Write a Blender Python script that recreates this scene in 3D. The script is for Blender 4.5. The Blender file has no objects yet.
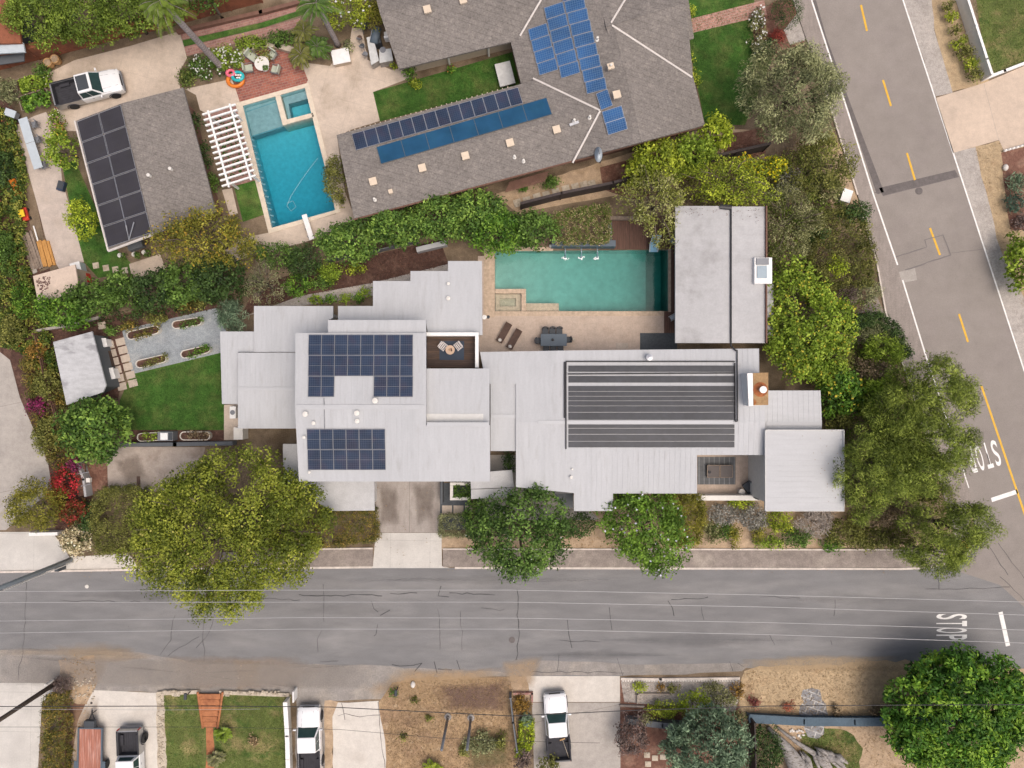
import bpy, bmesh, math, random, zlib
import numpy as np
from mathutils import Vector, Matrix
from mathutils.geometry import tessellate_polygon

R = math.radians
H, F = 57.0, 684.0            # camera height (m) and focal length (pixels): 12 px per metre on the ground
sc = bpy.context.scene
COL = sc.collection
rnd = random.Random(7)
NP = np.random.default_rng(11)


def W(px, py, z=0.0):
    """Point at height z that stands where the photograph shows it."""
    s = (H - z) / F
    return Vector(((px - 512) * s, (384 - py) * s, z))


def WL(pts, z=0.0):
    return [W(a, b, z) for a, b in pts]


# ------------------------------------------------------------------ materials
MATS = {}


def nodes_of(name):
    m = bpy.data.materials.new(name)
    m.use_nodes = True
    nt = m.node_tree
    for n in list(nt.nodes):
        nt.nodes.remove(n)
    out = nt.nodes.new('ShaderNodeOutputMaterial')
    MATS[name] = m
    return m, nt, out


def N(nt, typ, **kw):
    n = nt.nodes.new(typ)
    for k, v in kw.items():
        if k.startswith('i_'):
            n.inputs[k[2:]].default_value = v
        elif isinstance(k, str) and k.startswith('n'):
            n.inputs[int(k[1:])].default_value = v
        else:
            setattr(n, k, v)
    return n


def noise_val(nt, coord, scale, lo, hi, detail=3.0, stretch=None, rough=0.6):
    if stretch:
        mp = N(nt, 'ShaderNodeMapping')
        mp.inputs['Scale'].default_value = stretch
        nt.links.new(coord, mp.inputs['Vector'])
        coord = mp.outputs['Vector']
    n = N(nt, 'ShaderNodeTexNoise')
    n.inputs['Scale'].default_value = scale
    n.inputs['Detail'].default_value = detail
    n.inputs['Roughness'].default_value = rough
    nt.links.new(coord, n.inputs['Vector'])
    mr = N(nt, 'ShaderNodeMapRange')
    mr.inputs['From Min'].default_value = 0.3
    mr.inputs['From Max'].default_value = 0.7
    mr.inputs['To Min'].default_value = lo
    mr.inputs['To Max'].default_value = hi
    nt.links.new(n.outputs['Fac'], mr.inputs['Value'])
    return mr.outputs['Result'], n.outputs['Fac']


def surf(name, col, amps=((0.25, .12), (1.6, .10), (9.0, .10)), rough=.85, spec=.3, bump=.15, bscale=12.0,
         col2=None, s2=.6, t2=(.5, .62), f2=1.0, stretch=None, metal=0.0, lines=None, coords='pos', brick=None, col3=None, s3=.3, t3=(.5, .6), f3=1.0):
    m, nt, out = nodes_of(name)
    L = nt.links.new
    if coords == 'pos':
        c = N(nt, 'ShaderNodeNewGeometry').outputs['Position']
    else:
        c = N(nt, 'ShaderNodeTexCoord').outputs['Object']
    fac = None
    for i, (s, a) in enumerate(amps):
        v, _ = noise_val(nt, c, s, 1 - a, 1 + a, detail=4.0 if i == 0 else 2.0, stretch=stretch if i < 2 else None)
        if fac is None:
            fac = v
        else:
            mm = N(nt, 'ShaderNodeMath', operation='MULTIPLY')
            L(fac, mm.inputs[0]); L(v, mm.inputs[1]); fac = mm.outputs[0]
    colsock = None
    rgb = N(nt, 'ShaderNodeRGB'); rgb.outputs[0].default_value = (*col, 1)
    colsock = rgb.outputs[0]
    if brick:
        mp = N(nt, 'ShaderNodeMapping'); mp.inputs['Rotation'].default_value = (0, 0, brick.get('rot', 0))
        L(c, mp.inputs['Vector'])
        b = N(nt, 'ShaderNodeTexBrick')
        b.inputs['Color1'].default_value = (*brick['c1'], 1)
        b.inputs['Color2'].default_value = (*brick['c2'], 1)
        b.inputs['Mortar'].default_value = (*brick['mortar'], 1)
        b.inputs['Scale'].default_value = brick.get('scale', 1)
        b.inputs['Mortar Size'].default_value = brick.get('ms', .015)
        b.inputs['Brick Width'].default_value = brick.get('w', .22)
        b.inputs['Row Height'].default_value = brick.get('h', .11)
        b.offset = brick.get('offset', .5)
        L(mp.outputs['Vector'], b.inputs['Vector'])
        colsock = b.outputs['Color']
    for cc, ss, tt, ff in ((col2, s2, t2, f2), (col3, s3, t3, f3)):
        if cc is None:
            continue
        _, raw = noise_val(nt, c, ss, 0, 1, detail=5.0, stretch=stretch)
        mr = N(nt, 'ShaderNodeMapRange')
        mr.inputs['From Min'].default_value = tt[0]; mr.inputs['From Max'].default_value = tt[1]
        mr.inputs['To Max'].default_value = ff
        L(raw, mr.inputs['Value'])
        mx = N(nt, 'ShaderNodeMix', data_type='RGBA')
        L(mr.outputs['Result'], mx.inputs['Factor'])
        L(colsock, mx.inputs[6]); mx.inputs[7].default_value = (*cc, 1)
        colsock = mx.outputs[2]
    if lines:                                   # joints: (axis 0/1, spacing, width, strength, rot)
        for ax, sp, wd, st, ro in lines:
            mp = N(nt, 'ShaderNodeMapping'); mp.inputs['Rotation'].default_value = (0, 0, ro)
            L(c, mp.inputs['Vector'])
            sx = N(nt, 'ShaderNodeSeparateXYZ'); L(mp.outputs['Vector'], sx.inputs[0])
            d = N(nt, 'ShaderNodeMath', operation='DIVIDE'); L(sx.outputs[ax], d.inputs[0]); d.inputs[1].default_value = sp
            fr = N(nt, 'ShaderNodeMath', operation='FRACT'); L(d.outputs[0], fr.inputs[0])
            lt = N(nt, 'ShaderNodeMath', operation='LESS_THAN'); L(fr.outputs[0], lt.inputs[0]); lt.inputs[1].default_value = wd / sp
            mr = N(nt, 'ShaderNodeMapRange'); mr.inputs['To Min'].default_value = 1; mr.inputs['To Max'].default_value = 1 - st
            L(lt.outputs[0], mr.inputs['Value'])
            mm = N(nt, 'ShaderNodeMath', operation='MULTIPLY'); L(fac, mm.inputs[0]); L(mr.outputs['Result'], mm.inputs[1]); fac = mm.outputs[0]
    sc_ = N(nt, 'ShaderNodeVectorMath', operation='SCALE')
    L(colsock, sc_.inputs[0]); L(fac, sc_.inputs['Scale'])
    p = N(nt, 'ShaderNodeBsdfPrincipled')
    L(sc_.outputs[0], p.inputs['Base Color'])
    p.inputs['Roughness'].default_value = rough
    p.inputs['Specular IOR Level'].default_value = spec
    p.inputs['Metallic'].default_value = metal
    if bump:
        _, raw = noise_val(nt, c, bscale, 0, 1, detail=3.0)
        b = N(nt, 'ShaderNodeBump'); b.inputs['Strength'].default_value = bump; b.inputs['Distance'].default_value = .05
        L(raw, b.inputs['Height']); L(b.outputs['Normal'], p.inputs['Normal'])
    L(p.outputs[0], out.inputs['Surface'])
    return m


def plain(name, col, rough=.5, spec=.5, metal=0, var=.06, coat=0):
    m, nt, out = nodes_of(name)
    c = N(nt, 'ShaderNodeNewGeometry').outputs['Position']
    v, _ = noise_val(nt, c, 3.0, 1 - var, 1 + var)
    rgb = N(nt, 'ShaderNodeRGB'); rgb.outputs[0].default_value = (*col, 1)
    s = N(nt, 'ShaderNodeVectorMath', operation='SCALE')
    nt.links.new(rgb.outputs[0], s.inputs[0]); nt.links.new(v, s.inputs['Scale'])
    p = N(nt, 'ShaderNodeBsdfPrincipled')
    nt.links.new(s.outputs[0], p.inputs['Base Color'])
    p.inputs['Roughness'].default_value = rough
    p.inputs['Specular IOR Level'].default_value = spec
    p.inputs['Metallic'].default_value = metal
    p.inputs['Coat Weight'].default_value = coat
    nt.links.new(p.outputs[0], out.inputs['Surface'])
    return m


# ------------------------------------------------------------------ mesh building
class MB:
    def __init__(s):
        s.v = []; s.f = []

    def add(s, verts, faces):
        o = len(s.v)
        s.v.extend([tuple(p) for p in verts])
        s.f.extend([tuple(i + o for i in f) for f in faces])
        return s

    def box(s, c, d, rot=0.0, M=None):
        x, y, z = d[0] / 2, d[1] / 2, d[2] / 2
        vs = [Vector((a, b, e)) for e in (-z, z) for a, b in ((-x, -y), (x, -y), (x, y), (-x, y))]
        m = Matrix.Translation(Vector(c)) @ Matrix.Rotation(rot, 4, 'Z')
        if M is not None:
            m = M @ m
        return s.add([m @ p for p in vs], [(3, 2, 1, 0), (4, 5, 6, 7), (0, 1, 5, 4), (1, 2, 6, 5), (2, 3, 7, 6), (3, 0, 4, 7)])

    def prism(s, pts, z0, z1, taper=None, caps=(True, True)):
        """pts: world xy outline; z1 may be a list of heights per vertex."""
        P = [Vector((p[0], p[1])) for p in pts]
        a = sum(P[i].x * P[(i + 1) % len(P)].y - P[(i + 1) % len(P)].x * P[i].y for i in range(len(P)))
        Z1 = list(z1) if hasattr(z1, '__len__') else [z1] * len(P)
        Z0 = list(z0) if hasattr(z0, '__len__') else [z0] * len(P)
        if a < 0:
            P.reverse(); Z1.reverse(); Z0.reverse()
        n = len(P)
        vs = [(p.x, p.y, z) for p, z in zip(P, Z0)] + [(p.x, p.y, z) for p, z in zip(P, Z1)]
        fs = [(i, (i + 1) % n, n + (i + 1) % n, n + i) for i in range(n)]
        if caps[0]:
            fs.append(tuple(reversed(range(n))))
        if caps[1]:
            fs.append(tuple(range(n, 2 * n)))
        return s.add(vs, fs)

    def tube(s, pts, r, n=8, cap=True, flat=1.0):
        pts = [Vector(p) for p in pts]
        rs = r if hasattr(r, '__len__') else [r] * len(pts)
        vs = []
        for i, p in enumerate(pts):
            d = (pts[min(i + 1, len(pts) - 1)] - pts[max(i - 1, 0)])
            d = d.normalized() if d.length > 1e-9 else Vector((0, 0, 1))
            a = d.cross(Vector((0, 0, 1)))
            if a.length < 1e-3:
                a = d.cross(Vector((0, 1, 0)))
            a.normalize(); b = a.cross(d).normalized()
            for k in range(n):
                t = 2 * math.pi * k / n
                vs.append(p + (a * math.cos(t) + b * math.sin(t) * flat) * rs[i])
        fs = []
        for i in range(len(pts) - 1):
            for k in range(n):
                fs.append((i * n + k, i * n + (k + 1) % n, (i + 1) * n + (k + 1) % n, (i + 1) * n + k))
        if cap:
            fs.append(tuple(reversed(range(n))))
            fs.append(tuple((len(pts) - 1) * n + k for k in range(n)))
        return s.add(vs, fs)

    def lathe(s, prof, c=(0, 0, 0), n=24, sx=1.0, sy=1.0, rot=0.0):
        c = Vector(c); vs = []
        for r, z in prof:
            for k in range(n):
                t = 2 * math.pi * k / n
                x, y = r * math.cos(t) * sx, r * math.sin(t) * sy
                vs.append((c.x + x * math.cos(rot) - y * math.sin(rot), c.y + x * math.sin(rot) + y * math.cos(rot), c.z + z))
        fs = []
        for i in range(len(prof) - 1):
            for k in range(n):
                fs.append((i * n + k, i * n + (k + 1) % n, (i + 1) * n + (k + 1) % n, (i + 1) * n + k))
        if prof[0][0] > 1e-4:
            fs.append(tuple(reversed(range(n))))
        if prof[-1][0] > 1e-4:
            fs.append(tuple((len(prof) - 1) * n + k for k in range(n)))
        return s.add(vs, fs)

    def ell(s, c, r, nu=14, nv=8):
        prof = [(max(1e-5, math.sin(math.pi * i / nv)), -math.cos(math.pi * i / nv)) for i in range(nv + 1)]
        c = Vector(c); vs = []
        for q, z in prof:
            for k in range(nu):
                t = 2 * math.pi * k / nu
                vs.append((c.x + r[0] * q * math.cos(t), c.y + r[1] * q * math.sin(t), c.z + r[2] * z))
        fs = [(i * nu + k, i * nu + (k + 1) % nu, (i + 1) * nu + (k + 1) % nu, (i + 1) * nu + k) for i in range(nv) for k in range(nu)]
        return s.add(vs, fs)

    def torus(s, c, R1, r, n=28, m=10, sx=1.0, sy=1.0, sz=1.0):
        c = Vector(c); vs = []
        for i in range(n):
            a = 2 * math.pi * i / n
            for j in range(m):
                b = 2 * math.pi * j / m
                q = R1 + r * math.cos(b)
                vs.append((c.x + q * math.cos(a) * sx, c.y + q * math.sin(a) * sy, c.z + r * math.sin(b) * sz))
        fs = [(i * m + j, ((i + 1) % n) * m + j, ((i + 1) % n) * m + (j + 1) % m, i * m + (j + 1) % m) for i in range(n) for j in range(m)]
        return s.add(vs, fs)

    def quad(s, a, b, c, d):
        return s.add([a, b, c, d], [(0, 1, 2, 3)])

    def slab(s, top, thick):
        """closed slab under a loop of 3-D points (counter-clockwise from above)."""
        n = len(top); top = [Vector(p) for p in top]
        a = sum(top[i].x * top[(i + 1) % n].y - top[(i + 1) % n].x * top[i].y for i in range(n))
        if a < 0:
            top.reverse()
        vs = [p - Vector((0, 0, thick)) for p in top] + top
        fs = [(i, (i + 1) % n, n + (i + 1) % n, n + i) for i in range(n)] + [tuple(reversed(range(n))), tuple(range(n, 2 * n))]
        return s.add(vs, fs)

    def build(s, name, mat, parent=None, bevel=0.0, segs=2, smooth=False, local=False):
        me = bpy.data.meshes.new(name)
        vs = s.v
        o = bpy.data.objects.new(name, me)
        if parent is not None:
            o.parent = parent
            if not local:
                q = parent
                org = Vector((0, 0, 0))
                while q is not None:
                    org += q.location; q = q.parent
                vs = [(a - org.x, b - org.y, c - org.z) for a, b, c in vs]
        elif not local:
            ar = np.array(vs)
            org = Vector(((ar[:, 0].min() + ar[:, 0].max()) / 2, (ar[:, 1].min() + ar[:, 1].max()) / 2, ar[:, 2].min()))
            vs = [(a - org.x, b - org.y, c - org.z) for a, b, c in vs]
            o.location = org
        me.from_pydata(vs, [], s.f)
        me.update()
        if bevel > 0:
            bm = bmesh.new(); bm.from_mesh(me)
            bmesh.ops.remove_doubles(bm, verts=bm.verts, dist=1e-5)
            es = [e for e in bm.edges if len(e.link_faces) == 2 and e.calc_face_angle(0) > R(25)]
            bmesh.ops.bevel(bm, geom=es, offset=bevel, segments=segs, profile=.6, affect='EDGES', clamp_overlap=True)
            bm.to_mesh(me); bm.free()
        if smooth:
            me.shade_smooth()
        if isinstance(mat, str):
            mat = MATS[mat]
        me.materials.append(mat)
        COL.objects.link(o)
        return o


def tag(o, label, cat, group=None, kind=None):
    o['label'] = label; o['category'] = cat
    if group: o['group'] = group
    if kind: o['kind'] = kind
    return o


LABELS = set()


def thing(name, label, cat, loc=(0, 0, 0), rz=0.0, group=None):
    o = bpy.data.objects.new(name, None)
    o.empty_display_size = .3
    o.location = loc; o.rotation_euler = (0, 0, rz)
    COL.objects.link(o)
    tag(o, label, cat, group)
    return o


def copy_tree(o, parent=None):
    c = o.copy(); COL.objects.link(c); c.parent = parent
    for ch in list(o.children):
        copy_tree(ch, c)
    return c


def fix_normals(o):
    bm = bmesh.new(); bm.from_mesh(o.data)
    bmesh.ops.recalc_face_normals(bm, faces=bm.faces)
    bm.to_mesh(o.data); bm.free()


# ------------------------------------------------------------------ ground sheets
def rough_edge(pts, step=6.0, amp=1.5, seed=0):
    """pixel outline with an uneven natural edge"""
    r = random.Random(seed); out = []
    n = len(pts)
    for i in range(n):
        a, b = Vector(pts[i]), Vector(pts[(i + 1) % n])
        k = max(1, int((b - a).length / step))
        d = (b - a); nn = Vector((-d.y, d.x)).normalized() if d.length > 0 else Vector((0, 0))
        for j in range(k):
            t = j / k
            p = a + d * t + nn * r.uniform(-amp, amp)
            out.append((p.x, p.y))
    return out


def sheet(name, pts, z, mat, holes=(), world=False, kind='structure', rough=None, seed=0):
    if rough:
        pts = rough_edge(pts, rough[0], rough[1], seed)
    rings = [[Vector((p[0], p[1], 0)) for p in pts] if world else [W(p[0], p[1], z) for p in pts]]
    for h in holes:
        rings.append([W(p[0], p[1], z) for p in h])
    rings2 = [[Vector((p.x, p.y, 0)) for p in r] for r in rings]
    allv = [Vector((p.x, p.y, z)) for r in rings2 for p in r]
    tris = tessellate_polygon(rings2)
    me = bpy.data.meshes.new(name)
    fs = []
    for t in tris:
        a, b, c = (allv[i] for i in t)
        if (b - a).cross(c - a).z < 0:
            t = (t[0], t[2], t[1])
        fs.append(tuple(t))
    me.from_pydata([tuple(p) for p in allv], [], fs)
    me.update()
    me.materials.append(MATS[mat])
    o = bpy.data.objects.new(name, me)
    COL.objects.link(o)
    o['kind'] = kind
    return o


PZ = [.036]


def soft_patch(name, pts, z, col, strength=.8, inner=.55, nscale=1.2, kind='structure', seed=0):
    """dust or stain with ragged, faded edges"""
    key = f'patch_{col}_{strength}_{nscale}'
    if key not in MATS:
        m, nt, out = nodes_of(key)
        L = nt.links.new
        c = N(nt, 'ShaderNodeNewGeometry').outputs['Position']
        at = N(nt, 'ShaderNodeAttribute', attribute_name='fade')
        _, raw = noise_val(nt, c, nscale, 0, 1, detail=6.0, rough=.7)
        ad = N(nt, 'ShaderNodeMath', operation='ADD'); L(raw, ad.inputs[0]); L(at.outputs['Fac'], ad.inputs[1])
        mr = N(nt, 'ShaderNodeMapRange'); mr.inputs['From Min'].default_value = .55; mr.inputs['From Max'].default_value = 1.55
        mr.inputs['To Max'].default_value = strength
        L(ad.outputs[0], mr.inputs['Value'])
        d = N(nt, 'ShaderNodeBsdfDiffuse'); d.inputs['Color'].default_value = (*col, 1)
        t = N(nt, 'ShaderNodeBsdfTransparent')
        mx = N(nt, 'ShaderNodeMixShader')
        L(mr.outputs['Result'], mx.inputs[0]); L(t.outputs[0], mx.inputs[1]); L(d.outputs[0], mx.inputs[2])
        L(mx.outputs[0], out.inputs['Surface'])
    PZ[0] += .0007; z = PZ[0]
    pts = rough_edge(pts, 8, 1.0, seed)
    ow = WL(pts, z)
    c = sum(ow, Vector()) / len(ow)
    iw = [c + (p - c) * inner for p in ow]
    n = len(ow)
    vs = [tuple(p) for p in ow + iw] + [tuple(c)]
    fs = [(i, (i + 1) % n, n + (i + 1) % n, n + i) for i in range(n)] + [(n + i, n + (i + 1) % n, 2 * n) for i in range(n)]
    me = bpy.data.meshes.new(name); me.from_pydata(vs, [], fs); me.update()
    a = me.attributes.new('fade', 'FLOAT', 'POINT')
    a.data.foreach_set('value', [0.0] * n + [.75] * n + [.85])
    me.materials.append(MATS[key])
    o = bpy.data.objects.new(name, me); COL.objects.link(o); o['kind'] = kind
    fix_normals(o)
    return o


def ribbon_mb(mb, pts, w, z, taper=False, wob=0.0, seed=0):
    """flat strip along a pixel polyline"""
    r = random.Random(seed)
    P = WL(pts, z)
    if wob:
        Q = []
        for a, b in zip(P[:-1], P[1:]):
            k = max(1, int((b - a).length / .5))
            for j in range(k):
                Q.append(a + (b - a) * (j / k) + Vector((r.uniform(-wob, wob), r.uniform(-wob, wob), 0)))
        Q.append(P[-1]); P = Q
    vs = []; fs = []
    for i, p in enumerate(P):
        d = P[min(i + 1, len(P) - 1)] - P[max(i - 1, 0)]
        nn = Vector((-d.y, d.x, 0)).normalized()
        ww = w / 2 * (r.uniform(.5, 1.2) if wob else 1)
        vs += [p + nn * ww, p - nn * ww]
    for i in range(len(P) - 1):
        fs.append((2 * i, 2 * i + 1, 2 * i + 3, 2 * i + 2))
    mb.add(vs, fs)


def kerb_mb(mb, pts, w, h, z0=-.05):
    for a, b in zip(pts[:-1], pts[1:]):
        A, B = W(*a), W(*b)
        d = (B - A); nn = Vector((-d.y, d.x, 0)).normalized() * w / 2
        e = d.normalized() * .01
        mb.prism([A - nn - e, B - nn + e, B + nn + e, A + nn - e], z0, h)


# ------------------------------------------------------------------ leaves
def reseed(label, k=0):
    global NP, rnd
    q = zlib.crc32(label.encode()) + k
    NP = np.random.default_rng(q); rnd = random.Random(q)


def leaf_mesh(name, P, Nn, L, Wd, cols, parent=None, mat='leaf', up=None, T=None):
    """P centres, Nn normals (n,3), L/Wd sizes, cols (n,3): one quad per leaf"""
    n = len(P)
    Nn = Nn / np.maximum(np.linalg.norm(Nn, axis=1, keepdims=True), 1e-6)
    if T is None:
        T = NP.normal(size=(n, 3))
    T = T - Nn * np.sum(T * Nn, axis=1, keepdims=True)
    T /= np.maximum(np.linalg.norm(T, axis=1, keepdims=True), 1e-6)
    B = np.cross(Nn, T)
    L = np.broadcast_to(np.asarray(L, float), (n,))[:, None] / 2
    Wd = np.broadcast_to(np.asarray(Wd, float), (n,))[:, None] / 2
    V = np.empty((n, 4, 3))
    V[:, 0] = P - T * L
    V[:, 1] = P + B * Wd - T * L * .15 + Nn * Wd * .35
    V[:, 2] = P + T * L
    V[:, 3] = P - B * Wd - T * L * .15 + Nn * Wd * .35
    V = V.reshape(-1, 3)
    o = bpy.data.objects.new(name, bpy.data.meshes.new(name))
    if parent is not None:
        o.parent = parent
        V = V - np.array(parent.location)
    else:
        org = np.array([(V[:, 0].min() + V[:, 0].max()) / 2, (V[:, 1].min() + V[:, 1].max()) / 2, V[:, 2].min()])
        V = V - org; o.location = org
    me = o.data
    me.vertices.add(n * 4); me.vertices.foreach_set('co', V.astype(np.float32).ravel())
    me.loops.add(n * 4); me.loops.foreach_set('vertex_index', np.arange(n * 4, dtype=np.int32))
    me.polygons.add(n); me.polygons.foreach_set('loop_start', np.arange(0, n * 4, 4, dtype=np.int32))
    me.polygons.foreach_set('loop_total', np.full(n, 4, dtype=np.int32))
    me.update(calc_edges=True)
    a = me.color_attributes.new('leafcol', 'FLOAT_COLOR', 'POINT')
    C4 = np.ones((n, 4, 4), np.float32); C4[:, :, :3] = np.clip(cols, 0, 1)[:, None, :]
    a.data.foreach_set('color', C4.ravel())
    me.materials.append(MATS[mat])
    COL.objects.link(o)
    return o


def pick_cols(t, pal):
    """t in 0..1 -> palette gradient"""
    pal = np.array(pal) * 1.4; k = len(pal) - 1
    x = np.clip(t, 0, .9999) * k
    i = x.astype(int); f = (x - i)[:, None]
    return pal[i] * (1 - f) + pal[i + 1] * f


def clump_leaves(C, cr, per, pal, leaf, cent=None, accent=None, jitter=.13, upb=.45, style='leaf', tilt=.8):
    """leaves spread on the upper shells of clumps C (n,3) with radii cr"""
    n = len(C)
    tcl = NP.random(n)
    idx = np.repeat(np.arange(n), per)
    m = len(idx)
    D = NP.normal(size=(m, 3)); D /= np.linalg.norm(D, axis=1, keepdims=True)
    D[:, 2] = D[:, 2] * .8 + upb * .5
    rad = cr[idx][:, None] * (NP.random((m, 1)) ** .5 * .75 + .3)
    P = C[idx] + D * rad * np.array([1, 1, .75])
    Nn = D * .8 + np.array([0, 0, upb]) + NP.normal(size=(m, 3)) * tilt * .6
    Nn[:, 2] = np.abs(Nn[:, 2])
    t = np.clip(tcl[idx] * .68 + NP.random(m) * .32, 0, 1)
    cols = pick_cols(t, pal) * (1 + NP.uniform(-jitter, jitter, (m, 1))) * NP.uniform(.68, 1.25, n)[idx][:, None] * (.6 + .8 * t)[:, None]
    L = leaf[0] * NP.uniform(.65, 1.3, m); Wd = leaf[1] * NP.uniform(.7, 1.25, m)
    T = None
    if style == 'needle':
        T = D + NP.normal(size=(m, 3)) * .35 + np.array([0, 0, .25])
    elif style == 'strand':
        T = np.array([0, 0, -.5]) + D * .9 + NP.normal(size=(m, 3)) * .3
    if accent:
        for col, frac, size in accent:
            k = NP.random(m) < frac
            k &= D[:, 2] > 0.1
            cols[k] = np.array(col) * NP.uniform(.8, 1.1, (k.sum(), 1))
            L[k] = size; Wd[k] = size * .8
            Nn[k] = np.array([0, 0, 1]) + NP.normal(size=(k.sum(), 3)) * .3
            P[k, 2] += .05
    return P, Nn, L, Wd, cols, T


PAL = {}


def crown_arrays(c, rx, ry, rz, pal, leaf, cr, dens, rot=0.0, accent=None, style='leaf', irreg=.22, low=-.35, upb=.45, hole=None):
    """clump centres on an uneven shell"""
    area = math.pi * rx * ry
    ncl = max(6, int(2.5 * area / (cr * cr)))
    u = NP.random(ncl * 4) * (1 - low) + low
    ph = NP.random(ncl * 4) * 2 * np.pi
    u = u[:ncl]; ph = ph[:ncl]
    q = np.sqrt(np.maximum(0, 1 - u * u))
    f = np.zeros(ncl)
    for k in range(2, 7):
        f += np.sin(k * ph + NP.random() * 6.28 + u * NP.uniform(-3, 3)) * irreg / k * 1.4
    shell = NP.random(ncl) ** .35
    rr = (1 + f * .8) * (.3 + .75 * shell)
    X = rx * q * np.cos(ph) * rr; Y = ry * q * np.sin(ph) * rr; Z = rz * u * (0.6 + .4 * rr)
    # shrink so that clumps stay within the outline
    kx = max(.5, 1 - cr * .4 / rx); ky = max(.5, 1 - cr * .4 / ry)
    X *= kx; Y *= ky
    cs, sn = math.cos(rot), math.sin(rot)
    C = np.stack([c[0] + X * cs - Y * sn, c[1] + X * sn + Y * cs, c[2] + Z], 1)
    if hole is not None:
        for hx, hy, hr in hole:
            d = np.hypot(C[:, 0] - hx, C[:, 1] - hy)
            C = C[d > hr * NP.uniform(.6, 1.2, len(C))]
    ncl = len(C)
    crs = cr * NP.uniform(.65, 1.25, ncl)
    per = max(6, int(dens * area / max(ncl, 1)))
    return C, clump_leaves(C, crs, np.full(ncl, per), pal, leaf, accent=accent, style=style, upb=upb)


DENS = 2.0
SUN, SKY, EXPO = .5, .15, .1


def tree(name, label, cat, px, py, rx, ry, h, pal, leaf=(.26, .15), cr=.7, dens=95, trunk=None, group=None, rot=0.0,
         accent=None, style='leaf', irreg=.22, rzf=None, bark="bark", parts=("trunk", "crown"), low=-.35, hole=None, limbs=True, twig=None, upb=.45):
    reseed(label)
    zc = h * .62
    c = W(px, py, zc)
    s = (H - zc) / F
    RX, RY = rx * s, ry * s
    RZ = (h * .38) if rzf is None else h * rzf
    zc = h - RZ
    base = Vector((c.x, c.y, 0))
    t = thing(name, label, cat, base, 0, group)
    hw = [(W(a, b, h * .8).x, W(a, b, h * .8).y, r * s) for a, b, r in hole] if hole else None
    C, A = crown_arrays((c.x, c.y, zc), RX, RY, RZ, PAL[pal] if isinstance(pal, str) else pal, leaf, cr, dens * DENS, rot, accent, style, irreg, low, upb, hole=hw)
    P, Nn, L, Wd, cols, T = A
    keep = P[:, 2] > .05
    leaf_mesh(parts[1], P[keep], Nn[keep], L[keep], Wd[keep], cols[keep], t, T=None if T is None else T[keep])
    tr = trunk or max(.05, h * .022)
    mb = MB()
    fork = max(.25, zc - RZ * .55)
    lean = Vector((rnd.uniform(-.15, .15), rnd.uniform(-.15, .15), 0)) * min(1, h / 5)
    mb.tube([base - Vector((0, 0, .1)), base + Vector((0, 0, .12 * h)), base + lean * .5 + Vector((0, 0, fork * .6)), base + lean + Vector((0, 0, fork))],
            [tr * 1.45, tr * 1.05, tr * .9, tr * .8], 9)
    if limbs:
        k = min(len(C), 9 if h > 3.5 else 5)
        for i in NP.choice(len(C), k, replace=False):
            e = Vector(C[i]); st = base + lean + Vector((0, 0, fork * .95))
            mid = st.lerp(e, .5) + Vector((0, 0, RZ * .12))
            mb.tube([st, mid, e], [tr * .6, tr * .36, tr * .1], 6)
    if twig:
        for i in NP.choice(len(C), min(len(C), twig), replace=False):
            e = Vector(C[i]) + Vector((0, 0, cr * .9)); st = Vector((c.x, c.y, zc))
            st = st.lerp(e, .5)
            mb.tube([st, st.lerp(e, .5) + Vector((rnd.uniform(-.2, .2), rnd.uniform(-.2, .2), .1)), e], [.05, .035, .015], 5)
    mb.build(parts[0], bark, t, smooth=True)
    return t


def shrub(label, px, py, rx, ry, h, pal, **kw):
    kw.setdefault('cr', .38); kw.setdefault('leaf', (.17, .1)); kw.setdefault('dens', 150); kw.setdefault('irreg', .2)
    kw.setdefault('rzf', .5); kw.setdefault('low', -.15)
    name = kw.pop('name', 'shrub'); cat = kw.pop('cat', 'shrub')
    return tree(name, label, cat, px, py, rx, ry, h, pal, parts=('stem', 'foliage'), **kw)


def in_poly(X, Y, poly):
    inside = np.zeros(len(X), bool); n = len(poly)
    for i in range(n):
        x1, y1 = poly[i]; x2, y2 = poly[(i + 1) % n]
        cnd = ((y1 > Y) != (y2 > Y)) & (X < (x2 - x1) * (Y - y1) / ((y2 - y1) + 1e-12) + x1)
        inside ^= cnd
    return inside


def sample_poly(poly, n):
    p = np.array([(q[0], q[1]) for q in poly])
    lo, hi = p.min(0), p.max(0)
    a = (hi - lo).prod()
    X = NP.uniform(lo[0], hi[0], n * 6); Y = NP.uniform(lo[1], hi[1], n * 6)
    k = in_poly(X, Y, poly)
    return X[k][:n], Y[k][:n]


def poly_area(poly):
    return abs(sum(poly[i][0] * poly[(i + 1) % len(poly)][1] - poly[(i + 1) % len(poly)][0] * poly[i][1] for i in range(len(poly)))) / 2


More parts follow.
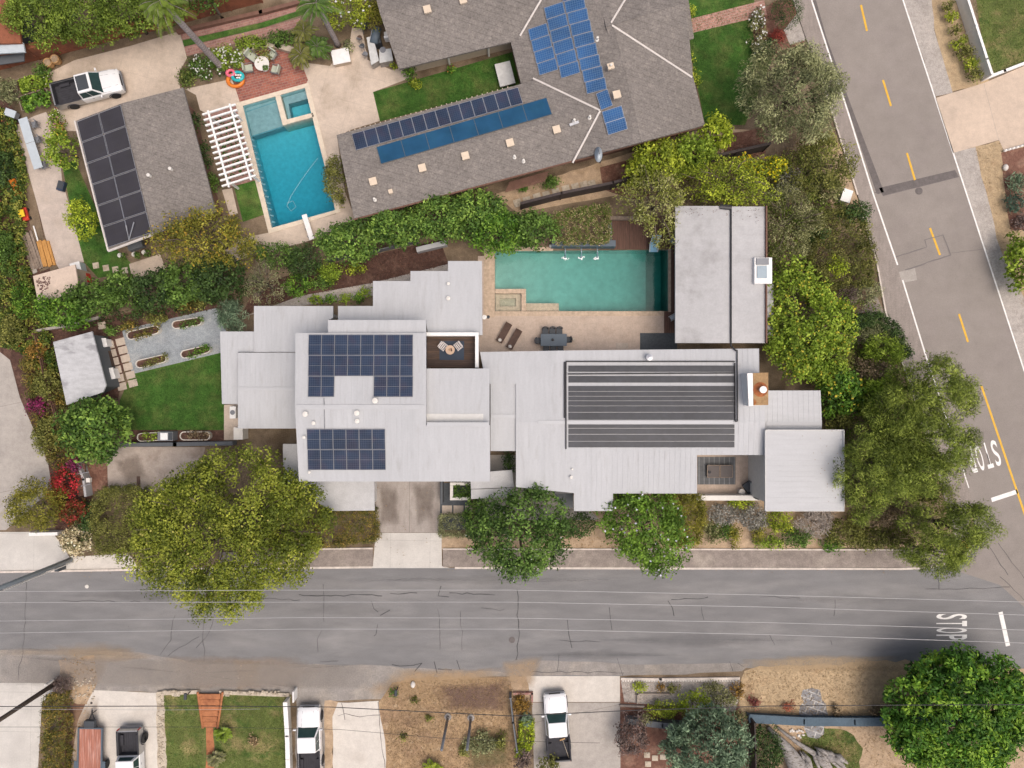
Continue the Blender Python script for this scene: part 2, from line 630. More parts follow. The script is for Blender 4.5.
def leafmass(name, poly_px, ztop, pal, leaf=(.16, .09), cr=.3, dens=130, zvar=.15, accent=None, sides=True, parent=None, style='leaf', z0=0.0):
    """clipped hedge or ground cover over a pixel outline (seen at its top)"""
    poly = [(p.x, p.y) for p in WL(poly_px, ztop)]
    area = poly_area(poly)
    ncl = max(6, int(1.6 * area / (cr * cr)))
    X, Y = sample_poly(poly, ncl)
    ph = NP.random(4) * 6
    Z = z0 + (ztop - z0) * (1 - zvar * (.5 + .5 * np.sin(X * 1.7 + ph[0]) * np.sin(Y * 1.3 + ph[1])) - NP.random(len(X)) * zvar) - cr * .5
    C = np.stack([X, Y, np.maximum(Z, z0 + .03)], 1)
    if sides:
        n = len(poly); S = []
        for i in range(n):
            a, b = Vector(poly[i]), Vector(poly[(i + 1) % n])
            k = int((b - a).length * (ztop - z0) / (cr * cr) * .9)
            for _ in range(k):
                p = a.lerp(b, rnd.random())
                S.append((p.x, p.y, z0 + rnd.uniform(.1, 1) * max(.1, (ztop - z0 - cr * .6))))
        if S:
            C = np.concatenate([C, np.array(S)])
    crs = cr * NP.uniform(.6, 1.2, len(C))
    per = max(5, int(dens * DENS * area / max(1, len(X))))
    P, Nn, L, Wd, cols, T = clump_leaves(C, crs, np.full(len(C), per), PAL[pal] if isinstance(pal, str) else pal, leaf, accent=accent, style=style)
    k = P[:, 2] > z0 + .02
    return leaf_mesh(name, P[k], Nn[k], L[k], Wd[k], cols[k], parent, T=None if T is None else T[k])


def hedge(label, poly_px, ztop, pal, cat='hedge', group=None, **kw):
    reseed(label)
    t = thing('hedge', label, cat, (0, 0, 0), 0, group)
    ws = WL(poly_px, ztop)
    c = sum(ws, Vector()) / len(ws)
    t.location = (c.x, c.y, 0)
    leafmass('foliage', poly_px, ztop, pal, parent=t, **kw)
    mb = MB()
    for i in range(5):
        X, Y = sample_poly([(p.x, p.y) for p in ws], 1)
        if len(X):
            mb.tube([(X[0], Y[0], -.05), (X[0] + .05, Y[0], ztop * .4), (X[0], Y[0] + .08, ztop * .85)], [.05, .04, .015], 6)
    mb.build('stem', 'bark', t)
    return t


def scatter(name, poly_px, z, n_per_m2, pal, leaf, up=.3, tilt=.5, kind='stuff', zr=(0.02, .06)):
    """loose blades, litter or tufts lying on the ground: uncountable"""
    poly = [(p.x, p.y) for p in WL(poly_px, z)]
    n = int(poly_area(poly) * n_per_m2)
    X, Y = sample_poly(poly, n)
    n = len(X)
    P = np.stack([X, Y, z + NP.uniform(zr[0], zr[1], n)], 1)
    Nn = NP.normal(size=(n, 3)) * tilt + np.array([0, 0, up])
    lf = .5 + .25 * np.sin(X * .9 + Y * .4) + .25 * np.sin(Y * 1.1 - X * .5 + 1)
    cols = pick_cols(np.clip(lf * .5 + NP.random(n) * .5, 0, 1), PAL[pal] if isinstance(pal, str) else pal) * NP.uniform(.75, 1.25, (n, 1))
    o = leaf_mesh(name, P, Nn, leaf[0] * NP.uniform(.6, 1.3, n), leaf[1] * NP.uniform(.7, 1.3, n), cols)
    o['kind'] = kind
    return o
# ------------------------------------------------------------------ palettes (linear albedo)
PAL.update({
    'olive': [(.075, .085, .02), (.14, .15, .035), (.22, .22, .06)],
    'oliveb': [(.06, .07, .018), (.115, .125, .028), (.19, .185, .05)],
    'yolive': [(.08, .09, .013), (.165, .165, .024), (.27, .245, .04)],
    'bigtree': [(.068, .098, .014), (.145, .18, .022), (.26, .275, .04)],
    'bright': [(.08, .14, .015), (.17, .25, .025), (.28, .36, .05)],
    'ygreen': [(.10, .145, .015), (.2, .255, .022), (.36, .395, .045)],
    'hedgetop': [(.055, .095, .015), (.11, .165, .024), (.2, .265, .04)],
    'lime': [(.13, .2, .015), (.25, .32, .025), (.38, .43, .04)],
    'dark': [(.018, .04, .012), (.04, .075, .02), (.075, .125, .032)],
    'green': [(.035, .075, .014), (.075, .14, .025), (.14, .22, .045)],
    'rich': [(.03, .085, .012), (.08, .17, .02), (.17, .28, .035)],
    'ficus': [(.035, .085, .016), (.085, .16, .028), (.21, .31, .06)],
    'broad': [(.02, .07, .01), (.065, .16, .018), (.22, .33, .035)],
    'greygreen': [(.10, .12, .055), (.18, .195, .09), (.3, .31, .16)],
    'bluegreen': [(.055, .10, .06), (.12, .18, .105), (.22, .3, .19)],
    'pine': [(.06, .09, .016), (.14, .185, .03), (.27, .32, .06)],
    'grey': [(.15, .15, .125), (.24, .235, .205), (.35, .335, .3)],
    'brown': [(.10, .075, .045), (.17, .13, .075), (.26, .2, .13)],
    'greyolive': [(.085, .095, .038), (.16, .168, .065), (.28, .275, .14)],
    'greyyellow': [(.13, .15, .03), (.22, .24, .05), (.33, .32, .16)],
    'red': [(.06, .075, .018), (.13, .06, .02), (.36, .03, .04)],
    'magenta': [(.06, .06, .025), (.18, .02, .08), (.32, .04, .16)],
    'rust': [(.12, .08, .02), (.22, .13, .03), (.32, .2, .04)],
    'redgreen': [(.065, .08, .018), (.125, .125, .028), (.25, .16, .035)],
    'purple': [(.07, .05, .045), (.12, .09, .08), (.2, .15, .13)],
    'lawn': [(.022, .065, .01), (.04, .105, .016), (.075, .13, .028)],
    'lawnlight': [(.06, .11, .02), (.11, .16, .03), (.2, .2, .06)],
    'dry': [(.18, .125, .065), (.26, .185, .1), (.36, .27, .16)],
    'straw': [(.23, .17, .095), (.31, .235, .14), (.4, .32, .2)],
    'litter': [(.10, .06, .03), (.2, .13, .06), (.34, .24, .12)],
    'mulch': [(.05, .025, .018), (.10, .05, .035), (.16, .09, .06)],
    'dryshrub': [(.14, .13, .045), (.24, .21, .09), (.37, .3, .19)],
})

# ------------------------------------------------------------------ leaf, bark, water, glass
m, nt, out = nodes_of('leaf')
at = N(nt, 'ShaderNodeAttribute', attribute_name='leafcol')
p = N(nt, 'ShaderNodeBsdfPrincipled')
p.inputs['Roughness'].default_value = .55
p.inputs['Specular IOR Level'].default_value = .25
nt.links.new(at.outputs['Color'], p.inputs['Base Color'])
tl = N(nt, 'ShaderNodeBsdfTranslucent')
nt.links.new(at.outputs['Color'], tl.inputs['Color'])
mx = N(nt, 'ShaderNodeMixShader'); mx.inputs[0].default_value = .25
nt.links.new(p.outputs[0], mx.inputs[1]); nt.links.new(tl.outputs[0], mx.inputs[2])
nt.links.new(mx.outputs[0], out.inputs['Surface'])


def water(name, absorb, density, tint=(1, 1, 1), ripple=.12, rscale=2.2):
    m, nt, out = nodes_of(name)
    L = nt.links.new
    c = N(nt, 'ShaderNodeNewGeometry').outputs['Position']
    n = N(nt, 'ShaderNodeTexNoise'); n.inputs['Scale'].default_value = rscale; n.inputs['Detail'].default_value = 3
    L(c, n.inputs['Vector'])
    b = N(nt, 'ShaderNodeBump'); b.inputs['Strength'].default_value = ripple; b.inputs['Distance'].default_value = .1
    L(n.outputs['Fac'], b.inputs['Height'])
    g = N(nt, 'ShaderNodeBsdfGlossy'); g.inputs['Roughness'].default_value = .03
    L(b.outputs['Normal'], g.inputs['Normal'])
    t = N(nt, 'ShaderNodeBsdfTransparent'); t.inputs['Color'].default_value = (*tint, 1)
    f = N(nt, 'ShaderNodeFresnel'); f.inputs['IOR'].default_value = 1.33
    L(b.outputs['Normal'], f.inputs['Normal'])
    mx = N(nt, 'ShaderNodeMixShader')
    L(f.outputs[0], mx.inputs[0]); L(t.outputs[0], mx.inputs[1]); L(g.outputs[0], mx.inputs[2])
    L(mx.outputs[0], out.inputs['Surface'])
    v = N(nt, 'ShaderNodeVolumeAbsorption'); v.inputs['Color'].default_value = (*absorb, 1); v.inputs['Density'].default_value = density
    L(v.outputs[0], out.inputs['Volume'])
    return m


water('water_teal', (.05, .66, .66), .55)
water('water_blue', (.0, .73, .83), .74, ripple=.3)

surf('bark', (.16, .13, .10), amps=((2, .2), (14, .25)), rough=.95, bump=.4, bscale=20)
surf('palm_bark', (.33, .29, .28), amps=((1, .12), (8, .2)), rough=.95, bump=.5, bscale=14, lines=[(2, .28, .05, .35, 0)])
surf('log_grey', (.36, .34, .32), amps=((1.5, .2), (10, .25)), rough=.95, bump=.6, bscale=9, col2=(.16, .14, .12), s2=3.0, t2=(.52, .6), stretch=(1, 4, 1))
plain('glass', (.03, .04, .05), rough=.06, spec=.5, var=.1)
plain('glass_car', (.03, .06, .062), rough=.05, spec=.8, var=.1)
plain('glass_sky', (.22, .30, .36), rough=.06, spec=.8, var=.1)

# ------------------------------------------------------------------ ground
surf('soil', (.20, .15, .10), amps=((.3, .2), (2, .2), (12, .2)), bump=.4, col2=(.11, .08, .05), s2=.5)
surf('dirt_tan', (.43, .32, .215), amps=((.3, .12), (2, .15), (14, .18)), bump=.35, col2=(.32, .23, .14), s2=.7, t2=(.5, .68))
surf('dry_grass', (.34, .235, .135), amps=((.3, .15), (2.5, .22), (16, .3)), bump=.6, bscale=16, col2=(.27, .18, .11), s2=.45, t2=(.5, .66), col3=(.47, .36, .24), s3=1.5, t3=(.56, .7), f3=.6)
surf('dry_dark', (.24, .165, .125), amps=((.4, .2), (3, .3), (18, .35)), bump=.6, col2=(.36, .26, .16), s2=1.2, t2=(.55, .7))
surf('straw_ground', (.43, .325, .2), amps=((.3, .12), (2.5, .16), (16, .22)), bump=.5, bscale=16, col2=(.38, .27, .16), s2=.5, t2=(.52, .7))
surf('mulch', (.085, .045, .034), amps=((.5, .15), (4, .25), (20, .4)), bump=.6, bscale=22, col2=(.13, .075, .055), s2=1.2)
surf('mulch_red', (.17, .085, .06), amps=((.5, .15), (4, .2), (20, .3)), bump=.5, bscale=22, col2=(.24, .14, .1), s2=1.1)
surf('asphalt', (.196, .195, .196), amps=((.12, .06), (.9, .09), (22, .2)), bump=.12, bscale=30, rough=.9, stretch=(.35, 1.4, 1),
     col2=(.25, .245, .24), s2=.35, t2=(.48, .66), f2=.8, col3=(.145, .145, .15), s3=.5, t3=(.6, .72), f3=.1)
surf('asphalt_warm', (.272, .244, .22), amps=((.12, .05), (.8, .06), (22, .17)), bump=.10, bscale=30, rough=.9,
     col2=(.255, .225, .21), s2=.3, t2=(.5, .7), f2=.5)
surf('asphalt_patch', (.145, .13, .125), amps=((.5, .1), (3, .12), (10, .1)), bump=.1, rough=.9)
surf('asphalt_old', (.275, .255, .235), amps=((.2, .12), (1.2, .13), (9, .14)), bump=.15, rough=.9, col2=(.35, .31, .26), s2=.3, t2=(.5, .66), f2=.7)
surf('tar', (.075, .075, .077), amps=((2, .2),), bump=0, rough=.7)
surf('pavement', (.27, .232, .205), amps=((.4, .10), (2, .14), (12, .18)), bump=.25, bscale=18, rough=.92, col2=(.32, .28, .24), s2=.4, t2=(.5, .65))
surf('pavement_side', (.285, .25, .225), amps=((.4, .08), (2, .1), (12, .14)), bump=.2, bscale=18, rough=.92, stretch=(2, .6, 1))
surf('kerb', (.62, .56, .5), amps=((.6, .12), (4, .12)), bump=.1, col2=(.42, .37, .32), s2=.9, t2=(.55, .7), f2=.7)
surf('concrete_light', (.60, .565, .51), amps=((.3, .06), (2, .06), (10, .06)), bump=.06, col2=(.50, .455, .40), s2=.35, t2=(.5, .7), f2=.7)
surf('concrete_pale', (.56, .54, .50), amps=((.3, .06), (2, .06), (10, .06)), bump=.06, col2=(.44, .42, .39), s2=.5, t2=(.5, .7), f2=.7, lines=[(1, 3.3, .03, .25, R(1)), (0, 3.3, .03, .2, R(1))])
surf('concrete_drive', (.36, .325, .295), amps=((.3, .08), (2, .10), (10, .08)), bump=.06, stretch=(1.4, .5, 1), col2=(.27, .235, .21), s2=.45, t2=(.48, .64), f2=.8, lines=[(0, 2.85, .03, .45, 0), (1, 2.9, .02, .2, 0)])
surf('concrete_tan', (.56, .47, .385), amps=((.3, .07), (2, .08), (10, .07)), bump=.08, col2=(.42, .345, .27), s2=.4, t2=(.5, .68), f2=.8, lines=[(0, 2.4, .025, .16, R(15)), (1, 2.4, .025, .16, R(15))])
surf('concrete_grey', (.40, .37, .335), amps=((.3, .08), (2, .08), (10, .08)), bump=.08, col2=(.31, .285, .26), s2=.4, t2=(.5, .68), f2=.7, lines=[(1, 7.0, .04, .3, R(-12))])
surf('concrete_brown', (.40, .345, .30), amps=((.3, .08), (2, .1), (10, .08)), bump=.08, col2=(.24, .19, .15), s2=.45, t2=(.54, .68), f2=.8)
surf('apron_tan', (.56, .455, .36), amps=((.3, .06), (2, .06), (10, .06)), bump=.05, col2=(.49, .40, .32), s2=.4, t2=(.5, .7))
surf('terrace_stone', (.50, .43, .375), amps=((.3, .06), (2, .10), (10, .08)), bump=.08, col2=(.42, .35, .29), s2=.5, t2=(.5, .7))
surf('pool_deck', (.50, .405, .33), amps=((.4, .06), (2, .08), (10, .08)), bump=.08, col2=(.42, .33, .26), s2=.6, t2=(.52, .7), f2=.7, lines=[(0, 1.0, .02, .12, 0), (1, .5, .02, .12, 0)])
surf('coping', (.66, .575, .46), amps=((.5, .06), (3, .08)), bump=.05, lines=[(0, .6, .015, .12, R(15)), (1, .6, .015, .12, R(15))])
surf('coping_stone', (.50, .39, .29), amps=((.5, .10), (4, .14)), bump=.15, lines=[(0, .5, .02, .2, 0), (1, .5, .02, .2, 0)])
surf('gravel_blue', (.285, .315, .335), amps=((.4, .10), (3, .12), (18, .28)), bump=.6, bscale=26, col2=(.36, .375, .38), s2=.6, t2=(.52, .66), f2=.7)
surf('gravel_grey', (.42, .385, .35), amps=((.3, .08), (3, .12), (18, .25)), bump=.5, bscale=24, col2=(.34, .31, .28), s2=.6)
surf('lawn', (.048, .12, .019), amps=((.2, .18), (1.3, .28), (14, .38)), bump=.8, bscale=22, rough=.95, col2=(.10, .14, .035), s2=.55, t2=(.46, .66))
surf('lawn_light', (.115, .145, .04), amps=((.2, .15), (1.5, .2), (14, .35)), bump=.8, bscale=22, rough=.95, col2=(.27, .22, .10), s2=.45, t2=(.5, .64), f2=.8, col3=(.05, .10, .02), s3=.8, t3=(.55, .65), f3=.8)
surf('brick_paving', (.3, .12, .09), amps=((.4, .12), (2.5, .12), (12, .1)), bump=.1,
     brick=dict(c1=(.36, .13, .09), c2=(.235, .085, .07), mortar=(.3, .2, .16), scale=1, w=.42, h=.21, ms=.02, rot=R(-15)))
surf('brick_path', (.38, .2, .16), amps=((.4, .12), (2.5, .12), (12, .1)), bump=.1,
     brick=dict(c1=(.46, .25, .2), c2=(.34, .18, .14), mortar=(.4, .3, .25), scale=1, w=.42, h=.21, ms=.02, rot=R(-15)))
surf('brick_dull', (.3, .17, .14), amps=((.4, .12), (2.5, .14), (12, .12)), bump=.1,
     brick=dict(c1=(.35, .19, .155), c2=(.27, .14, .12), mortar=(.33, .24, .2), scale=1, w=.42, h=.21, ms=.02, rot=R(-15)))
surf('terracotta', (.27, .10, .055), amps=((.5, .12), (3, .14), (12, .12)), bump=.15, col2=(.19, .075, .045), s2=.6)
surf('terracotta_step', (.40, .165, .075), amps=((.5, .1), (4, .12), (12, .12)), bump=.15, col2=(.3, .115, .055), s2=1.2)
surf('flagstone', (.25, .245, .25), amps=((1, .15), (5, .18)), bump=.3, brick=dict(c1=(.27, .27, .275), c2=(.2, .2, .21), mortar=(.46, .45, .43), scale=1, w=.95, h=.6, ms=.045, rot=R(20)))
surf('stone_pale', (.50, .44, .35), amps=((.8, .1), (5, .15)), bump=.3, col2=(.38, .32, .24), s2=1.5)
surf('stone_white', (.68, .65, .6), amps=((1, .1), (6, .12)), bump=.3)
surf('paver', (.48, .41, .34), amps=((.8, .08), (5, .1)), bump=.1)
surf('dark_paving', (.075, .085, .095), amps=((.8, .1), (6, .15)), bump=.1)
# ------------------------------------------------------------------ building materials
surf('roof_metal', (.455, .468, .482), amps=((.15, .04), (1.2, .03), (8, .03)), rough=.55, spec=.3, bump=0, col2=(.43, .445, .46), s2=.25, t2=(.5, .7), f2=.7, stretch=(3, .5, 1), col3=(.36, .36, .36), s3=.9, t3=(.57, .75), f3=.6)
surf('roof_metal_plain', (.455, .468, .482), amps=((.15, .035), (1.2, .03), (8, .03)), rough=.5, spec=.4, bump=0, col2=(.44, .455, .47), s2=.3, t2=(.5, .72), f2=.6, stretch=(.5, 3, 1))
surf('roof_guest', (.44, .442, .445), amps=((.2, .05), (1.5, .05), (9, .05)), rough=.7, bump=.03, col2=(.27, .265, .26), s2=.25, t2=(.54, .68), f2=.8, col3=(.42, .42, .425), s3=1.3, t3=(.5, .66), f3=.7)
surf('roof_stained', (.46, .47, .48), amps=((.3, .08), (2, .10), (10, .06)), rough=.75, bump=.05, col2=(.27, .27, .28), s2=.55, t2=(.55, .63), f2=.75, stretch=(.7, 1.6, 1))
surf('roof_tan', (.57, .465, .38), amps=((.3, .06), (2, .08), (10, .06)), bump=.05)
surf('roof_carport', (.49, .495, .50), amps=((.3, .06), (2, .07), (10, .08)), rough=.8, bump=.05, col2=(.3, .29, .28), s2=.5, t2=(.58, .7), f2=.6)
surf('shingle', (.205, .187, .172), amps=((.25, .08), (1.6, .10), (9, .22)), bump=.4, bscale=10, rough=.95,
     col2=(.265, .24, .215), s2=3.0, t2=(.5, .66), f2=.7, col3=(.15, .136, .125), s3=5, t3=(.54, .66), f3=.6, lines=[(1, .42, .05, .2, R(15))])
plain('flashing', (.62, .58, .54), rough=.5)
plain('white_paint', (.82, .82, .80), rough=.45)
plain('off_white', (.70, .68, .63), rough=.6)
plain('wall_white', (.62, .62, .60), rough=.8)
plain('wall_grey', (.40, .41, .42), rough=.85)
plain('wall_dark', (.10, .11, .12), rough=.8)
plain('wall_brown', (.17, .09, .065), rough=.85, var=.15)
plain('wall_tan', (.46, .38, .29), rough=.85)
plain('gutter_black', (.03, .03, .032), rough=.5)
plain('black_pipe', (.022, .022, .025), rough=.55)
surf('solar_mat', (.042, .046, .055), amps=((.4, .2), (3, .15)), rough=.55, spec=.5, bump=0, lines=[(1, .09, .02, .35, 0)])
plain('aluminium', (.55, .56, .58), rough=.35, metal=.7)
plain('steel', (.2, .21, .23), rough=.5, metal=.2)
plain('rust', (.30, .10, .035), rough=.9, var=.4)
surf('chimney_cap', (.34, .22, .11), amps=((1.5, .12), (8, .15)), bump=.1, col2=(.33, .1, .02), s2=1.4, t2=(.55, .68))
surf('wood_dark', (.075, .052, .042), amps=((.8, .15), (5, .2)), rough=.75, bump=.1, stretch=(.3, 4, 1), lines=[(1, .145, .012, .6, 0)], col2=(.12, .075, .052), s2=1.3, t2=(.5, .65))
surf('wood_deck', (.135, .075, .055), amps=((.8, .18), (5, .2)), rough=.75, bump=.1, stretch=(4, .3, 1), lines=[(0, .16, .014, .6, 0)], col2=(.095, .055, .042), s2=1.6, t2=(.5, .6))
surf('wood_bed', (.40, .17, .12), amps=((.8, .15), (5, .2)), rough=.85, bump=.1, stretch=(4, .3, 1), lines=[(0, .2, .015, .5, 0)], col2=(.46, .25, .2), s2=1.6)
surf('wood_orange', (.50, .26, .08), amps=((.8, .15), (5, .2)), rough=.8, bump=.1, stretch=(3, .5, 1))
surf('wood_weather', (.24, .19, .15), amps=((.8, .18), (5, .22)), rough=.9, bump=.15)
surf('wood_pole', (.11, .085, .07), amps=((.8, .18), (6, .25)), rough=.95, bump=.3)
surf('fence_dark', (.062, .05, .048), amps=((.8, .18), (6, .2)), rough=.8, bump=.1)
surf('fence_grey', (.145, .155, .165), amps=((.8, .12), (6, .12)), rough=.7, bump=.05, lines=[(0, .15, .012, .35, 0)])
surf('fence_blue', (.075, .115, .15), amps=((.8, .12), (6, .12)), rough=.7, bump=.05)
plain('brown_wicker', (.10, .062, .048), rough=.8, var=.2)
plain('charcoal', (.05, .058, .068), rough=.7)
plain('slate_blue', (.085, .115, .145), rough=.6)
plain('navy_rug', (.045, .062, .09), rough=.95)
surf('rug_stripe', (.13, .135, .14), amps=((2, .12),), rough=.95, bump=0, lines=[(0, .42, .07, -.8, 0), (1, .3, .02, .2, 0)])
plain('cushion_green', (.42, .45, .36), rough=.9)
plain('chair_stripe', (.62, .58, .56), rough=.9)
plain('table_wood', (.52, .37, .26), rough=.6)
plain('pot_clay', (.5, .30, .13), rough=.8)
plain('tile_pale', (.56, .57, .56), rough=.5, var=.12)
plain('stone_block', (.30, .28, .26), rough=.9, var=.3)
plain('plastic_orange', (.75, .22, .03), rough=.35)
plain('plastic_teal', (.03, .45, .48), rough=.35)
plain('plastic_pink', (.78, .16, .24), rough=.35)
plain('plastic_red', (.55, .05, .03), rough=.4)
plain('plastic_yellow', (.75, .5, .02), rough=.4)
plain('plastic_navy', (.025, .04, .08), rough=.5)
plain('plastic_blue', (.24, .45, .62), rough=.25)
plain('table_blue', (.47, .53, .57), rough=.5)
plain('plaster_aqua', (.42, .62, .64), rough=.6, var=.1)
surf('plaster_teal', (.36, .50, .44), amps=((.3, .12), (2, .08)), rough=.7, bump=0)
plain('plaster_grey', (.30, .38, .40), rough=.6, var=.15)
plain('seal', (.17, .155, .148), rough=.8)
plain('slate_brown', (.115, .10, .095), rough=.7)
plain('tile_line', (.12, .28, .33), rough=.3, var=.2)
plain('road_white', (.80, .79, .76), rough=.7, var=.12)
plain('road_yellow', (.72, .42, .04), rough=.7, var=.12)
plain('paint_white', (.80, .81, .82), rough=.22, spec=.6, var=.02, coat=.6)
plain('paint_silver', (.36, .36, .36), rough=.3, metal=.5, var=.04, coat=.6)
plain('paint_dark', (.10, .105, .11), rough=.3, var=.04, coat=.4)
plain('bed_liner', (.035, .035, .042), rough=.85, var=.2)
plain('tyre', (.022, .022, .023), rough=.9, var=.2)
plain('lamp_glass', (.75, .76, .74), rough=.1)
plain('lamp_red', (.4, .02, .02), rough=.2)
plain('foam', (.85, .9, .9), rough=.6)
plain('cable_light', (.42, .42, .42), rough=.4)
plain('cable_dark', (.03, .03, .032), rough=.6)
plain('pole_grey', (.30, .35, .39), rough=.5, metal=.3)
plain('trough', (.66, .63, .56), rough=.5)
plain('vent_tan', (.66, .55, .42), rough=.6)


def solar_mat(name, cell, line, csx, csy, lw, var=.3, rough=.3, red=1.9):
    """photovoltaic cells in a panel's own coordinates"""
    m, nt, out = nodes_of(name)
    L = nt.links.new
    c = N(nt, 'ShaderNodeTexCoord').outputs['Object']
    sx = N(nt, 'ShaderNodeSeparateXYZ'); L(c, sx.inputs[0])
    acc = None
    for ax, sp in ((0, csx), (1, csy)):
        d = N(nt, 'ShaderNodeMath', operation='DIVIDE'); L(sx.outputs[ax], d.inputs[0]); d.inputs[1].default_value = sp
        fr = N(nt, 'ShaderNodeMath', operation='FRACT'); L(d.outputs[0], fr.inputs[0])
        lt = N(nt, 'ShaderNodeMath', operation='LESS_THAN'); L(fr.outputs[0], lt.inputs[0]); lt.inputs[1].default_value = lw / sp
        if acc is None: acc = lt.outputs[0]
        else:
            mm = N(nt, 'ShaderNodeMath', operation='MAXIMUM'); L(acc, mm.inputs[0]); L(lt.outputs[0], mm.inputs[1]); acc = mm.outputs[0]
    g = N(nt, 'ShaderNodeNewGeometry').outputs['Position']
    v, _ = noise_val(nt, g, .5, 1 - var, 1 + var)
    n2 = N(nt, 'ShaderNodeTexNoise'); n2.inputs['Scale'].default_value = 1.1; L(g, n2.inputs['Vector'])
    mr = N(nt, 'ShaderNodeMapRange'); mr.inputs['From Min'].default_value = .5; mr.inputs['From Max'].default_value = .65; mr.inputs['To Max'].default_value = .5
    L(n2.outputs['Fac'], mr.inputs['Value'])
    cm = N(nt, 'ShaderNodeMix', data_type='RGBA'); cm.inputs[6].default_value = (*cell, 1); cm.inputs[7].default_value = (cell[0] * red, cell[1], cell[2] * .9, 1)
    L(mr.outputs['Result'], cm.inputs['Factor'])
    s = N(nt, 'ShaderNodeVectorMath', operation='SCALE'); L(cm.outputs[2], s.inputs[0]); L(v, s.inputs['Scale'])
    mx = N(nt, 'ShaderNodeMix', data_type='RGBA'); L(acc, mx.inputs['Factor']); L(s.outputs[0], mx.inputs[6]); mx.inputs[7].default_value = (*line, 1)
    p = N(nt, 'ShaderNodeBsdfPrincipled'); L(mx.outputs[2], p.inputs['Base Color'])
    p.inputs['Roughness'].default_value = rough; p.inputs['Specular IOR Level'].default_value = .12
    L(p.outputs[0], out.inputs['Surface'])


solar_mat('pv_main', (.026, .042, .078), (.10, .12, .165), .165, .168, .012)
solar_mat('pv_north', (.022, .09, .24), (.2, .3, .42), .17, .17, .016, red=1.3)
solar_mat('pv_heat', (.022, .085, .17), (.03, .11, .2), .5, .9, .006, var=.2, red=1)
solar_mat('pv_black', (.05, .048, .056), (.07, .068, .076), .16, .5, .01, var=.15, rough=.35, red=1)
# ================================================================== SETTING: ground, roads, paving
POOL_E = [(495, 251), (668, 250), (668, 311), (495, 311)]
POOL_W = [(243, 106), (305, 88), (336, 210), (272, 228)]
big = [(-1500, -1300), (2500, -1300), (2500, 2100), (-1500, 2100)]
sheet('ground', big, 0.0, 'soil', holes=[POOL_E, POOL_W])
g = 0.004


def Z(k):
    return k * g


# ---- lower road (runs across the picture) and the upper road on the right
sheet('road', [(-400, 573), (0, 572.5), (140, 570), (300, 567.5), (915, 568.5), (948, 566), (970, 555), (979, 540), (972, 515), (1010, 470), (1060, 520), (1700, 560), (1700, 690), (900, 668), (740, 668),
               (620, 676), (530, 676), (500, 676), (400, 676), (380, 690), (290, 694), (160, 692), (90, 690), (55, 684), (-400, 684)], Z(1), 'asphalt')
sheet('side_road', [(708, -310), (801, -310), (903, 0), (966, 192), (1024, 372), (1120, 680), (1060, 640), (1000, 585), (960, 572), (975, 553), (979, 540), (972, 510), (939, 478), (924, 355), (896, 265), (871, 192), (848, 117), (810, 0)], Z(2), 'asphalt_warm')
sheet('road_patch', [(816, 0), (812, 0), (849, 112), (876, 192), (873, 192), (878, 194), (884, 192), (852, 108), (826, 36)], Z(3), 'asphalt_patch')
sheet('road_patch', [(879, 188), (955, 170), (959, 177), (883, 196)], Z(3), 'asphalt_patch')
sheet('road_patch', [(899, 272), (915, 268), (917, 280), (902, 283)], Z(3), 'concrete_grey')
# older asphalt shoulder below the lower road
sheet('road_shoulder', [(-200, 652), (0, 650), (60, 651), (140, 652), (160, 657), (200, 664), (330, 664), (420, 668), (500, 672), (520, 676), (400, 681), (384, 700), (300, 702), (290, 694), (160, 693), (90, 690), (55, 685), (-200, 685)], Z(2), 'asphalt_old', rough=(14, 1.2), seed=3)
sheet('road_shoulder', [(540, 661), (640, 664), (750, 664), (742, 672), (628, 676), (530, 675)], Z(2), 'asphalt_old', rough=(14, 1.0), seed=4)
# dust blown on the asphalt
soft_patch('road_dust', [(50, 644), (105, 640), (140, 650), (160, 656), (110, 664), (95, 690), (62, 690), (60, 660)], Z(4), (.42, .32, .215), .55, seed=1)
soft_patch('road_dust', [(-10, 648), (140, 648), (150, 656), (-10, 656)], Z(5), (.4, .32, .23), .38, seed=2)
soft_patch('road_dust', [(160, 655), (300, 655), (330, 670), (300, 690), (170, 692)], Z(4), (.38, .30, .23), .6, inner=.6, seed=3)
soft_patch('road_dust', [(232, 658), (262, 660), (262, 690), (236, 692)], Z(5), (.44, .33, .22), .6, seed=4)
soft_patch('road_dust', [(360, 690), (395, 668), (440, 668), (500, 668), (520, 682), (430, 690), (380, 706)], Z(4), (.46, .33, .2), .8, seed=5)
soft_patch('road_dust', [(500, 660), (545, 655), (535, 690), (500, 690)], Z(5), (.46, .34, .22), .7, seed=6)
soft_patch('road_dust', [(735, 660), (800, 655), (905, 655), (905, 672), (735, 672)], Z(4), (.46, .35, .22), .7, seed=7)
soft_patch('road_dust', [(0, 655), (160, 658), (380, 665), (380, 690), (0, 686)], Z(3), (.33, .30, .27), .6, inner=.7, seed=8)
for i, q in enumerate([(350, 610, 60, 8), (700, 640, 120, 10), (480, 580, 150, 6), (150, 595, 110, 7), (860, 600, 80, 7), (600, 655, 90, 6)]):
    soft_patch('road_stain', [(q[0] - q[2], q[1]), (q[0], q[1] - q[3]), (q[0] + q[2], q[1]), (q[0], q[1] + q[3])], Z(3) + .0004 * i, (.13, .13, .135) if i % 2 else (.27, .265, .26), .26, inner=.5, nscale=.8, seed=20 + i)
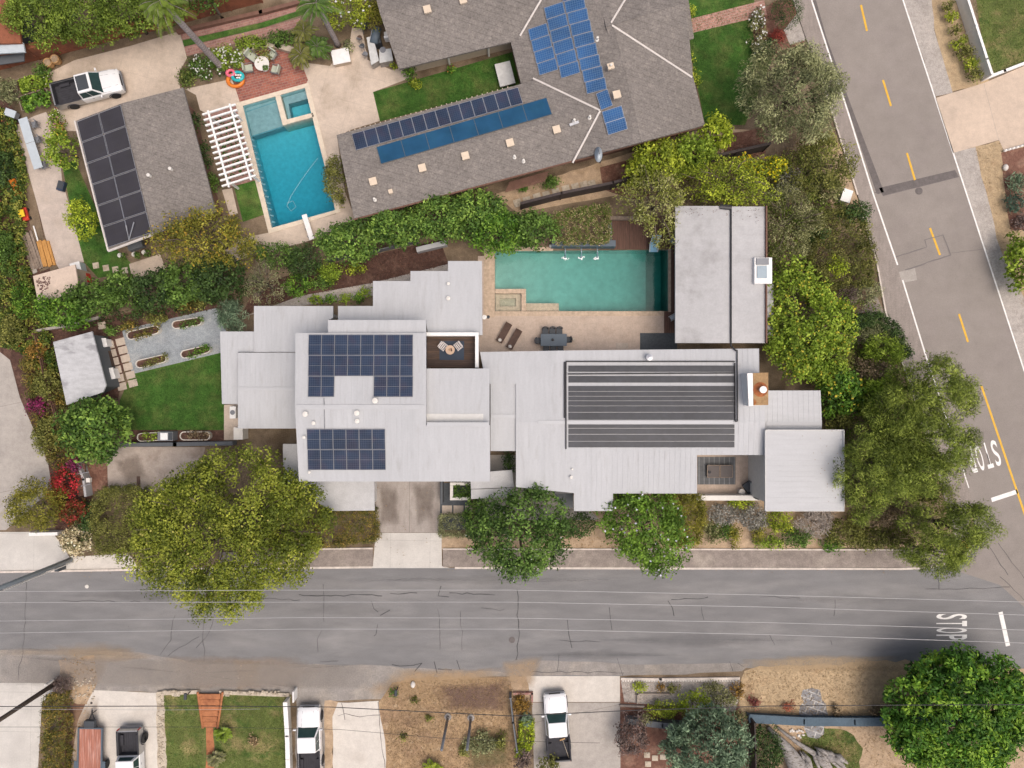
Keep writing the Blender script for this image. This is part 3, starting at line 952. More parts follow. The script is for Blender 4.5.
# cracks filled with tar
mb = MB()
CR = [[(298, 595), (330, 596), (378, 595), (382, 596)], [(391, 594), (417, 593)], [(440, 587), (439, 595), (449, 597)], [(450, 593), (480, 594), (495, 595)],
      [(372, 600), (374, 608), (378, 612)], [(380, 616), (390, 610)], [(377, 625), (376, 634), (374, 636)], [(438, 608), (441, 632), (440, 650)], [(461, 612), (462, 650)],
      [(322, 630), (318, 640), (318, 652)], [(323, 584), (324, 622)], [(320, 662), (338, 661)], [(392, 665), (414, 666), (422, 663)], [(415, 672), (422, 663)], [(435, 662), (437, 673)], [(437, 668), (452, 670)],
      [(457, 660), (460, 670)], [(517, 590), (519, 640), (516, 660)], [(568, 620), (569, 635), (572, 648)], [(609, 608), (612, 630)], [(667, 601), (672, 609), (674, 616)], [(672, 600), (705, 598), (708, 597)],
      [(616, 657), (620, 665), (623, 676)], [(558, 656), (557, 672)], [(729, 662), (733, 671)], [(738, 664), (744, 667)], [(701, 605), (704, 620)], [(522, 672), (600, 672), (624, 673)], [(482, 607), (500, 610), (505, 609)],
      [(203, 612), (204, 662)], [(175, 615), (170, 640), (160, 655)], [(200, 636), (180, 648), (168, 656)], [(216, 612), (210, 632), (196, 648)], [(26, 580), (24, 640), (18, 680)], [(835, 600), (834, 616)], [(938, 578), (939, 590)], [(925, 590), (975, 589), (1010, 587)],
      [(986, 543), (1008, 575)], [(998, 543), (1024, 578)], [(770, 634), (775, 645)], [(128, 628), (129, 626)], [(1000, 576), (1024, 600)], [(760, 596), (800, 598)], [(240, 598), (300, 600)], [(60, 600), (140, 602)], [(560, 640), (600, 642)], [(830, 640), (832, 645)]]
for i, c_ in enumerate(CR):
    ribbon_mb(mb, c_, .07 if 11 < i < 22 or i < 7 else .04, Z(6), wob=.09, seed=i)
o = mb.build('road_crack', 'tar'); o['kind'] = 'structure'
mb = MB()
CW = [[(896, 257), (927, 247), (925, 240), (943, 235), (951, 255), (905, 270)], [(951, 253), (984, 249)]]
for i, c_ in enumerate(CW):
    ribbon_mb(mb, c_, (.10, .04, .03, .03)[i], Z(6), wob=.03, seed=60 + i)
o = mb.build('road_crack', 'seal'); o['kind'] = 'structure'
mb = MB(); mb.lathe([(.30, 0.0), (.30, .012), (0.0001, .014)], W(919, 191, Z(5)), 20); mb.lathe([(.26, 0.0), (.26, .012), (0.0001, .014)], W(32 + 480, 700 - 60, Z(5)), 20)
o = mb.build('road_manhole', 'asphalt_patch'); o['kind'] = 'structure'

# ---- painted markings
mb = MB()
for a, b in [((800, -190), (807, -162)), ((822, -118), (829, -90)), ((843, -56), (850, -30)), ((861, 5), (867, 31)), ((883, 80), (891, 106)), ((907, 153), (915, 180)), ((930, 228), (940, 255)), ((959, 314), (968, 342)), ((981.5, 386), (1024, 512)), ((1024, 512), (1060, 618))]:
    ribbon_mb(mb, [a, b], .17, Z(5))
o = mb.build('road_marking', 'road_yellow'); o['kind'] = 'structure'
mb = MB()
for pts, w in [([(811.6, 0), (849.6, 117), (872.6, 192), (897.6, 265)], .13), ([(902.6, 280), (925.6, 355), (952.6, 437), (968.6, 488)], .13), ([(786, -75), (810, 0)], .11), ([(879, -75), (903, 0), (966, 192), (1024, 370), (1060, 480)], .12),
               ([(991.5, 500), (1017.5, 491.5)], .36), ([(1000.5, 612), (1008, 646)], .36)]:
    ribbon_mb(mb, pts, w, Z(5))
o = mb.build('road_marking', 'road_white'); o['kind'] = 'structure'


def road_text(txt, center, along, letter_len, letter_w, gap):
    """letters drawn tall along the driving direction; 'along' = heading angle (world)"""
    for i, ch in enumerate(txt):
        cu = bpy.data.curves.new('letter', 'FONT'); cu.body = ch; cu.size = 1; cu.align_x = 'CENTER'; cu.align_y = 'CENTER'; cu.offset = .012
        tmp = bpy.data.objects.new('letter', cu); COL.objects.link(tmp)
        dg = bpy.context.evaluated_depsgraph_get(); dg.update()
        me = bpy.data.meshes.new_from_object(tmp.evaluated_get(dg))
        bpy.data.objects.remove(tmp); bpy.data.curves.remove(cu)
        co = np.empty(len(me.vertices) * 3); me.vertices.foreach_get('co', co); co = co.reshape(-1, 3)
        lo, hi = co.min(0), co.max(0)
        x = ((co[:, 0] - (lo[0] + hi[0]) / 2) / (hi[0] - lo[0])) * letter_w
        y = ((co[:, 1] - (lo[1] + hi[1]) / 2) / (hi[1] - lo[1])) * letter_len
        x += (i - (len(txt) - 1) / 2) * (letter_w + gap)
        rot = along - math.pi / 2
        X = center.x + x * math.cos(rot) - y * math.sin(rot); Y = center.y + x * math.sin(rot) + y * math.cos(rot)
        co[:, 0], co[:, 1], co[:, 2] = X - center.x, Y - center.y, 0
        me.vertices.foreach_set('co', co.ravel().astype(np.float32)); me.update()
        me.materials.clear(); me.materials.append(MATS['road_white'])
        o = bpy.data.objects.new('road_marking', me); o.location = (center.x, center.y, Z(6)); COL.objects.link(o); o['kind'] = 'structure'


road_text('STOP', W(951.5, 626.8), 0.0, 2.55, .44, .13)
road_text('STOP', W(983.5, 456.5), R(-74), 2.2, .50, .20)

# ---- pavements with kerbs
o = MB().prism(WL([(443, 549), (700, 549.5), (900, 550), (935, 549), (955, 541), (966, 527), (974, 531), (974, 541), (965, 556), (945, 565), (915, 567.2), (690, 567.2), (443, 566.5)]), -.05, .11).build('pavement', 'pavement'); o['kind'] = 'structure'
o = MB().prism(WL([(306, 549.5), (373, 548.5), (373, 566), (220, 567.5), (220, 552)]), -.05, .11).build('pavement', 'pavement'); o['kind'] = 'structure'
o = MB().prism(WL([(786, -60), (780, -60), (792, 0), (806, 40), (843, 150), (857, 195), (876, 255), (885, 312), (899, 355), (926, 437), (944, 500), (955.3, 541), (965.8, 527), (974, 512), (967, 486), (951, 437), (924, 355), (896, 265), (871, 192), (848, 117), (810, 0), (791, -60)]), -.05, .1).build('pavement', 'pavement_side'); o['kind'] = 'structure'
mb = MB()
kerb_mb(mb, [(455, 567.6), (690, 568.2), (900, 568.6), (930, 567.5), (950, 563), (966, 554), (974.5, 543), (976, 530)], .16, .125)
kerb_mb(mb, [(443, 548.7), (700, 549), (900, 549.5)], .12, .14)
kerb_mb(mb, [(306, 548.9), (373, 548)], .12, .14)
kerb_mb(mb, [(0, 571.8), (140, 569.3), (235, 568.2), (372, 567.0)], .16, .12)
kerb_mb(mb, [(826, 95), (843, 150), (857, 195)], .12, .14)
kerb_mb(mb, [(862, 215), (876, 262), (885, 312)], .12, .14)
kerb_mb(mb, [(885, 312), (899, 355), (926, 437), (939, 478)], .12, .14)
o = mb.build('pavement_kerb', 'kerb'); o['kind'] = 'structure'
mb = MB(); mb.prism(WL([(962, 540), (969, 546), (964, 552), (957, 546)]), .09, .118)
o = mb.build('pavement_ramp', 'road_yellow'); o['kind'] = 'structure'
# driveway of the flat-roofed house
sheet('driveway', [(375, 478), (440, 478), (440, 532.5), (376, 532.5)], Z(4), 'concrete_drive')
o = MB().prism(WL([(375.8, 532.8), (441.5, 532.8), (442, 566), (450, 568), (366, 568), (373, 565)]), -.05, Z(6)).build('driveway_apron', 'concrete_pale'); o['kind'] = 'structure'
soft_patch('driveway_stain', [(378, 482), (398, 484), (400, 525), (380, 530)], Z(6), (.2, .165, .14), .6, seed=50)
soft_patch('driveway_stain', [(412, 482), (436, 482), (434, 520), (416, 528)], Z(6), (.2, .165, .14), .6, seed=51)
sheet('dirt', [(440, 536), (700, 536), (700, 549), (440, 549)], Z(3), 'dirt_tan')
sheet('dirt', [(318, 512), (375, 512), (375, 549), (306, 549)], Z(3), 'soil')
sheet('dirt', [(560, 490), (700, 495), (860, 505), (960, 470), (975, 520), (940, 548), (700, 548.5), (560, 548)], Z(2), 'dirt_tan', rough=(12, 1), seed=9)
sheet('dirt', [(780, 40), (800, 40), (845, 155), (880, 312), (926, 437), (940, 500), (850, 505), (845, 430), (775, 350), (775, 210), (700, 150), (720, 110), (800, 110)], Z(2), 'soil', rough=(14, 2), seed=10)
sheet('dirt', [(832, 128), (843, 152), (858, 200), (868, 230), (838, 232), (820, 160)], Z(3), 'dirt_tan')
sheet('dirt', [(848, 322), (876, 295), (886, 316), (892, 340), (850, 345)], Z(3), 'pavement')
# ---- right-hand verge, apron, gravel
sheet('gravel', [(860, -80), (880, -75), (903, 0), (936, 97), (952, 93), (935, 30), (925, -80)], Z(3), 'gravel_grey', rough=(12, .8), seed=11)
sheet('dirt', [(925, -80), (928, 0), (950, 92), (990, 84), (965, 0), (950, -80)], Z(2), 'straw_ground', rough=(12, 1), seed=12)
sheet('apron', [(935.5, 98), (984, 83), (1024, 66), (1100, 45), (1100, 120), (1024, 144), (1004, 151), (999, 140), (953, 153)], Z(5), 'apron_tan')
ribbon = MB(); ribbon_mb(ribbon, [(984, 84), (999, 141)], .03, Z(6)); o = ribbon.build('apron_joint', 'concrete_brown'); o['kind'] = 'structure'
sheet('gravel', [(953, 153), (976, 147), (985, 190), (1000, 250), (1040, 330), (1040, 420), (1024, 372), (966, 192)], Z(4), 'gravel_grey', rough=(12, 1.2), seed=13)
sheet('dirt', [(972, 148), (1000, 140), (1004, 151), (1100, 125), (1100, 420), (1040, 420), (1035, 330), (1000, 250)], Z(2), 'straw_ground', rough=(12, 1.5), seed=14)
sheet('dirt', [(1001, 152), (1100, 130), (1100, 230), (1010, 230), (1004, 190)], Z(3), 'mulch_red', rough=(10, 1), seed=15)
sheet('lawn', [(968, -60), (1100, -90), (1100, 40), (1024, 62), (992, 76), (982, 40)], Z(4), 'lawn_light')

# ---- lower edge: driveways, dry lots, lawns
sheet('driveway', [(-200, 683), (55, 683), (58, 690), (42, 702), (38, 768), (38, 1000), (-200, 1000)], Z(4), 'concrete_pale')
sheet('driveway', [(92, 690), (158, 693), (161, 768), (165, 1000), (66, 1000), (70, 768), (78, 720)], Z(4), 'concrete_light')
soft_patch('driveway_stain', [(70, 700), (100, 696), (96, 768), (66, 790)], Z(5), (.42, .30, .2), .6, seed=52)
sheet('dirt', [(60, 690), (95, 690), (82, 720), (70, 768), (60, 1000), (54, 1000), (58, 720)], Z(3), 'mulch_red', rough=(10, 1), seed=16)
sheet('dirt', [(58, 660), (95, 655), (97, 680), (86, 705), (62, 700)], Z(5), 'dirt_tan', rough=(8, 1.6), seed=17)
sheet('lawn', [(162, 695), (198, 693), (206, 728), (205, 1000), (166, 1000)], Z(4), 'lawn_light', rough=(10, 1), seed=18)
sheet('lawn', [(219, 693), (290, 695), (291, 1000), (218, 1000), (214, 728)], Z(4), 'lawn_light', rough=(10, 1), seed=19)
sheet('path', [(202, 726), (217, 726), (214, 748), (222, 800), (204, 800)], Z(3), 'terracotta_step')
sheet('dirt', [(156, 692), (164, 692), (168, 800), (159, 800)], Z(5), 'stone_pale', rough=(6, .8), seed=20)
sheet('driveway', [(338, 703), (378, 701), (385, 740), (390, 1000), (333, 1000), (333, 717)], Z(5), 'concrete_light', rough=(9, .8), seed=21)
ribbon = MB()
for i, c_ in enumerate([[(338, 716), (345, 714), (360, 717), (380, 715)], [(378, 702), (380, 730), (385, 768)], [(342, 703), (345, 720)]]):
    ribbon_mb(ribbon, c_, .05, Z(6), wob=.05, seed=80 + i)
o = ribbon.build('driveway_crack', 'asphalt_patch'); o['kind'] = 'structure'
sheet('dirt', [(320, 700), (340, 702), (333, 720), (334, 1000), (324, 1000)], Z(3), 'dirt_tan', rough=(8, 1.4), seed=22)
sheet('dirt', [(296, 698), (324, 700), (326, 1000), (294, 1000)], Z(4), 'asphalt_old', rough=(9, 1), seed=23)
sheet('dirt', [(392, 682), (420, 677), (510, 677), (516, 700), (530, 1000), (388, 1000), (384, 740), (379, 702)], Z(4), 'dry_grass', rough=(9, 1.6), seed=24)
soft_patch('dry_soil', [(430, 684), (510, 680), (512, 714), (440, 712)], Z(5), (.18, .12, .10), .8, nscale=1.6, seed=53)
soft_patch('dry_soil', [(470, 735), (515, 722), (514, 770), (460, 775)], Z(5), (.12, .13, .06), .6, nscale=1.6, seed=54)
sheet('driveway', [(526, 676), (620, 676), (620, 702), (532, 702)], Z(5), 'concrete_light')
sheet('driveway', [(532, 702.6), (620, 702.6), (622, 1000), (538, 1000), (534, 768)], Z(5), 'concrete_grey')
sheet('dirt', [(510, 676), (526, 676), (532, 702), (514, 702)], Z(6), 'dirt_tan', rough=(7, 1), seed=25)
sheet('gravel', [(620, 680), (745, 680), (748, 1000), (620, 1000)], Z(3), 'mulch_red', rough=(10, 1), seed=26)
sheet('gravel', [(621, 681), (742, 681), (735, 712), (624, 702)], Z(4), 'gravel_grey', rough=(9, 1), seed=27)
sheet('dirt', [(745, 672), (760, 667), (830, 665), (905, 660), (1000, 668), (1100, 668), (1100, 720), (742, 720), (738, 690)], Z(4), 'straw_ground', rough=(9, 1.6), seed=28)
sheet('dirt', [(748, 722), (1100, 722), (1100, 1000), (748, 1000)], Z(3), 'dirt_tan')
sheet('lawn', [(800, 735), (820, 728), (848, 730), (862, 748), (858, 790), (800, 790)], Z(4), 'lawn_light', rough=(7, 1.6), seed=29)
sheet('path', [(803, 690), (812, 688), (820, 690), (822, 700), (826, 704), (828, 716), (824, 722), (824, 734), (818, 739), (808, 737), (804, 728), (806, 722), (799, 716), (800, 706), (804, 702), (801, 696)], Z(6), 'flagstone')

# ---- west: streets and terraces
sheet('driveway', [(-200, 340), (0, 352), (10, 360), (20, 398), (48, 462), (52, 490), (40, 500), (6, 530), (-200, 530)], Z(3), 'concrete_grey')
sheet('driveway', [(-200, 532), (52, 532), (62, 545), (70, 558), (70, 571), (-200, 573)], Z(4), 'concrete_pale')
sheet('path', [(70, 557), (128, 553.5), (134, 560), (138, 569), (70, 570.5)], Z(4), 'concrete_light')
sheet('path', [(60, 568.5), (140, 566), (180, 566), (180, 569), (70, 571)], Z(5), 'concrete_light')
sheet('slope_soil', [(0, 90), (22, 120), (50, 268), (52, 300), (60, 400), (95, 490), (80, 560), (60, 545), (40, 470), (0, 350)], Z(2), 'mulch')
sheet('terrace', [(15, 126), (34, 116), (46, 112), (58, 134), (62, 180), (72, 215), (84, 262), (60, 270), (50, 255), (36, 200)], Z(4), 'terrace_stone')
sheet('dirt', [(20, 130), (36, 200), (50, 268), (40, 272), (28, 215), (15, 150)], Z(3), 'soil')
sheet('lawn', [(62, 165), (75, 160), (112, 245), (130, 262), (134, 272), (98, 278), (84, 262), (72, 215)], Z(3), 'lawn')
sheet('patio', [(129, 264), (160, 254), (168, 274), (132, 278)], Z(4), 'concrete_tan')
sheet('mulch_bed', [(45, 330), (140, 310), (220, 285), (222, 312), (150, 330), (130, 336), (118, 400), (60, 410)], Z(3), 'mulch')
sheet('gravel_court', [(122, 330), (216, 308), (226, 330), (224, 352), (132, 374)], Z(4), 'gravel_blue')
sheet('lawn', [(131, 374.5), (222, 352.5), (226, 430), (118, 430), (120, 400)], Z(5), 'lawn')
sheet('mulch_bed', [(132, 429), (226, 429), (226, 442), (132, 442)], Z(4), 'mulch')
sheet('courtyard', [(107, 447), (205, 447), (200, 490), (135, 492), (108, 489)], Z(5), 'concrete_brown')
soft_patch('courtyard_stain', [(112, 460), (140, 452), (150, 478), (125, 486)], Z(6), (.22, .18, .15), .6, seed=55)
sheet('path', [(88, 464), (107, 464), (108, 490), (89, 492)], Z(4), 'mulch_red')
sheet('path', [(224, 405), (238, 404), (238, 440), (224, 440)], Z(6), 'concrete_tan')
sheet('dirt', [(130, 490), (330, 470), (375, 512), (310, 560), (130, 566)], Z(2), 'soil')
# path with square pavers beside the garden shed
mb = MB()
for r_ in range(6):
    for c_ in range(2):
        x = 104.5 + r_ * 2.5 + c_ * 11; y = 345 + r_ * 8.3 - c_ * 3.2
        mb.box(W(x + 5, y, .03), (.74, .60, .05), R(14))
o = mb.build('path', 'paver', bevel=.008); o['kind'] = 'structure'
# ---- north-west garden
sheet('driveway', [(48, 73), (75, 60), (130, 46), (180, 31), (187, 58), (179, 73), (180, 90), (128, 104), (76, 122), (77, 131), (62, 131)], Z(4), 'concrete_tan')
sheet('garden_soil', [(0, 66), (50, 66), (62, 131), (44, 114), (30, 114), (0, 100)], Z(3), 'soil')
sheet('brick_path', [(180, 34), (262, 15), (300, 5), (330, -6), (330, 0), (262, 22), (182, 40)], Z(4), 'brick_dull')
sheet('lawn', [(182, 40.5), (262, 22.5), (330, 1), (330, 6), (262, 28), (184, 46.5)], Z(4), 'lawn')
sheet('brick_path', [(184, 47), (262, 28.5), (300, 18), (300, 26), (262, 37), (187, 56)], Z(4), 'brick_dull')
sheet('flower_bed', [(180, 62), (190, 57), (262, 40), (350, 15), (390, 0), (396, 30), (365, 40), (330, 60), (305, 70), (285, 50), (250, 52), (232, 78), (200, 84), (182, 88), (179, 74)], Z(3), 'soil', rough=(8, .8), seed=30)
sheet('terrace', [(185, 89), (232, 79), (240, 102), (206, 113), (200, 110), (196, 95)], Z(4), 'concrete_tan')
sheet('brick_terrace', [(234, 83), (242, 60), (255, 50), (285, 48), (300, 60), (308, 80), (306, 84), (240, 103)], Z(5), 'brick_paving')
sheet('terrace', [(306, 84), (300, 62), (330, 66), (350, 40), (352, 28), (362, 28), (368, 60), (392, 70), (402, 68), (410, 78), (373, 92), (380, 121), (350, 130), (337, 137), (345, 192), (356, 220), (312, 240), (232, 262), (225, 250), (243, 238), (272, 232), (336, 214)], Z(4), 'concrete_tan')
sheet('lawn', [(373, 92), (512, 52), (520, 85), (380, 121.5)], Z(5), 'lawn')
sheet('lawn', [(234, 186), (256, 180), (266, 214), (243, 222)], Z(4), 'lawn')
sheet('dirt', [(188, 115), (206, 113), (236, 186), (242, 224), (215, 215)], Z(3), 'soil')
sheet('pergola_floor', [(204, 114), (240, 104), (256, 180), (228, 188)], Z(5), 'brick_dull')
sheet('path', [(222, 190), (232, 188), (238, 214), (230, 216)], Z(4), 'concrete_tan')
# mulch slope between the two properties
sheet('mulch_bed', [(255, 285), (330, 264), (440, 240), (450, 268), (400, 285), (370, 290), (310, 298), (262, 306), (240, 320)], Z(3), 'mulch')
sheet('path', [(240, 318), (300, 296), (372, 283), (448, 264), (448, 274), (410, 286), (372, 296), (300, 306), (260, 312)], Z(4), 'gravel_grey')
# around the N house
sheet('dirt', [(495, 195), (640, 150), (700, 130), (765, 130), (765, 160), (690, 172), (640, 190), (520, 214)], Z(3), 'dirt_tan', rough=(10, 1), seed=31)
sheet('mulch_bed', [(600, 168), (705, 138), (720, 165), (640, 200), (604, 190)], Z(4), 'mulch_red', rough=(10, .8), seed=32)
sheet('mulch_bed', [(722, 134), (765, 128), (766, 154), (724, 162)], Z(4), 'mulch_red', rough=(10, .8), seed=33)
sheet('lawn', [(682, 10), (752, -8), (762, 30), (772, 60), (745, 125), (705, 125)], Z(3), 'lawn')
sheet('lawn', [(676, -60), (760, -60), (752, -8), (682, 10)], Z(2), 'lawn')
sheet('brick_path', [(686, 20), (764, 0), (767, 15), (692, 33)], Z(5), 'brick_path')
sheet('flower_bed', [(752, 16), (775, 0), (800, 0), (804, 42), (770, 60), (756, 55)], Z(4), 'mulch_red', rough=(9, .8), seed=34)
sheet('pavement_gravel', [(793, 0), (806, 40), (790, 45), (784, 30), (800, 10)], Z(5), 'gravel_grey')
# ---- pool terrace of the flat-roofed house
sheet('pool_terrace', [(478, 256), (494, 256), (494, 312.5), (668, 312.5), (668, 336), (640, 352), (478, 352)], Z(6), 'pool_deck')
sheet('timber_deck', [(611, 220), (676, 215), (676, 350), (664, 350), (664, 312), (669.5, 311), (669.5, 249), (611, 249)], Z(7), 'wood_deck')
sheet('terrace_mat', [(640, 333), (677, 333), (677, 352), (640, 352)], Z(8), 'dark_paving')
sheet('entry_paving', [(440, 483), (470, 483), (470, 530), (440, 530)], Z(5), 'dark_paving')
sheet('entry_slab', [(442, 505.5), (452, 505.5), (452, 514), (442, 514)], Z(6), 'paver')
sheet('entry_slab', [(453.5, 505.5), (463.5, 505.5), (463.5, 514), (453.5, 514)], Z(6), 'paver')
sheet('entry_slab', [(465, 505.5), (472, 505.5), (472, 514), (465, 514)], Z(6), 'paver')
sheet('side_yard', [(470, 455), (520, 455), (580, 500), (600, 520), (480, 520)], Z(3), 'concrete_grey')
sheet('patio', [(688, 448), (775, 448), (775, 500), (688, 500)], Z(6), 'pool_deck')

# ================================================================== POOLS
def pool(outline, depth_fn, water_mat, plaster, zw=-.10):
    """a basin let into the ground, its walls tiled, filled with water up to zw"""
    top = WL(outline, 0)
    n = len(top)
    vs = [(p.x, p.y, .0) for p in top] + [(p.x, p.y, -depth_fn(i)) for i, p in enumerate(top)]
    fs = [(i, n + i, n + (i + 1) % n, (i + 1) % n) for i in range(n)] + [tuple(range(n, 2 * n))]
    mb = MB(); mb.add(vs, fs); o = mb.build('pool_basin', plaster); o['kind'] = 'structure'
    c = sum(top, Vector()) / n
    ins = [c + (p - c) * 1.0005 for p in top]
    mb = MB(); mb.prism(ins, [-depth_fn(i) - .02 for i in range(n)], zw)
    w = mb.build('pool_water', water_mat); w['kind'] = 'structure'
    fix_normals(w)
    return o


# east pool: shallow at the spa end, deep beyond a step
EP = [(495, 251), (560, 250.7), (650, 250), (650.4, 250), (668, 250), (668, 311), (650.4, 311), (650, 311), (560, 311), (495, 311)]
dep = [.75, 1.25, 1.75, 2.6, 2.8, 2.8, 2.6, 1.75, 1.25, .75]
mb = MB()
tp = WL(EP, 0)
vs = [(p.x, p.y, 0) for p in tp] + [(p.x, p.y, -d) for p, d in zip(tp, dep)]
n = 10
fs = [(i, n + i, n + (i + 1) % n, (i + 1) % n) for i in range(n)]
for a, b, c_, d in ((0, 1, 8, 9), (1, 2, 7, 8), (2, 3, 6, 7), (3, 4, 5, 6)):
    fs.append((n + a, n + b, n + c_, n + d))
o = mb.add(vs, fs).build('pool_basin', 'plaster_teal'); o['kind'] = 'structure'
mb = MB(); mb.prism(WL(POOL_E, 0), [-.8, -2.85, -2.85, -.8], -.09)
o = mb.build('pool_water', 'water_teal'); o['kind'] = 'structure'; fix_normals(o)
# bench, spa walls (raised) and steps
mb = MB()
mb.prism(WL([(495.3, 289), (526, 289), (526, 293.5), (495.3, 293.5)]), -.9, .05)
mb.prism(WL([(521.5, 293.6), (526, 293.6), (526, 310.9), (521.5, 310.9)]), -.9, .05)
o = mb.build('pool_spa_wall', 'coping_stone'); o['kind'] = 'structure'
mb = MB(); mb.prism(WL([(526.2, 303), (559, 303), (559, 310.9), (526.2, 310.9)]), -1.2, -.22)
mb.prism(WL([(495.4, 293.8), (521.2, 293.8), (521.2, 310.8), (495.4, 310.8)]), -.85, -.45)
mb.prism(WL([(495.4, 293.8), (499.5, 293.8), (499.5, 310.8), (495.4, 310.8)]), -.44, -.25)
mb.prism(WL([(516, 293.8), (521.2, 293.8), (521.2, 310.8), (516, 310.8)]), -.44, -.25)
mb.prism(WL([(499.6, 306), (515.9, 306), (515.9, 310.8), (499.6, 310.8)]), -.44, -.25)
mb.prism(WL([(499.6, 293.8), (515.9, 293.8), (515.9, 298), (499.6, 298)]), -.44, -.25)
o = mb.build('pool_step', 'coping_stone'); o['kind'] = 'structure'
mb = MB()
mb.prism(WL([(484, 247), (494.9, 247), (494.9, 317), (484, 317)]), -.05, .05)
mb.prism(WL([(495, 311.2), (664, 311.2), (664, 316), (495, 316)]), -.05, .05)
mb.prism(WL([(495, 247), (553, 247), (553, 251), (495, 251)]), -.05, .05)
mb.prism(WL([(668.2, 249), (671, 249), (671, 312), (668.2, 312)]), -.05, .05)
o = mb.build('pool_coping', 'coping_stone', bevel=.01); o['kind'] = 'structure'
# west pool
pool(POOL_W, lambda i: (1.2, 1.2, 2.4, 2.4)[i], 'water_blue', 'plaster_aqua')
mb = MB()
outer = [(235.5, 103.5), (308.5, 83), (341, 212), (269, 234)]
for i in range(4):
    a, b = outer[i], outer[(i + 1) % 4]; c_, d = POOL_W[(i + 1) % 4], POOL_W[i]
    mb.prism(WL([a, b, c_, d]), -.05, .06)
o = mb.build('pool_coping', 'coping'); o['kind'] = 'structure'
mb = MB()
mb.prism(WL([(275.5, 96.8), (280.5, 95.4), (288, 124), (283, 125.6)]), -1.5, .06)
mb.prism(WL([(288, 124), (286.9, 119.8), (313.0, 113), (314.2, 117)]), -1.5, .06)
o = mb.build('pool_divider', 'coping'); o['kind'] = 'structure'
mb = MB()
mb.prism(WL([(243.2, 106.3), (275, 97), (282, 124.5), (250.5, 134.5)]), -1.2, -.42)     # shallow shelf
mb.prism(WL([(281, 95.8), (304.8, 88.6), (307, 96.5), (283.2, 103)]), -1.2, -.4)
mb.prism(WL([(283.2, 103), (287, 102), (290, 118), (287, 119.6)]), -1.2, -.4)
o = mb.build('pool_step', 'plaster_grey'); o['kind'] = 'structure'
mb = MB()
for k in range(14):                                                                  # dark tiles along the swimming lane edge
    t = k / 13
    mb.box(W(252.5 + 21 * t, 140 + 82 * t, -.07), (.30, .12, .02), R(-15))
o = mb.build('pool_tile', 'tile_line'); o['kind'] = 'structure'
mb = MB(); ribbon_mb(mb, [(250, 137), (282, 127)], .12, -.415); ribbon_mb(mb, [(246, 112), (278, 101)], .06, -.415)
o = mb.build('pool_tile', 'tile_line'); o['kind'] = 'structure'
# ---- grass blades, straw and litter
for q, nn, pal, lf in [([(133, 376), (221, 354), (225, 428), (122, 428)], 130, 'lawn', (.12, .03)), ([(374, 93), (512, 53), (519, 85), (381, 121)], 130, 'lawn', (.12, .03)),
                       ([(684, 10), (751, -6), (761, 30), (770, 60), (745, 124), (706, 124)], 110, 'lawn', (.12, .03)), ([(64, 167), (75, 162), (112, 247), (98, 276), (85, 262)], 110, 'lawn', (.12, .03)),
                       ([(164, 697), (197, 695), (204, 728), (204, 768), (168, 790)], 120, 'lawnlight', (.12, .035)), ([(221, 696), (289, 697), (290, 790), (220, 790), (215, 728)], 120, 'lawnlight', (.12, .035)),
                       ([(970, -10), (1030, -20), (1030, 60), (992, 75), (982, 40)], 110, 'lawnlight', (.12, .035)), ([(802, 737), (846, 732), (860, 748), (856, 790), (800, 790)], 120, 'lawnlight', (.14, .04))]:
    scatter('grass', q, .02, nn, pal, lf, up=.5, tilt=.7)
scatter('dry_straw', [(396, 684), (420, 679), (510, 679), (516, 700), (526, 790), (392, 790), (386, 740)], .02, 70, 'dry', (.2, .035), up=.6, tilt=.6)
scatter('dry_straw', [(747, 672), (905, 664), (960, 664), (960, 718), (745, 718)], .02, 60, 'straw', (.2, .035), up=.6, tilt=.6)
scatter('dry_straw', [(750, 726), (960, 726), (960, 800), (750, 800)], .02, 30, 'dry', (.2, .035), up=.6, tilt=.6)
scatter('dry_straw', [(974, 150), (1000, 142), (1030, 330), (1000, 250)], .02, 40, 'straw', (.16, .03), up=.6, tilt=.6)
scatter('leaf_litter', [(58, 655), (96, 655), (96, 690), (62, 720), (60, 768), (76, 768), (92, 700)], .03, 40, 'litter', (.13, .08), up=1, tilt=.3)
scatter('leaf_litter', [(560, 536), (700, 536), (700, 548), (560, 548)], .03, 20, 'litter', (.12, .07), up=1, tilt=.3)
scatter('leaf_litter', [(256, 287), (330, 266), (440, 242), (450, 266), (372, 284), (262, 304)], .03, 40, 'mulch', (.14, .06), up=1, tilt=.4)
scatter('leaf_litter', [(130, 336), (218, 290), (222, 308), (122, 328)], .03, 40, 'mulch', (.14, .06), up=1, tilt=.4)
scatter('leaf_litter', [(775, 150), (835, 130), (880, 312), (930, 437), (940, 500), (850, 505), (845, 430), (775, 350)], .03, 25, 'litter', (.14, .08), up=1, tilt=.4)
scatter('leaf_litter', [(600, 168), (760, 130), (765, 156), (640, 196)], .03, 20, 'mulch', (.14, .06), up=1, tilt=.4)
scatter('gravel', [(622, 682), (740, 682), (734, 712), (624, 702)], .015, 60, [(.2, .17, .15), (.4, .34, .3), (.55, .5, .45)], (.09, .08), up=1, tilt=.3)
scatter('leaf_litter', [(0, 573), (140, 571), (300, 569), (300, 576), (0, 580)], .03, 2, 'litter', (.1, .06), up=1, tilt=.3)
# ================================================================== BUILDINGS
def ray_plane(px, py, pl):
    """point of plane pl=(p0, n) that the photograph shows at this pixel"""
    p0, n = pl
    o = Vector((0, 0, H)); d = W(px, py, 0) - o
    t = (p0 - o).dot(n) / d.dot(n)
    return o + d * t


def plane_of(q):
    a, b, c = (W(*p) for p in q[:3])
    n = (b - a).cross(c - a).normalized()
    return (a, n if n.z > 0 else -n)


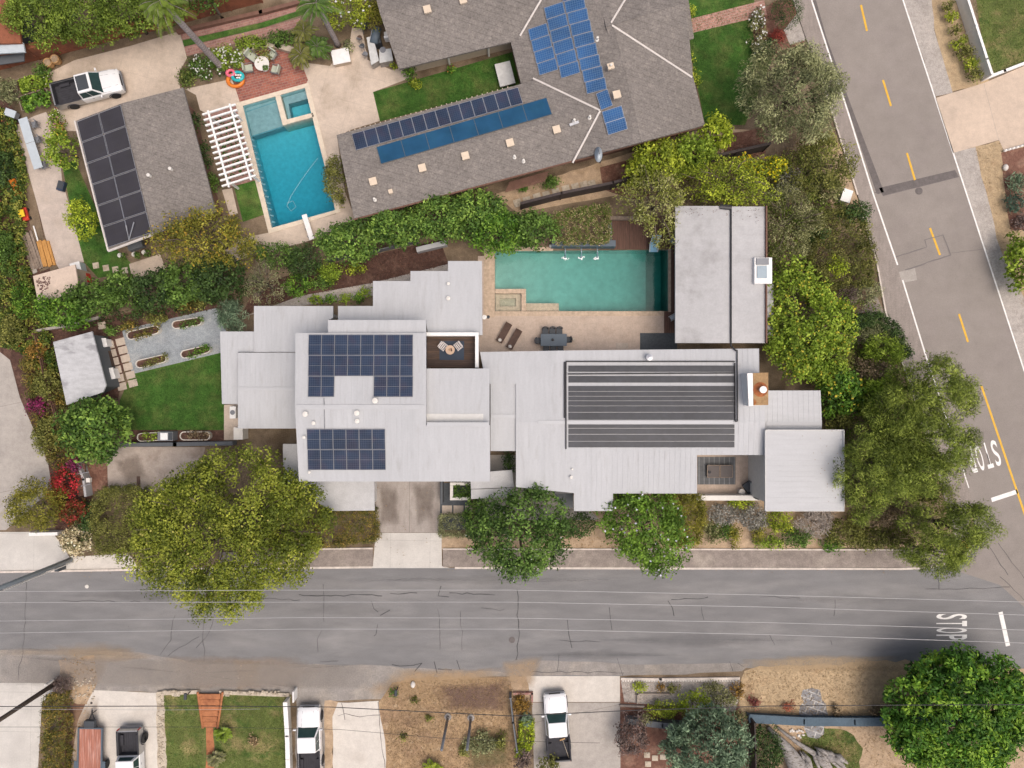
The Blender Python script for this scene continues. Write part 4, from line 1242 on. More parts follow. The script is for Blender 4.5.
def windows(house, p0, p1, zs, h, n, wide, frame='wall_dark', mat='glass', name='window'):
    p0, p1 = Vector((p0[0], p0[1], 0)), Vector((p1[0], p1[1], 0))
    d = p1 - p0; L = d.length; d.normalize()
    nn = Vector((d.y, -d.x, 0))
    a = math.atan2(d.y, d.x)
    for i in range(n):
        c = p0 + d * (L * (i + .5) / n) + nn * .02
        f = MB(); t = .07
        for sx, sz, w_, h_ in ((0, h / 2 - t / 2, wide, t), (0, -h / 2 + t / 2, wide, t), (-wide / 2 + t / 2, 0, t, h - 2 * t), (wide / 2 - t / 2, 0, t, h - 2 * t), (0, 0, .05, h - 2 * t)):
            f.box(c + d * sx + Vector((0, 0, zs + h / 2 + sz)), (w_, .12, h_), a)
        fo = f.build(name, frame, house)
        g_ = MB(); g_.box(c + Vector((0, 0, zs + h / 2)), (wide - .1, .04, h - .1), a); g_.build('pane', mat, fo)


def inset(pts, d):
    P = [Vector((p[0], p[1])) for p in pts]
    a = sum(P[i].x * P[(i + 1) % len(P)].y - P[(i + 1) % len(P)].x * P[i].y for i in range(len(P)))
    if a < 0: P.reverse()
    out = []
    n = len(P)
    for i in range(n):
        p, q, r_ = P[i - 1], P[i], P[(i + 1) % n]
        d1 = (q - p).normalized(); d2 = (r_ - q).normalized()
        n1 = Vector((-d1.y, d1.x)); n2 = Vector((-d2.y, d2.x))
        b = n1 + n2
        k = d / max(.35, (1 + n1.dot(n2)))
        out.append(q + b * k)
    return out


def metal_roof(house, poly, z0, slope=0.0, yref=0, xslope=0.0, xref=0, thick=.22, seam='y', sp=.40, mat='roof_metal', walls=True, wall_in=.45, wmat='wall_white', name='roof', zb=0.0, fascia=True):
    """standing-seam slab. poly in pixels; height z0 falls by slope per pixel away from yref / xref"""
    def zf(x, y): return z0 - slope * abs(y - yref) - xslope * abs(x - xref)
    top = [W(x, y, zf(x, y)) for x, y in poly]
    mb = MB(); mb.slab(top, thick)
    if seam:
        pw = [(p.x, p.y) for p in top]
        xs = [p[0] for p in pw]; ys = [p[1] for p in pw]
        lo, hi = (min(xs), max(xs)) if seam == 'y' else (min(ys), max(ys))
        k = lo + sp * .5
        def zp(x, y):
            z = z0
            for _ in range(3):
                q_ = F / (H - z); z = zf(512 + x * q_, 384 - y * q_)
            return z
        while k < hi - .1:
            cr_ = []
            for i in range(len(pw)):
                (x1, y1), (x2, y2) = pw[i], pw[(i + 1) % len(pw)]
                if seam == 'x': x1, y1, x2, y2 = y1, x1, y2, x2
                if (x1 > k) != (x2 > k):
                    cr_.append(y1 + (k - x1) / (x2 - x1) * (y2 - y1))
            cr_.sort()
            for a, b in zip(cr_[::2], cr_[1::2]):
                w = .012; hh = .014
                if seam == 'y':
                    q = [(k - w, a), (k + w, a), (k + w, b), (k - w, b)]
                else:
                    q = [(a, k - w), (b, k - w), (b, k + w), (a, k + w)]
                z_ = [zp(*p) for p in q]
                mb.prism(q, [v + .001 for v in z_], [v + hh for v in z_], caps=(False, True))
            k += sp
    o = mb.build(name, mat, house)
    if walls:
        ins = inset([(p.x, p.y) for p in top], wall_in)
        zt = min(p.z for p in top) - thick - .01
        wb = MB(); wb.prism(ins, zb, zt, caps=(False, True))
        wb.build('wall', wmat, house)
    return o


def solar_array(label, pl, corners, nx, ny, mat, skip=(), off=.09, gap=.03, frame='aluminium', group=None, name='solar_array', zs=None):
    """pixel corners TL, TR, BR, BL on plane pl; every panel a part of its own"""
    Pn = pl[1]
    c = [ray_plane(x, y, (pl[0] + Pn * off, Pn)) for x, y in corners]
    ctr = sum(c, Vector()) / 4
    t = thing(name, label, 'solar panels', (ctr.x, ctr.y, ctr.z), 0, group)
    def B(u, v): return (c[0] * (1 - u) + c[1] * u) * (1 - v) + (c[3] * (1 - u) + c[2] * u) * v
    w = (c[1] - c[0]).length / nx - gap; h = (c[3] - c[0]).length / ny - gap
    ux = (c[1] - c[0]).normalized(); uz = Pn; uy = uz.cross(ux).normalized()
    M3 = Matrix((ux, uy, uz)).transposed().to_4x4()
    proto = None
    for j in range(ny):
        for i in range(nx):
            if (i, j) in skip: continue
            p = B((i + .5) / nx, (j + .5) / ny) - Vector(t.location)
            if proto is None:
                o = MB().box((0, 0, 0), (w - .05, h - .05, .03)).build('solar_panel', mat, t, local=True)
                f = MB()
                for sx, sy, a, b in ((0, h / 2 - .0125, w, .025), (0, -h / 2 + .0125, w, .025), (w / 2 - .0125, 0, .025, h - .05), (-w / 2 + .0125, 0, .025, h - .05)):
                    f.box((sx, sy, -.003), (a, b, .045))
                if mat == 'pv_main' and ny > 1: f.box((0, 0, .012), (w - .05, .022, .012))
                f.build('frame', frame, o, local=True)
                proto = o
            else:
                o = copy_tree(proto, t)
            o.matrix_local = Matrix.Translation(p) @ M3
    # rails down to the roof
    r_ = MB()
    for v in ([.25, .75] if ny == 1 else [(k + .5) / ny for k in range(ny)]):
        a, b = B(.01, v) - Pn * (off * .5 + .01), B(.99, v) - Pn * (off * .5 + .01)
        if any((i, k) in skip for i in range(nx) for k in range(ny) if abs((k + .5) / ny - v) < .01): continue
        r_.tube([a, b], off * .42, 4)
    if r_.v: r_.build('rail', 'aluminium', t)
    return t


# ------------------------------------------------------------------ the flat-roofed house
hs = thing('flat_roof_house', 'long white-roofed modern house stepping across the middle of the picture', 'house', W(470, 410, 0))
# western wing
metal_roof(hs, [(220, 331.5), (254, 331.5), (254, 352), (238, 352), (238, 404), (222, 404)], 3.3, seam='y')
metal_roof(hs, [(254, 306), (333, 306), (333, 318), (328, 320), (328, 335), (297, 335), (297, 352), (254, 352)], 3.55, slope=.002, yref=352, seam='y')
metal_roof(hs, [(238, 352.6), (297, 352.6), (297, 389), (238, 389)], 3.9, slope=.006, yref=389, seam='y')
metal_roof(hs, [(238, 389), (297, 389), (297, 428.5), (238, 428.5)], 3.9, slope=.006, yref=389, seam='y', walls=True)
# northern steps
metal_roof(hs, [(338, 306), (373, 306), (373, 281), (410.5, 281), (410.5, 271), (448, 271), (448, 261), (482, 261), (482.5, 335), (428, 335), (426, 320), (338, 320)], 3.9, slope=.003, yref=320, seam='y')
# upper storey with the panels
metal_roof(hs, [(328, 320), (426, 320), (426, 335), (328, 335)], 6.2, seam='y', zb=3.0)
metal_roof(hs, [(295.5, 333), (426, 333), (426, 407), (295, 407)], 6.9, slope=.0055, yref=407, seam='y', thick=.26)
metal_roof(hs, [(295, 407), (426, 407), (426, 425), (490, 425), (490, 481.5), (299, 481.5)], 6.9, slope=.0055, yref=407, seam='y', thick=.26, walls=False)
wb = MB(); wb.prism(inset([(W(297, 407, 6.3).x, W(297, 407, 6.3).y), (W(490, 407, 6.3).x, W(490, 407, 6.3).y), (W(490, 481, 6.3).x, W(490, 481, 6.3).y), (W(299, 481, 6.3).x, W(299, 481, 6.3).y)], .5), 2.6, 6.2, caps=(True, True)); wb.build('wall', 'wall_white', hs)
wb = MB(); wb.prism(inset([(p.x, p.y) for p in WL([(300, 407), (490, 407), (490, 470), (300, 470)], 2.6)], .3), 0, 2.59, caps=(False, False)); wb.build('wall', 'wall_grey', hs)
metal_roof(hs, [(426, 368.5), (489.5, 368.5), (489.5, 424.4), (426, 424.4)], 6.2, slope=.004, yref=424, seam='y', zb=3.0)
mb = MB()
for a, b, z in (((296, 407), (424, 407), 6.92), ((427, 424.6), (489, 424.6), 6.85)):
    A, B_ = W(*a, z), W(*b, z); MB().box((A + B_) / 2, ((B_ - A).length, .34, .05)).build('ridge_cap', 'roof_metal_plain', hs)
mb = MB()
for a, b, z in (((238, 389), (296, 389), 3.93), ((491, 416.2), (537, 416.2), 4.62), ((538, 422.3), (733, 422.3), 4.82), ((766, 423.5), (820, 423.5), 4.3)):
    A, B_ = W(*a, z), W(*b, z); MB().box((A + B_) / 2, ((B_ - A).length, .28, .05)).build('ridge_cap', 'roof_metal_plain', hs)
# link roof
metal_roof(hs, [(490.5, 384), (536.5, 384), (536.5, 416), (490.5, 416)], 4.6, slope=.006, yref=416, seam='y')
metal_roof(hs, [(490.5, 416), (536.5, 416), (536.5, 451), (490.5, 451)], 4.6, slope=.006, yref=416, seam='y')
# east wing
metal_roof(hs, [(480, 352), (566, 350.5), (759, 348.5), (759.5, 390), (765, 390), (765, 422), (516, 422), (516, 384), (490, 384), (483, 368)], 4.8, slope=.006, yref=422, seam='y')
metal_roof(hs, [(516, 422), (765, 422), (765, 455), (697, 455), (697, 493.5), (613, 493.5), (613, 511), (574, 511), (574, 493), (553, 491), (516, 487)], 4.8, slope=.006, yref=422, seam='y')
metal_roof(hs, [(765, 390.5), (820.5, 390.5), (822, 424), (765, 424)], 4.3, slope=.004, yref=424, seam='y', mat='roof_metal_plain')
metal_roof(hs, [(765, 424), (822, 424), (821, 440), (765, 440)], 4.3, slope=.01, yref=424, seam='y', mat='roof_metal_plain', walls=False)
metal_roof(hs, [(765.5, 430), (844, 430), (844, 511), (765.5, 511)], 5.2, slope=.002, yref=511, seam='x', mat='roof_metal_plain')
mb = MB()
P4 = WL([(765.5, 430), (844, 430), (844, 511), (765.5, 511)], 5.2)
for i in range(4):
    a, b = P4[i], P4[(i + 1) % 4]; d = b - a
    mb.box((a + b) / 2 + Vector((0, 0, -.09)), (d.length + .06, .05, .22), math.atan2(d.y, d.x))
mb.build('gutter', 'wall_white', hs)
# carport roof and planter in front
mb = MB(); mb.slab(WL([(316, 476), (374.5, 476), (374.5, 510.5), (330, 511), (283, 478), (283, 444), (297, 444), (299, 476)], 2.9), .2); mb.build('roof', 'roof_carport', hs)
wb = MB(); wb.prism(inset([(p.x, p.y) for p in WL([(316, 476), (374, 476), (374, 510), (330, 510)], 2.7)], .3), 0, 2.66, caps=(False, False)); wb.build('wall', 'wall_white', hs)
wb = MB(); wb.prism(WL([(440.5, 482), (442.5, 482), (442.5, 504), (440.5, 504)], 1.2), 0, 1.2); wb.build('wall', 'wall_dark', hs)
# entry canopy and low walls
mb = MB(); mb.slab(WL([(470, 473), (512, 470), (514, 487), (471, 489)], 2.8), .18); mb.build('canopy', 'roof_carport', hs)
mb = MB(); mb.slab(WL([(471, 489.5), (512, 488), (512, 497), (471, 499)], 2.6), .18); mb.build('canopy', 'roof_carport', hs)
mb = MB()
for a, b, c_, d in (((450, 482.5), (470, 482.5), (470, 485.3), (450, 485.3)), ((450, 497.2), (470, 497.2), (470, 500.2), (450, 500.2)), ((450, 485.4), (453, 485.4), (453, 497.1), (450, 497.1))):
    mb.prism(WL([a, b, c_, d], .7), 0, .7)
mb.build('planter_wall', 'off_white', hs)
mb = MB(); mb.prism(WL([(690, 495.5), (760, 495.5), (760, 500.5), (690, 500.5)], 1.1), 0, 1.1); mb.build('terrace_wall', 'off_white', hs)
mb = MB(); mb.prism(WL([(753, 482.5), (766, 482.5), (766, 497), (760, 494), (753, 490)], .9), 0, .9); mb.build('terrace_bench', 'off_white', hs)
mb = MB(); mb.prism(WL([(753, 458), (754.5, 458), (754.5, 481.5), (753, 481.5)], 1.1), 0, 1.1); mb.build('glass_screen', 'glass_sky', hs)
mb = MB(); mb.box(W(758, 470, .4), (1.1, 1.9, .7)); mb.build('wall', 'wall_brown', hs)
# dark box windows along the street front
mb = MB(); mb.slab(WL([(554, 492), (573, 493), (573, 508), (560, 507)], 2.2), .15); mb.build('canopy', 'wall_dark', hs)
mb = MB(); mb.box(W(622, 499, 2.6), (1.0, .9, .5)); mb.build('window_box', 'gutter_black', hs)
mb = MB(); mb.box(W(566, 491.8, 3.9), (1.7, .25, .14)); mb.build('gutter', 'gutter_black', hs)
# roof terrace with a white parapet
t0 = WL([(427, 334), (477, 334), (477, 367.5), (427, 367.5)], 3.6)
mb = MB(); mb.slab(t0, .2); mb.build('terrace_floor', 'wood_dark', hs)
mb = MB()
mb.prism(WL([(426, 332.4), (478.5, 332.4), (478.5, 335.8), (426, 335.8)], 4.6), 3.6, 4.6)
mb.prism(WL([(475.2, 335.9), (478.5, 335.9), (478.5, 367.5), (475.2, 367.5)], 4.6), 3.6, 4.6)
mb.build('parapet', 'white_paint', hs)
wb = MB(); wb.prism(inset([(p.x, p.y) for p in t0], .2), 0, 3.39, caps=(False, False)); wb.build('wall', 'wall_white', hs)
# small vents, pipes and flues on the roof
for x, y, z, r_, hh in ((306, 414, 6.9, .16, .18), (314, 423, 6.85, .12, .12), (357.5, 413, 6.9, .16, .2), (357.5, 421, 6.85, .14, .12), (376, 400.5, 6.9, .17, .35), (305, 437, 6.7, .1, .25), (448.5, 284, 3.8, .1, .18), (448.5, 298.5, 3.85, .13, .15), (310, 472, 6.5, .08, .2), (571, 477, 4.5, .1, .15), (572, 469, 4.5, .06, .12), (484.5, 317.5, 3.6, .14, .25)):
    MB().lathe([(r_, 0), (r_, hh), (r_ * 1.25, hh), (r_ * 1.25, hh + .05), (.001, hh + .09)], W(x, y, z), 12).build('roof_vent', 'off_white', hs, smooth=False)
MB().lathe([(.2, 0), (.2, .5), (.26, .5), (.26, .6), (.001, .68)], W(648, 357.5, 4.4), 14).build('flue', 'aluminium', hs)
mb = MB(); mb.tube([W(324, 398, 6.95), W(324.5, 429, 6.85)], .025, 6); mb.build('conduit', 'steel', hs)
# chimney: white stucco stack, rusty metal cap and a white flue
mb = MB(); mb.prism(WL([(747, 373.5), (768, 373), (768, 405), (750, 406)], 6.0), 3.9, 5.98); mb.prism(WL([(747, 373.2), (752.5, 373.2), (753, 405.6), (748.5, 405.8)], 6.0), 5.981, 6.05)
ch = mb.build('chimney', 'white_paint', hs)
mb = MB(); mb.slab(WL([(753.2, 373), (768.3, 372.5), (768.3, 405), (753.6, 405.4)], 6.06), .06); mb.build('cap', 'chimney_cap', ch)
mb = MB(); mb.lathe([(.55, 0), (.48, .02), (.32, .10), (.2, .16)], W(760.5, 389.5, 6.07), 24); mb.build('rust_collar', 'rust', ch)
mb = MB(); mb.lathe([(.2, 0), (.2, .45), (.26, .46), (.26, .52), (.001, .56)], W(760.8, 389.6, 6.08), 20); mb.build('flue', 'white_paint', ch)
# solar pool-heating mats with their black header pipes
zt = lambda y: 4.8 - .006 * abs(y - 422) + .06
bands = [(365.6, 371.8), (376, 382.6), (386, 391.2), (391.8, 396), (396.6, 400.5), (401.1, 405.6), (406.2, 412), (412.7, 419.8), (424.6, 428), (428.7, 434), (434.8, 441), (441.7, 447.4)]
mt = thing('solar_heating_mat', 'dark striped pool-heating mats with black pipes covering the east roof', 'solar heater', W(650, 405, 4.7))
for a, b in bands:
    mb = MB(); mb.slab([W(568.5, a, zt(a)), W(734.5, a, zt(a)), W(734.5, b, zt(b)), W(568.5, b, zt(b))], .04); mb.build('mat', 'solar_mat', mt)
mb = MB()
for pts in ([(566, 361.5), (566, 422), (566, 449)], [(564.5, 362), (564.5, 418)], [(734.8, 363), (735.2, 421)], [(737.2, 350), (737.5, 421)], [(566, 361.5), (734.8, 361.5)], [(568, 374), (734, 373)], [(734.8, 421.3), (737.5, 421.3)]):
    mb.tube([W(x, y, zt(y) + .06) for x, y in pts], .05, 6)
mb.build('pipe', 'black_pipe', mt)
# photovoltaic panels on the upper roof
sl = .0055
plN = plane_of([(300, 335, 6.9 - sl * 72), (420, 335, 6.9 - sl * 72), (420, 407, 6.9)])
plS = plane_of([(300, 407, 6.9), (420, 407, 6.9), (420, 480, 6.9 - sl * 73)])
solar_array('larger block of dark solar panels with a gap in its lower row', plN, [(308.5, 334.6), (413, 334.6), (413, 397), (308, 397)], 8, 3, 'pv_main', frame='steel', gap=.018, skip=((2, 2), (3, 2), (4, 2)))
solar_array('smaller even block of dark solar panels near the front edge of the white roof', plS, [(306.5, 429), (385, 429), (386, 470), (308, 470)], 6, 2, 'pv_main', frame='steel', gap=.018)
# glazing and doors where the walls face open ground
def wpt(x, y, z): return W(x, y, z)
windows(hs, W(520, 355, 2.2), W(640, 354, 2.2), .1, 2.3, 0, 1)
pn = [W(759, 348.5, 4.3), W(482, 352, 4.3)]
windows(hs, (pn[0].x - .5, pn[0].y - .44), (pn[1].x + .8, pn[1].y - .6), .1, 2.4, 7, 2.6, name='glass_door')
pe = [W(482.4, 335, 3.8), W(482, 261, 3.8)]
windows(hs, (pe[0].x - .45, pe[0].y + .3), (pe[1].x - .45, pe[1].y - .5), .1, 2.3, 2, 2.2, name='glass_door')
pg = WL([(300, 470), (490, 470)], 2.6)
for k in range(2):
    c = W(389 + k * 33, 468.6, 1.2); gd = MB().box((c.x, pg[0].y + .25, 1.2), (2.5, .08, 2.3)).build('garage_door', 'wall_brown', hs)
    MB().box((c.x, pg[0].y + .19, .9), (.4, .05, .05)).build('handle', 'steel', gd)
pu = W(300, 481, 6.3)
windows(hs, (W(310, 481, 6.3).x, pu.y + .5), (W(480, 481, 6.3).x, pu.y + .5), 3.6, 1.3, 5, 1.8)
pp = W(697, 493, 4.4)
windows(hs, (W(697, 494, 4.4).x - .45, W(697, 490, 4.4).y), (W(697, 456, 4.4).x - .45, W(697, 456, 4.4).y), .1, 2.2, 1, 2.4, name='glass_door')
p8 = W(766, 511, 5.0)
windows(hs, (W(770, 511, 5).x, p8.y + .43), (W(842, 511, 5).x, p8.y + .43), .9, 1.3, 3, 1.6)

# ------------------------------------------------------------------ pool guest house
gh = thing('guest_house', 'white-roofed pool house with a dark pipe down its roof beside the teal pool', 'house', W(715, 280, 0))
metal_roof(gh, [(675.3, 206), (731, 206), (731, 343), (675.3, 343)], 4.1, xslope=.003, xref=731, seam='x', sp=.62, mat='roof_guest', wall_in=1.15)
metal_roof(gh, [(731, 206.5), (765.5, 206.5), (766, 343), (731, 343)], 4.1, xslope=.003, xref=731, seam='x', sp=.62, mat='roof_guest', wall_in=1.15)
mb = MB(); mb.tube([W(731, 206, 4.2), W(731, 346, 4.2), W(733, 348, 4.5), W(736.5, 351, 4.6)], .07, 8); mb.build('pipe', 'gutter_black', gh)
mb = MB(); mb.tube([W(720, 206.5, 4.15), W(731, 207.5, 4.2)], .2, 8, flat=.6); mb.build('gutter', 'gutter_black', gh)
mb = MB()
A, B_ = W(765.8, 206, 4.08), W(766.2, 343, 4.08); mb.box((A + B_) / 2, (.1, (A - B_).length, .3)); mb.build('fascia', 'wall_brown', gh)
mb = MB(); mb.box(W(762.5, 271, 4.2), (1.35, 2.0, .35)); sk = mb.build('skylight_curb', 'white_paint', gh)
mb = MB(); mb.box(W(762, 272, 4.42), (.75, .95, .06)); mb.build('pane', 'glass_sky', sk)
mb = MB(); mb.box(W(762.5, 261.5, 4.42), (.95, .5, .12)); mb.build('roof_vent', 'steel', gh)
mb = MB(); mb.slab(WL([(766.5, 285), (773.5, 284), (773.5, 338), (766.5, 338)], 3.2), .15); mb.build('awning', 'roof_carport', gh)
pw = [W(675.3, 343, 3.9), W(675.3, 206, 3.9)]
windows(gh, (pw[1].x + 1.15, pw[1].y - 1.4), (pw[0].x + 1.15, pw[0].y + 1.4), .1, 2.3, 4, 2.0, name='glass_door')

# ------------------------------------------------------------------ shingled house to the north
nh = thing('shingle_house', 'large grey shingle-roofed house with blue solar panels and white valley lines', 'house', W(560, 110, 0))
k_ = .025
SL = {
    'wing_n': [(336.5, 135, 3.28), (622, 56, 3.28), (640, 97, 4.04), (345.5, 177.5, 4.04)],
    'wing_s': [(345.5, 177.5, 4.04), (640, 97, 4.04), (651, 139.5, 3.28), (354, 218.5, 3.28)],
    'main_w': [(599, -35, 4.6), (641.5, 142, 4.6), (522, 88, 2.74), (498, -11, 2.74), (573, 160, 3.3)],
    'main_e': [(599, -35, 4.6), (663, -45, 3.43), (705, 125, 3.43), (641.5, 142, 4.6)],
    'east_s': [(606, 27, 4.61), (686, 3, 4.61), (693, 76, 3.44), (627, 92, 3.44)],
    'east_n': [(590, -45, 3.44), (668, -65, 3.44), (686, 3, 4.61), (606, 27, 4.61)],
    'west_s': [(380, 13.5, 3.84), (560, -30, 3.84), (575, 26, 2.8), (399, 69, 2.8)],
    'west_n': [(366, -40, 2.8), (550, -86, 2.8), (560, -30, 3.84), (380, 13.5, 3.84)],
}
PLN = {}
for k, q in SL.items():
    PLN[k] = plane_of(q)
    if k == 'main_w':
        q = [q[0], q[1], q[4], (556, 118, 0), q[2], q[3]]
    mb = MB(); mb.slab([ray_plane(p[0], p[1], PLN[k]) for p in q], .2); mb.build('roof', 'shingle', nh)


def on_roof(px, py, names):
    return max((ray_plane(px, py, PLN[n]) for n in names), key=lambda p: p.z)


mb = MB()
for a, b, nm in (((600, 110.5), (533, 78.5), ('wing_n', 'main_w')), ((600, 111), (572.5, 163), ('wing_s', 'main_w')), ((612, 25.5), (692, 77.5), ('main_e', 'east_s')), ((611, 23), (626, -2), ('main_e', 'east_n')), ((520, 36), (541, 0), ('west_s', 'main_w'))):
    A, B_ = on_roof(*a, nm) + Vector((0, 0, .05)), on_roof(*b, nm) + Vector((0, 0, .05))
    pts = [A.lerp(B_, i / 6) for i in range(7)]
    MB().tube(pts, .075, 6, flat=.35).build('valley_flashing', 'flashing', nh)
# lower porch roof on the east side, step under the eave
mb = MB(); mb.slab([W(676, -30, 2.9), W(684, -32, 2.75), (W(694, 38, 2.75)), W(683, 42, 2.9)], .15); mb.build('porch_roof', 'shingle', nh)
# walls
def nwall(pts, z, ins=.55, mat='wall_brown', zt=2.9):
    wb = MB(); wb.prism(inset([(p.x, p.y) for p in WL(pts, z)], ins), 0, zt, caps=(False, True)); wb.build('wall', mat, nh)
nwall([(336.5, 135), (622, 56), (651, 139), (354, 218.5)], 3.0, .7, 'wall_brown')
nwall([(540, -35), (663, -45), (705, 125), (572, 161)], 3.0, .6, 'wall_brown', 2.7)
nwall([(366, -40), (550, -86), (575, 26), (399, 69)], 2.8, .8, 'wall_tan', 2.5)
# gutters / exposed rafter line on the garden side
mb = MB()
A, B_ = W(354, 219.2, 3.15), W(704.5, 125.8, 3.2); mb.tube([A, B_], .09, 6); mb.build('gutter', 'wall_brown', nh)
mb = MB()
A, B_ = W(399, 68, 2.6), W(515, 39.5, 2.6)
for i in range(26):
    p = A.lerp(B_, i / 25); mb.box(p + Vector((0, 0, 0)), (.09, .3, .1), R(14))
mb.build('rafter', 'vent_tan', nh)
mb = MB()
A, B_ = W(340, 135, 3.05), W(508, 88.5, 3.05)
for i in range(34):
    p = A.lerp(B_, i / 33); mb.box(p + Vector((0, 0, 0)), (.07, .28, .08), R(15))
mb.build('rafter', 'vent_tan', nh)
for x, y in ((450, 66), (489, 56)):
    mb = MB(); p = W(x, y, 0); mb.tube([p, p + Vector((0, 0, 2.8))], .09, 8); mb.build('porch_post', 'off_white', nh)
# brick-red lattice under the southern eave
mb = MB()
for i in range(9):
    a, b = W(505 + i * .5, 192 - i * 1.2, 1.6), W(545 + i * .5, 181 - i * 1.2, 1.6)
    mb.tube([a, b], .035, 5)
mb.build('lattice', 'wall_brown', nh)
# vents and lights
mv = []
for x, y, nm in ((373.5, 182, 'wing_s'), (422.5, 168.5, 'wing_s'), (465.5, 156.5, 'wing_s'), (510, 143.5, 'wing_s'), (556.5, 130.3, 'wing_s'), (616.5, 95.5, 'main_e'), (427.5, 10.5, 'west_s'), (463, 1, 'west_s'), (391, 192, 'wing_s')):
    p = ray_plane(x, y, PLN[nm])
    s_ = .5 if (x, y) != (391, 192) else .28
    mb = MB(); mb.box(p + Vector((0, 0, .08)), (s_, s_, .22), R(15)); mb.box(p + Vector((0, 0, .21)), (s_ * 1.15, s_ * 1.15, .04), R(15)); mb.build('roof_vent', 'vent_tan', nh)
for x, y, nm in ((574, 121.5, 'wing_s'), (589.5, 118, 'wing_s'), (610.5, 67, 'main_e'), (514.5, 157.5, 'wing_s'), (523.5, 161.5, 'wing_s'), (597, 40, 'main_w'), (375, 200, 'wing_s')):
    p = ray_plane(x, y, PLN[nm]); MB().lathe([(.16, -.05), (.14, .05), (.06, .08), (.06, .35), (.09, .35), (.09, .42), (.001, .44)], p, 10).build('roof_pipe', 'off_white', nh)
mb = MB(); p = ray_plane(574, 124, PLN['wing_s']); mb.box(p + Vector((0, 0, .08)), (.75, .2, .12), R(20)); mb.build('roof_vent', 'aluminium', nh)
mb = MB(); p = ray_plane(610.5, 67, PLN['main_e']); mb.box(p + Vector((0, 0, .1)), (.5, .45, .2), R(15)); mb.build('roof_vent', 'vent_tan', nh)
mb = MB(); mb.box(W(505, 74, .6), (1.3, 1.9, .12), R(14)); mb.box(W(505, 74, .3), (1.1, 1.7, .5), R(14)); mb.build('bay_roof', 'tile_pale', nh)
# panels
solar_array('westernmost short column of four bright blue panels on the shingle roof', PLN['main_w'], [(527.5, 29.5), (546.5, 23), (558.8, 69), (539.5, 76)], 1, 4, 'pv_north')
solar_array('middle column of six bright blue panels on the shingle roof', PLN['main_w'], [(543.5, 8), (562.8, 1.5), (580.8, 72), (561.3, 79)], 1, 6, 'pv_north')
solar_array('longest column of bright blue panels nearest the shingle roof ridge', PLN['main_w'], [(557.5, -21), (577.5, -27), (607.5, 88), (587.5, 95)], 1, 10, 'pv_north')
solar_array('single small blue panel between two larger groups on the shingle roof', PLN['main_w'], [(596, 93.5), (608, 88.5), (613, 106), (600.5, 110.5)], 1, 1, 'pv_north', off=.12)
solar_array('pair of bright blue panels at the lower end of the roof ridge', PLN['main_w'], [(601.5, 112), (621.5, 105.5), (628.5, 128), (608, 136)], 1, 2, 'pv_north', off=.12)
solar_array('long row of gridded blue panels along the shingle roof eave', PLN['wing_n'], [(351.5, 134), (519, 86.5), (522, 104), (356, 150.5)], 14, 1, 'pv_main')
solar_array('long plain blue band of heating collectors below the gridded panel row', PLN['wing_n'], [(376.5, 147), (546.5, 97), (552, 115), (381, 164)], 7, 1, 'pv_heat', gap=.01, frame='slate_blue')
windows(nh, W(362, 217, 0).xy + Vector((.3, .85)), W(500, 180, 0).xy + Vector((0, .85)), .9, 1.2, 5, 1.5)
windows(nh, W(590, 156.5, 0).xy + Vector((0, 1.1)), W(690, 130, 0).xy + Vector((-.3, 1.0)), .9, 1.2, 3, 1.5)
# satellite dish
sd = thing('satellite_dish', 'pale oval satellite dish on a short mast at the shingle house eave', 'dish', W(600, 163, 0))
mb = MB(); b0 = W(600, 163, 0); mb.tube([b0, b0 + Vector((0, .3, 3.9))], .05, 8); mb.build('mast', 'gutter_black', sd)
mb = MB(); c = W(598.3, 155, 3.9); mb.lathe([(.001, 0), (.25, .01), (.45, .05), (.55, .1)], c, 24, sx=.55, sy=1.1, rot=R(0)); mb.build('reflector', 'table_blue', sd, smooth=True)
mb = MB(); mb.tube([c + Vector((0, .4, .1)), c + Vector((.05, 0, .4))], .02, 5); mb.box(c + Vector((.05, 0, .42)), (.1, .1, .14)); mb.build('feed_arm', 'steel', sd)

# ------------------------------------------------------------------ garage with black panels
gb = thing('garage', 'grey shingled garage with black panels on one slope behind the pickup truck', 'garage', W(143, 170, 0))
GL = [(75, 121, 2.9), (122.5, 103, 3.9), (153, 234.5, 3.9), (108.5, 251, 2.9)]
GR = [(122.5, 103, 3.9), (183, 87.5, 2.7), (216, 212, 2.7), (153, 234.5, 3.9)]
for q in (GL, GR):
    mb = MB(); mb.slab([W(*p) for p in q], .2); mb.build('roof', 'shingle', gb)
wb = MB(); wb.prism(inset([(p.x, p.y) for p in WL([(75, 121), (183, 87.5), (216, 212), (108.5, 251)], 2.8)], .55), 0, 2.6, caps=(False, True)); wb.build('wall', 'wall_brown', gb)
# gable ends
mb = MB()
for a, b, c_ in (((112, 247, 2.6), (212, 211, 2.6), (153, 231, 3.65)), ((79, 122, 2.6), (180, 90, 2.6), (123, 106, 3.65))):
    A, B_, C_ = W(*a), W(*b), W(*c_); mb.add([A, B_, C_], [(0, 1, 2)])
mb.build('gable', 'wall_brown', gb)
mb = MB(); A, B_ = W(108.5, 251, 2.85), W(153, 234.5, 3.85); mb.tube([A, B_], .1, 6); A = W(75, 121, 2.85); B2 = W(108.5, 251, 2.85); mb.tube([A, B2], .1, 6); mb.build('gutter', 'flashing', gb)
A, B_ = W(118, 246, 1.4), W(165, 229, 1.4)
windows(gb, (W(120, 244, 2.6).x + .1, W(120, 244, 2.6).y + .45), (W(206, 213, 2.6).x - .1, W(206, 213, 2.6).y + .5), .9, 1.1, 2, 1.3, frame='white_paint')
plG = plane_of(GL)
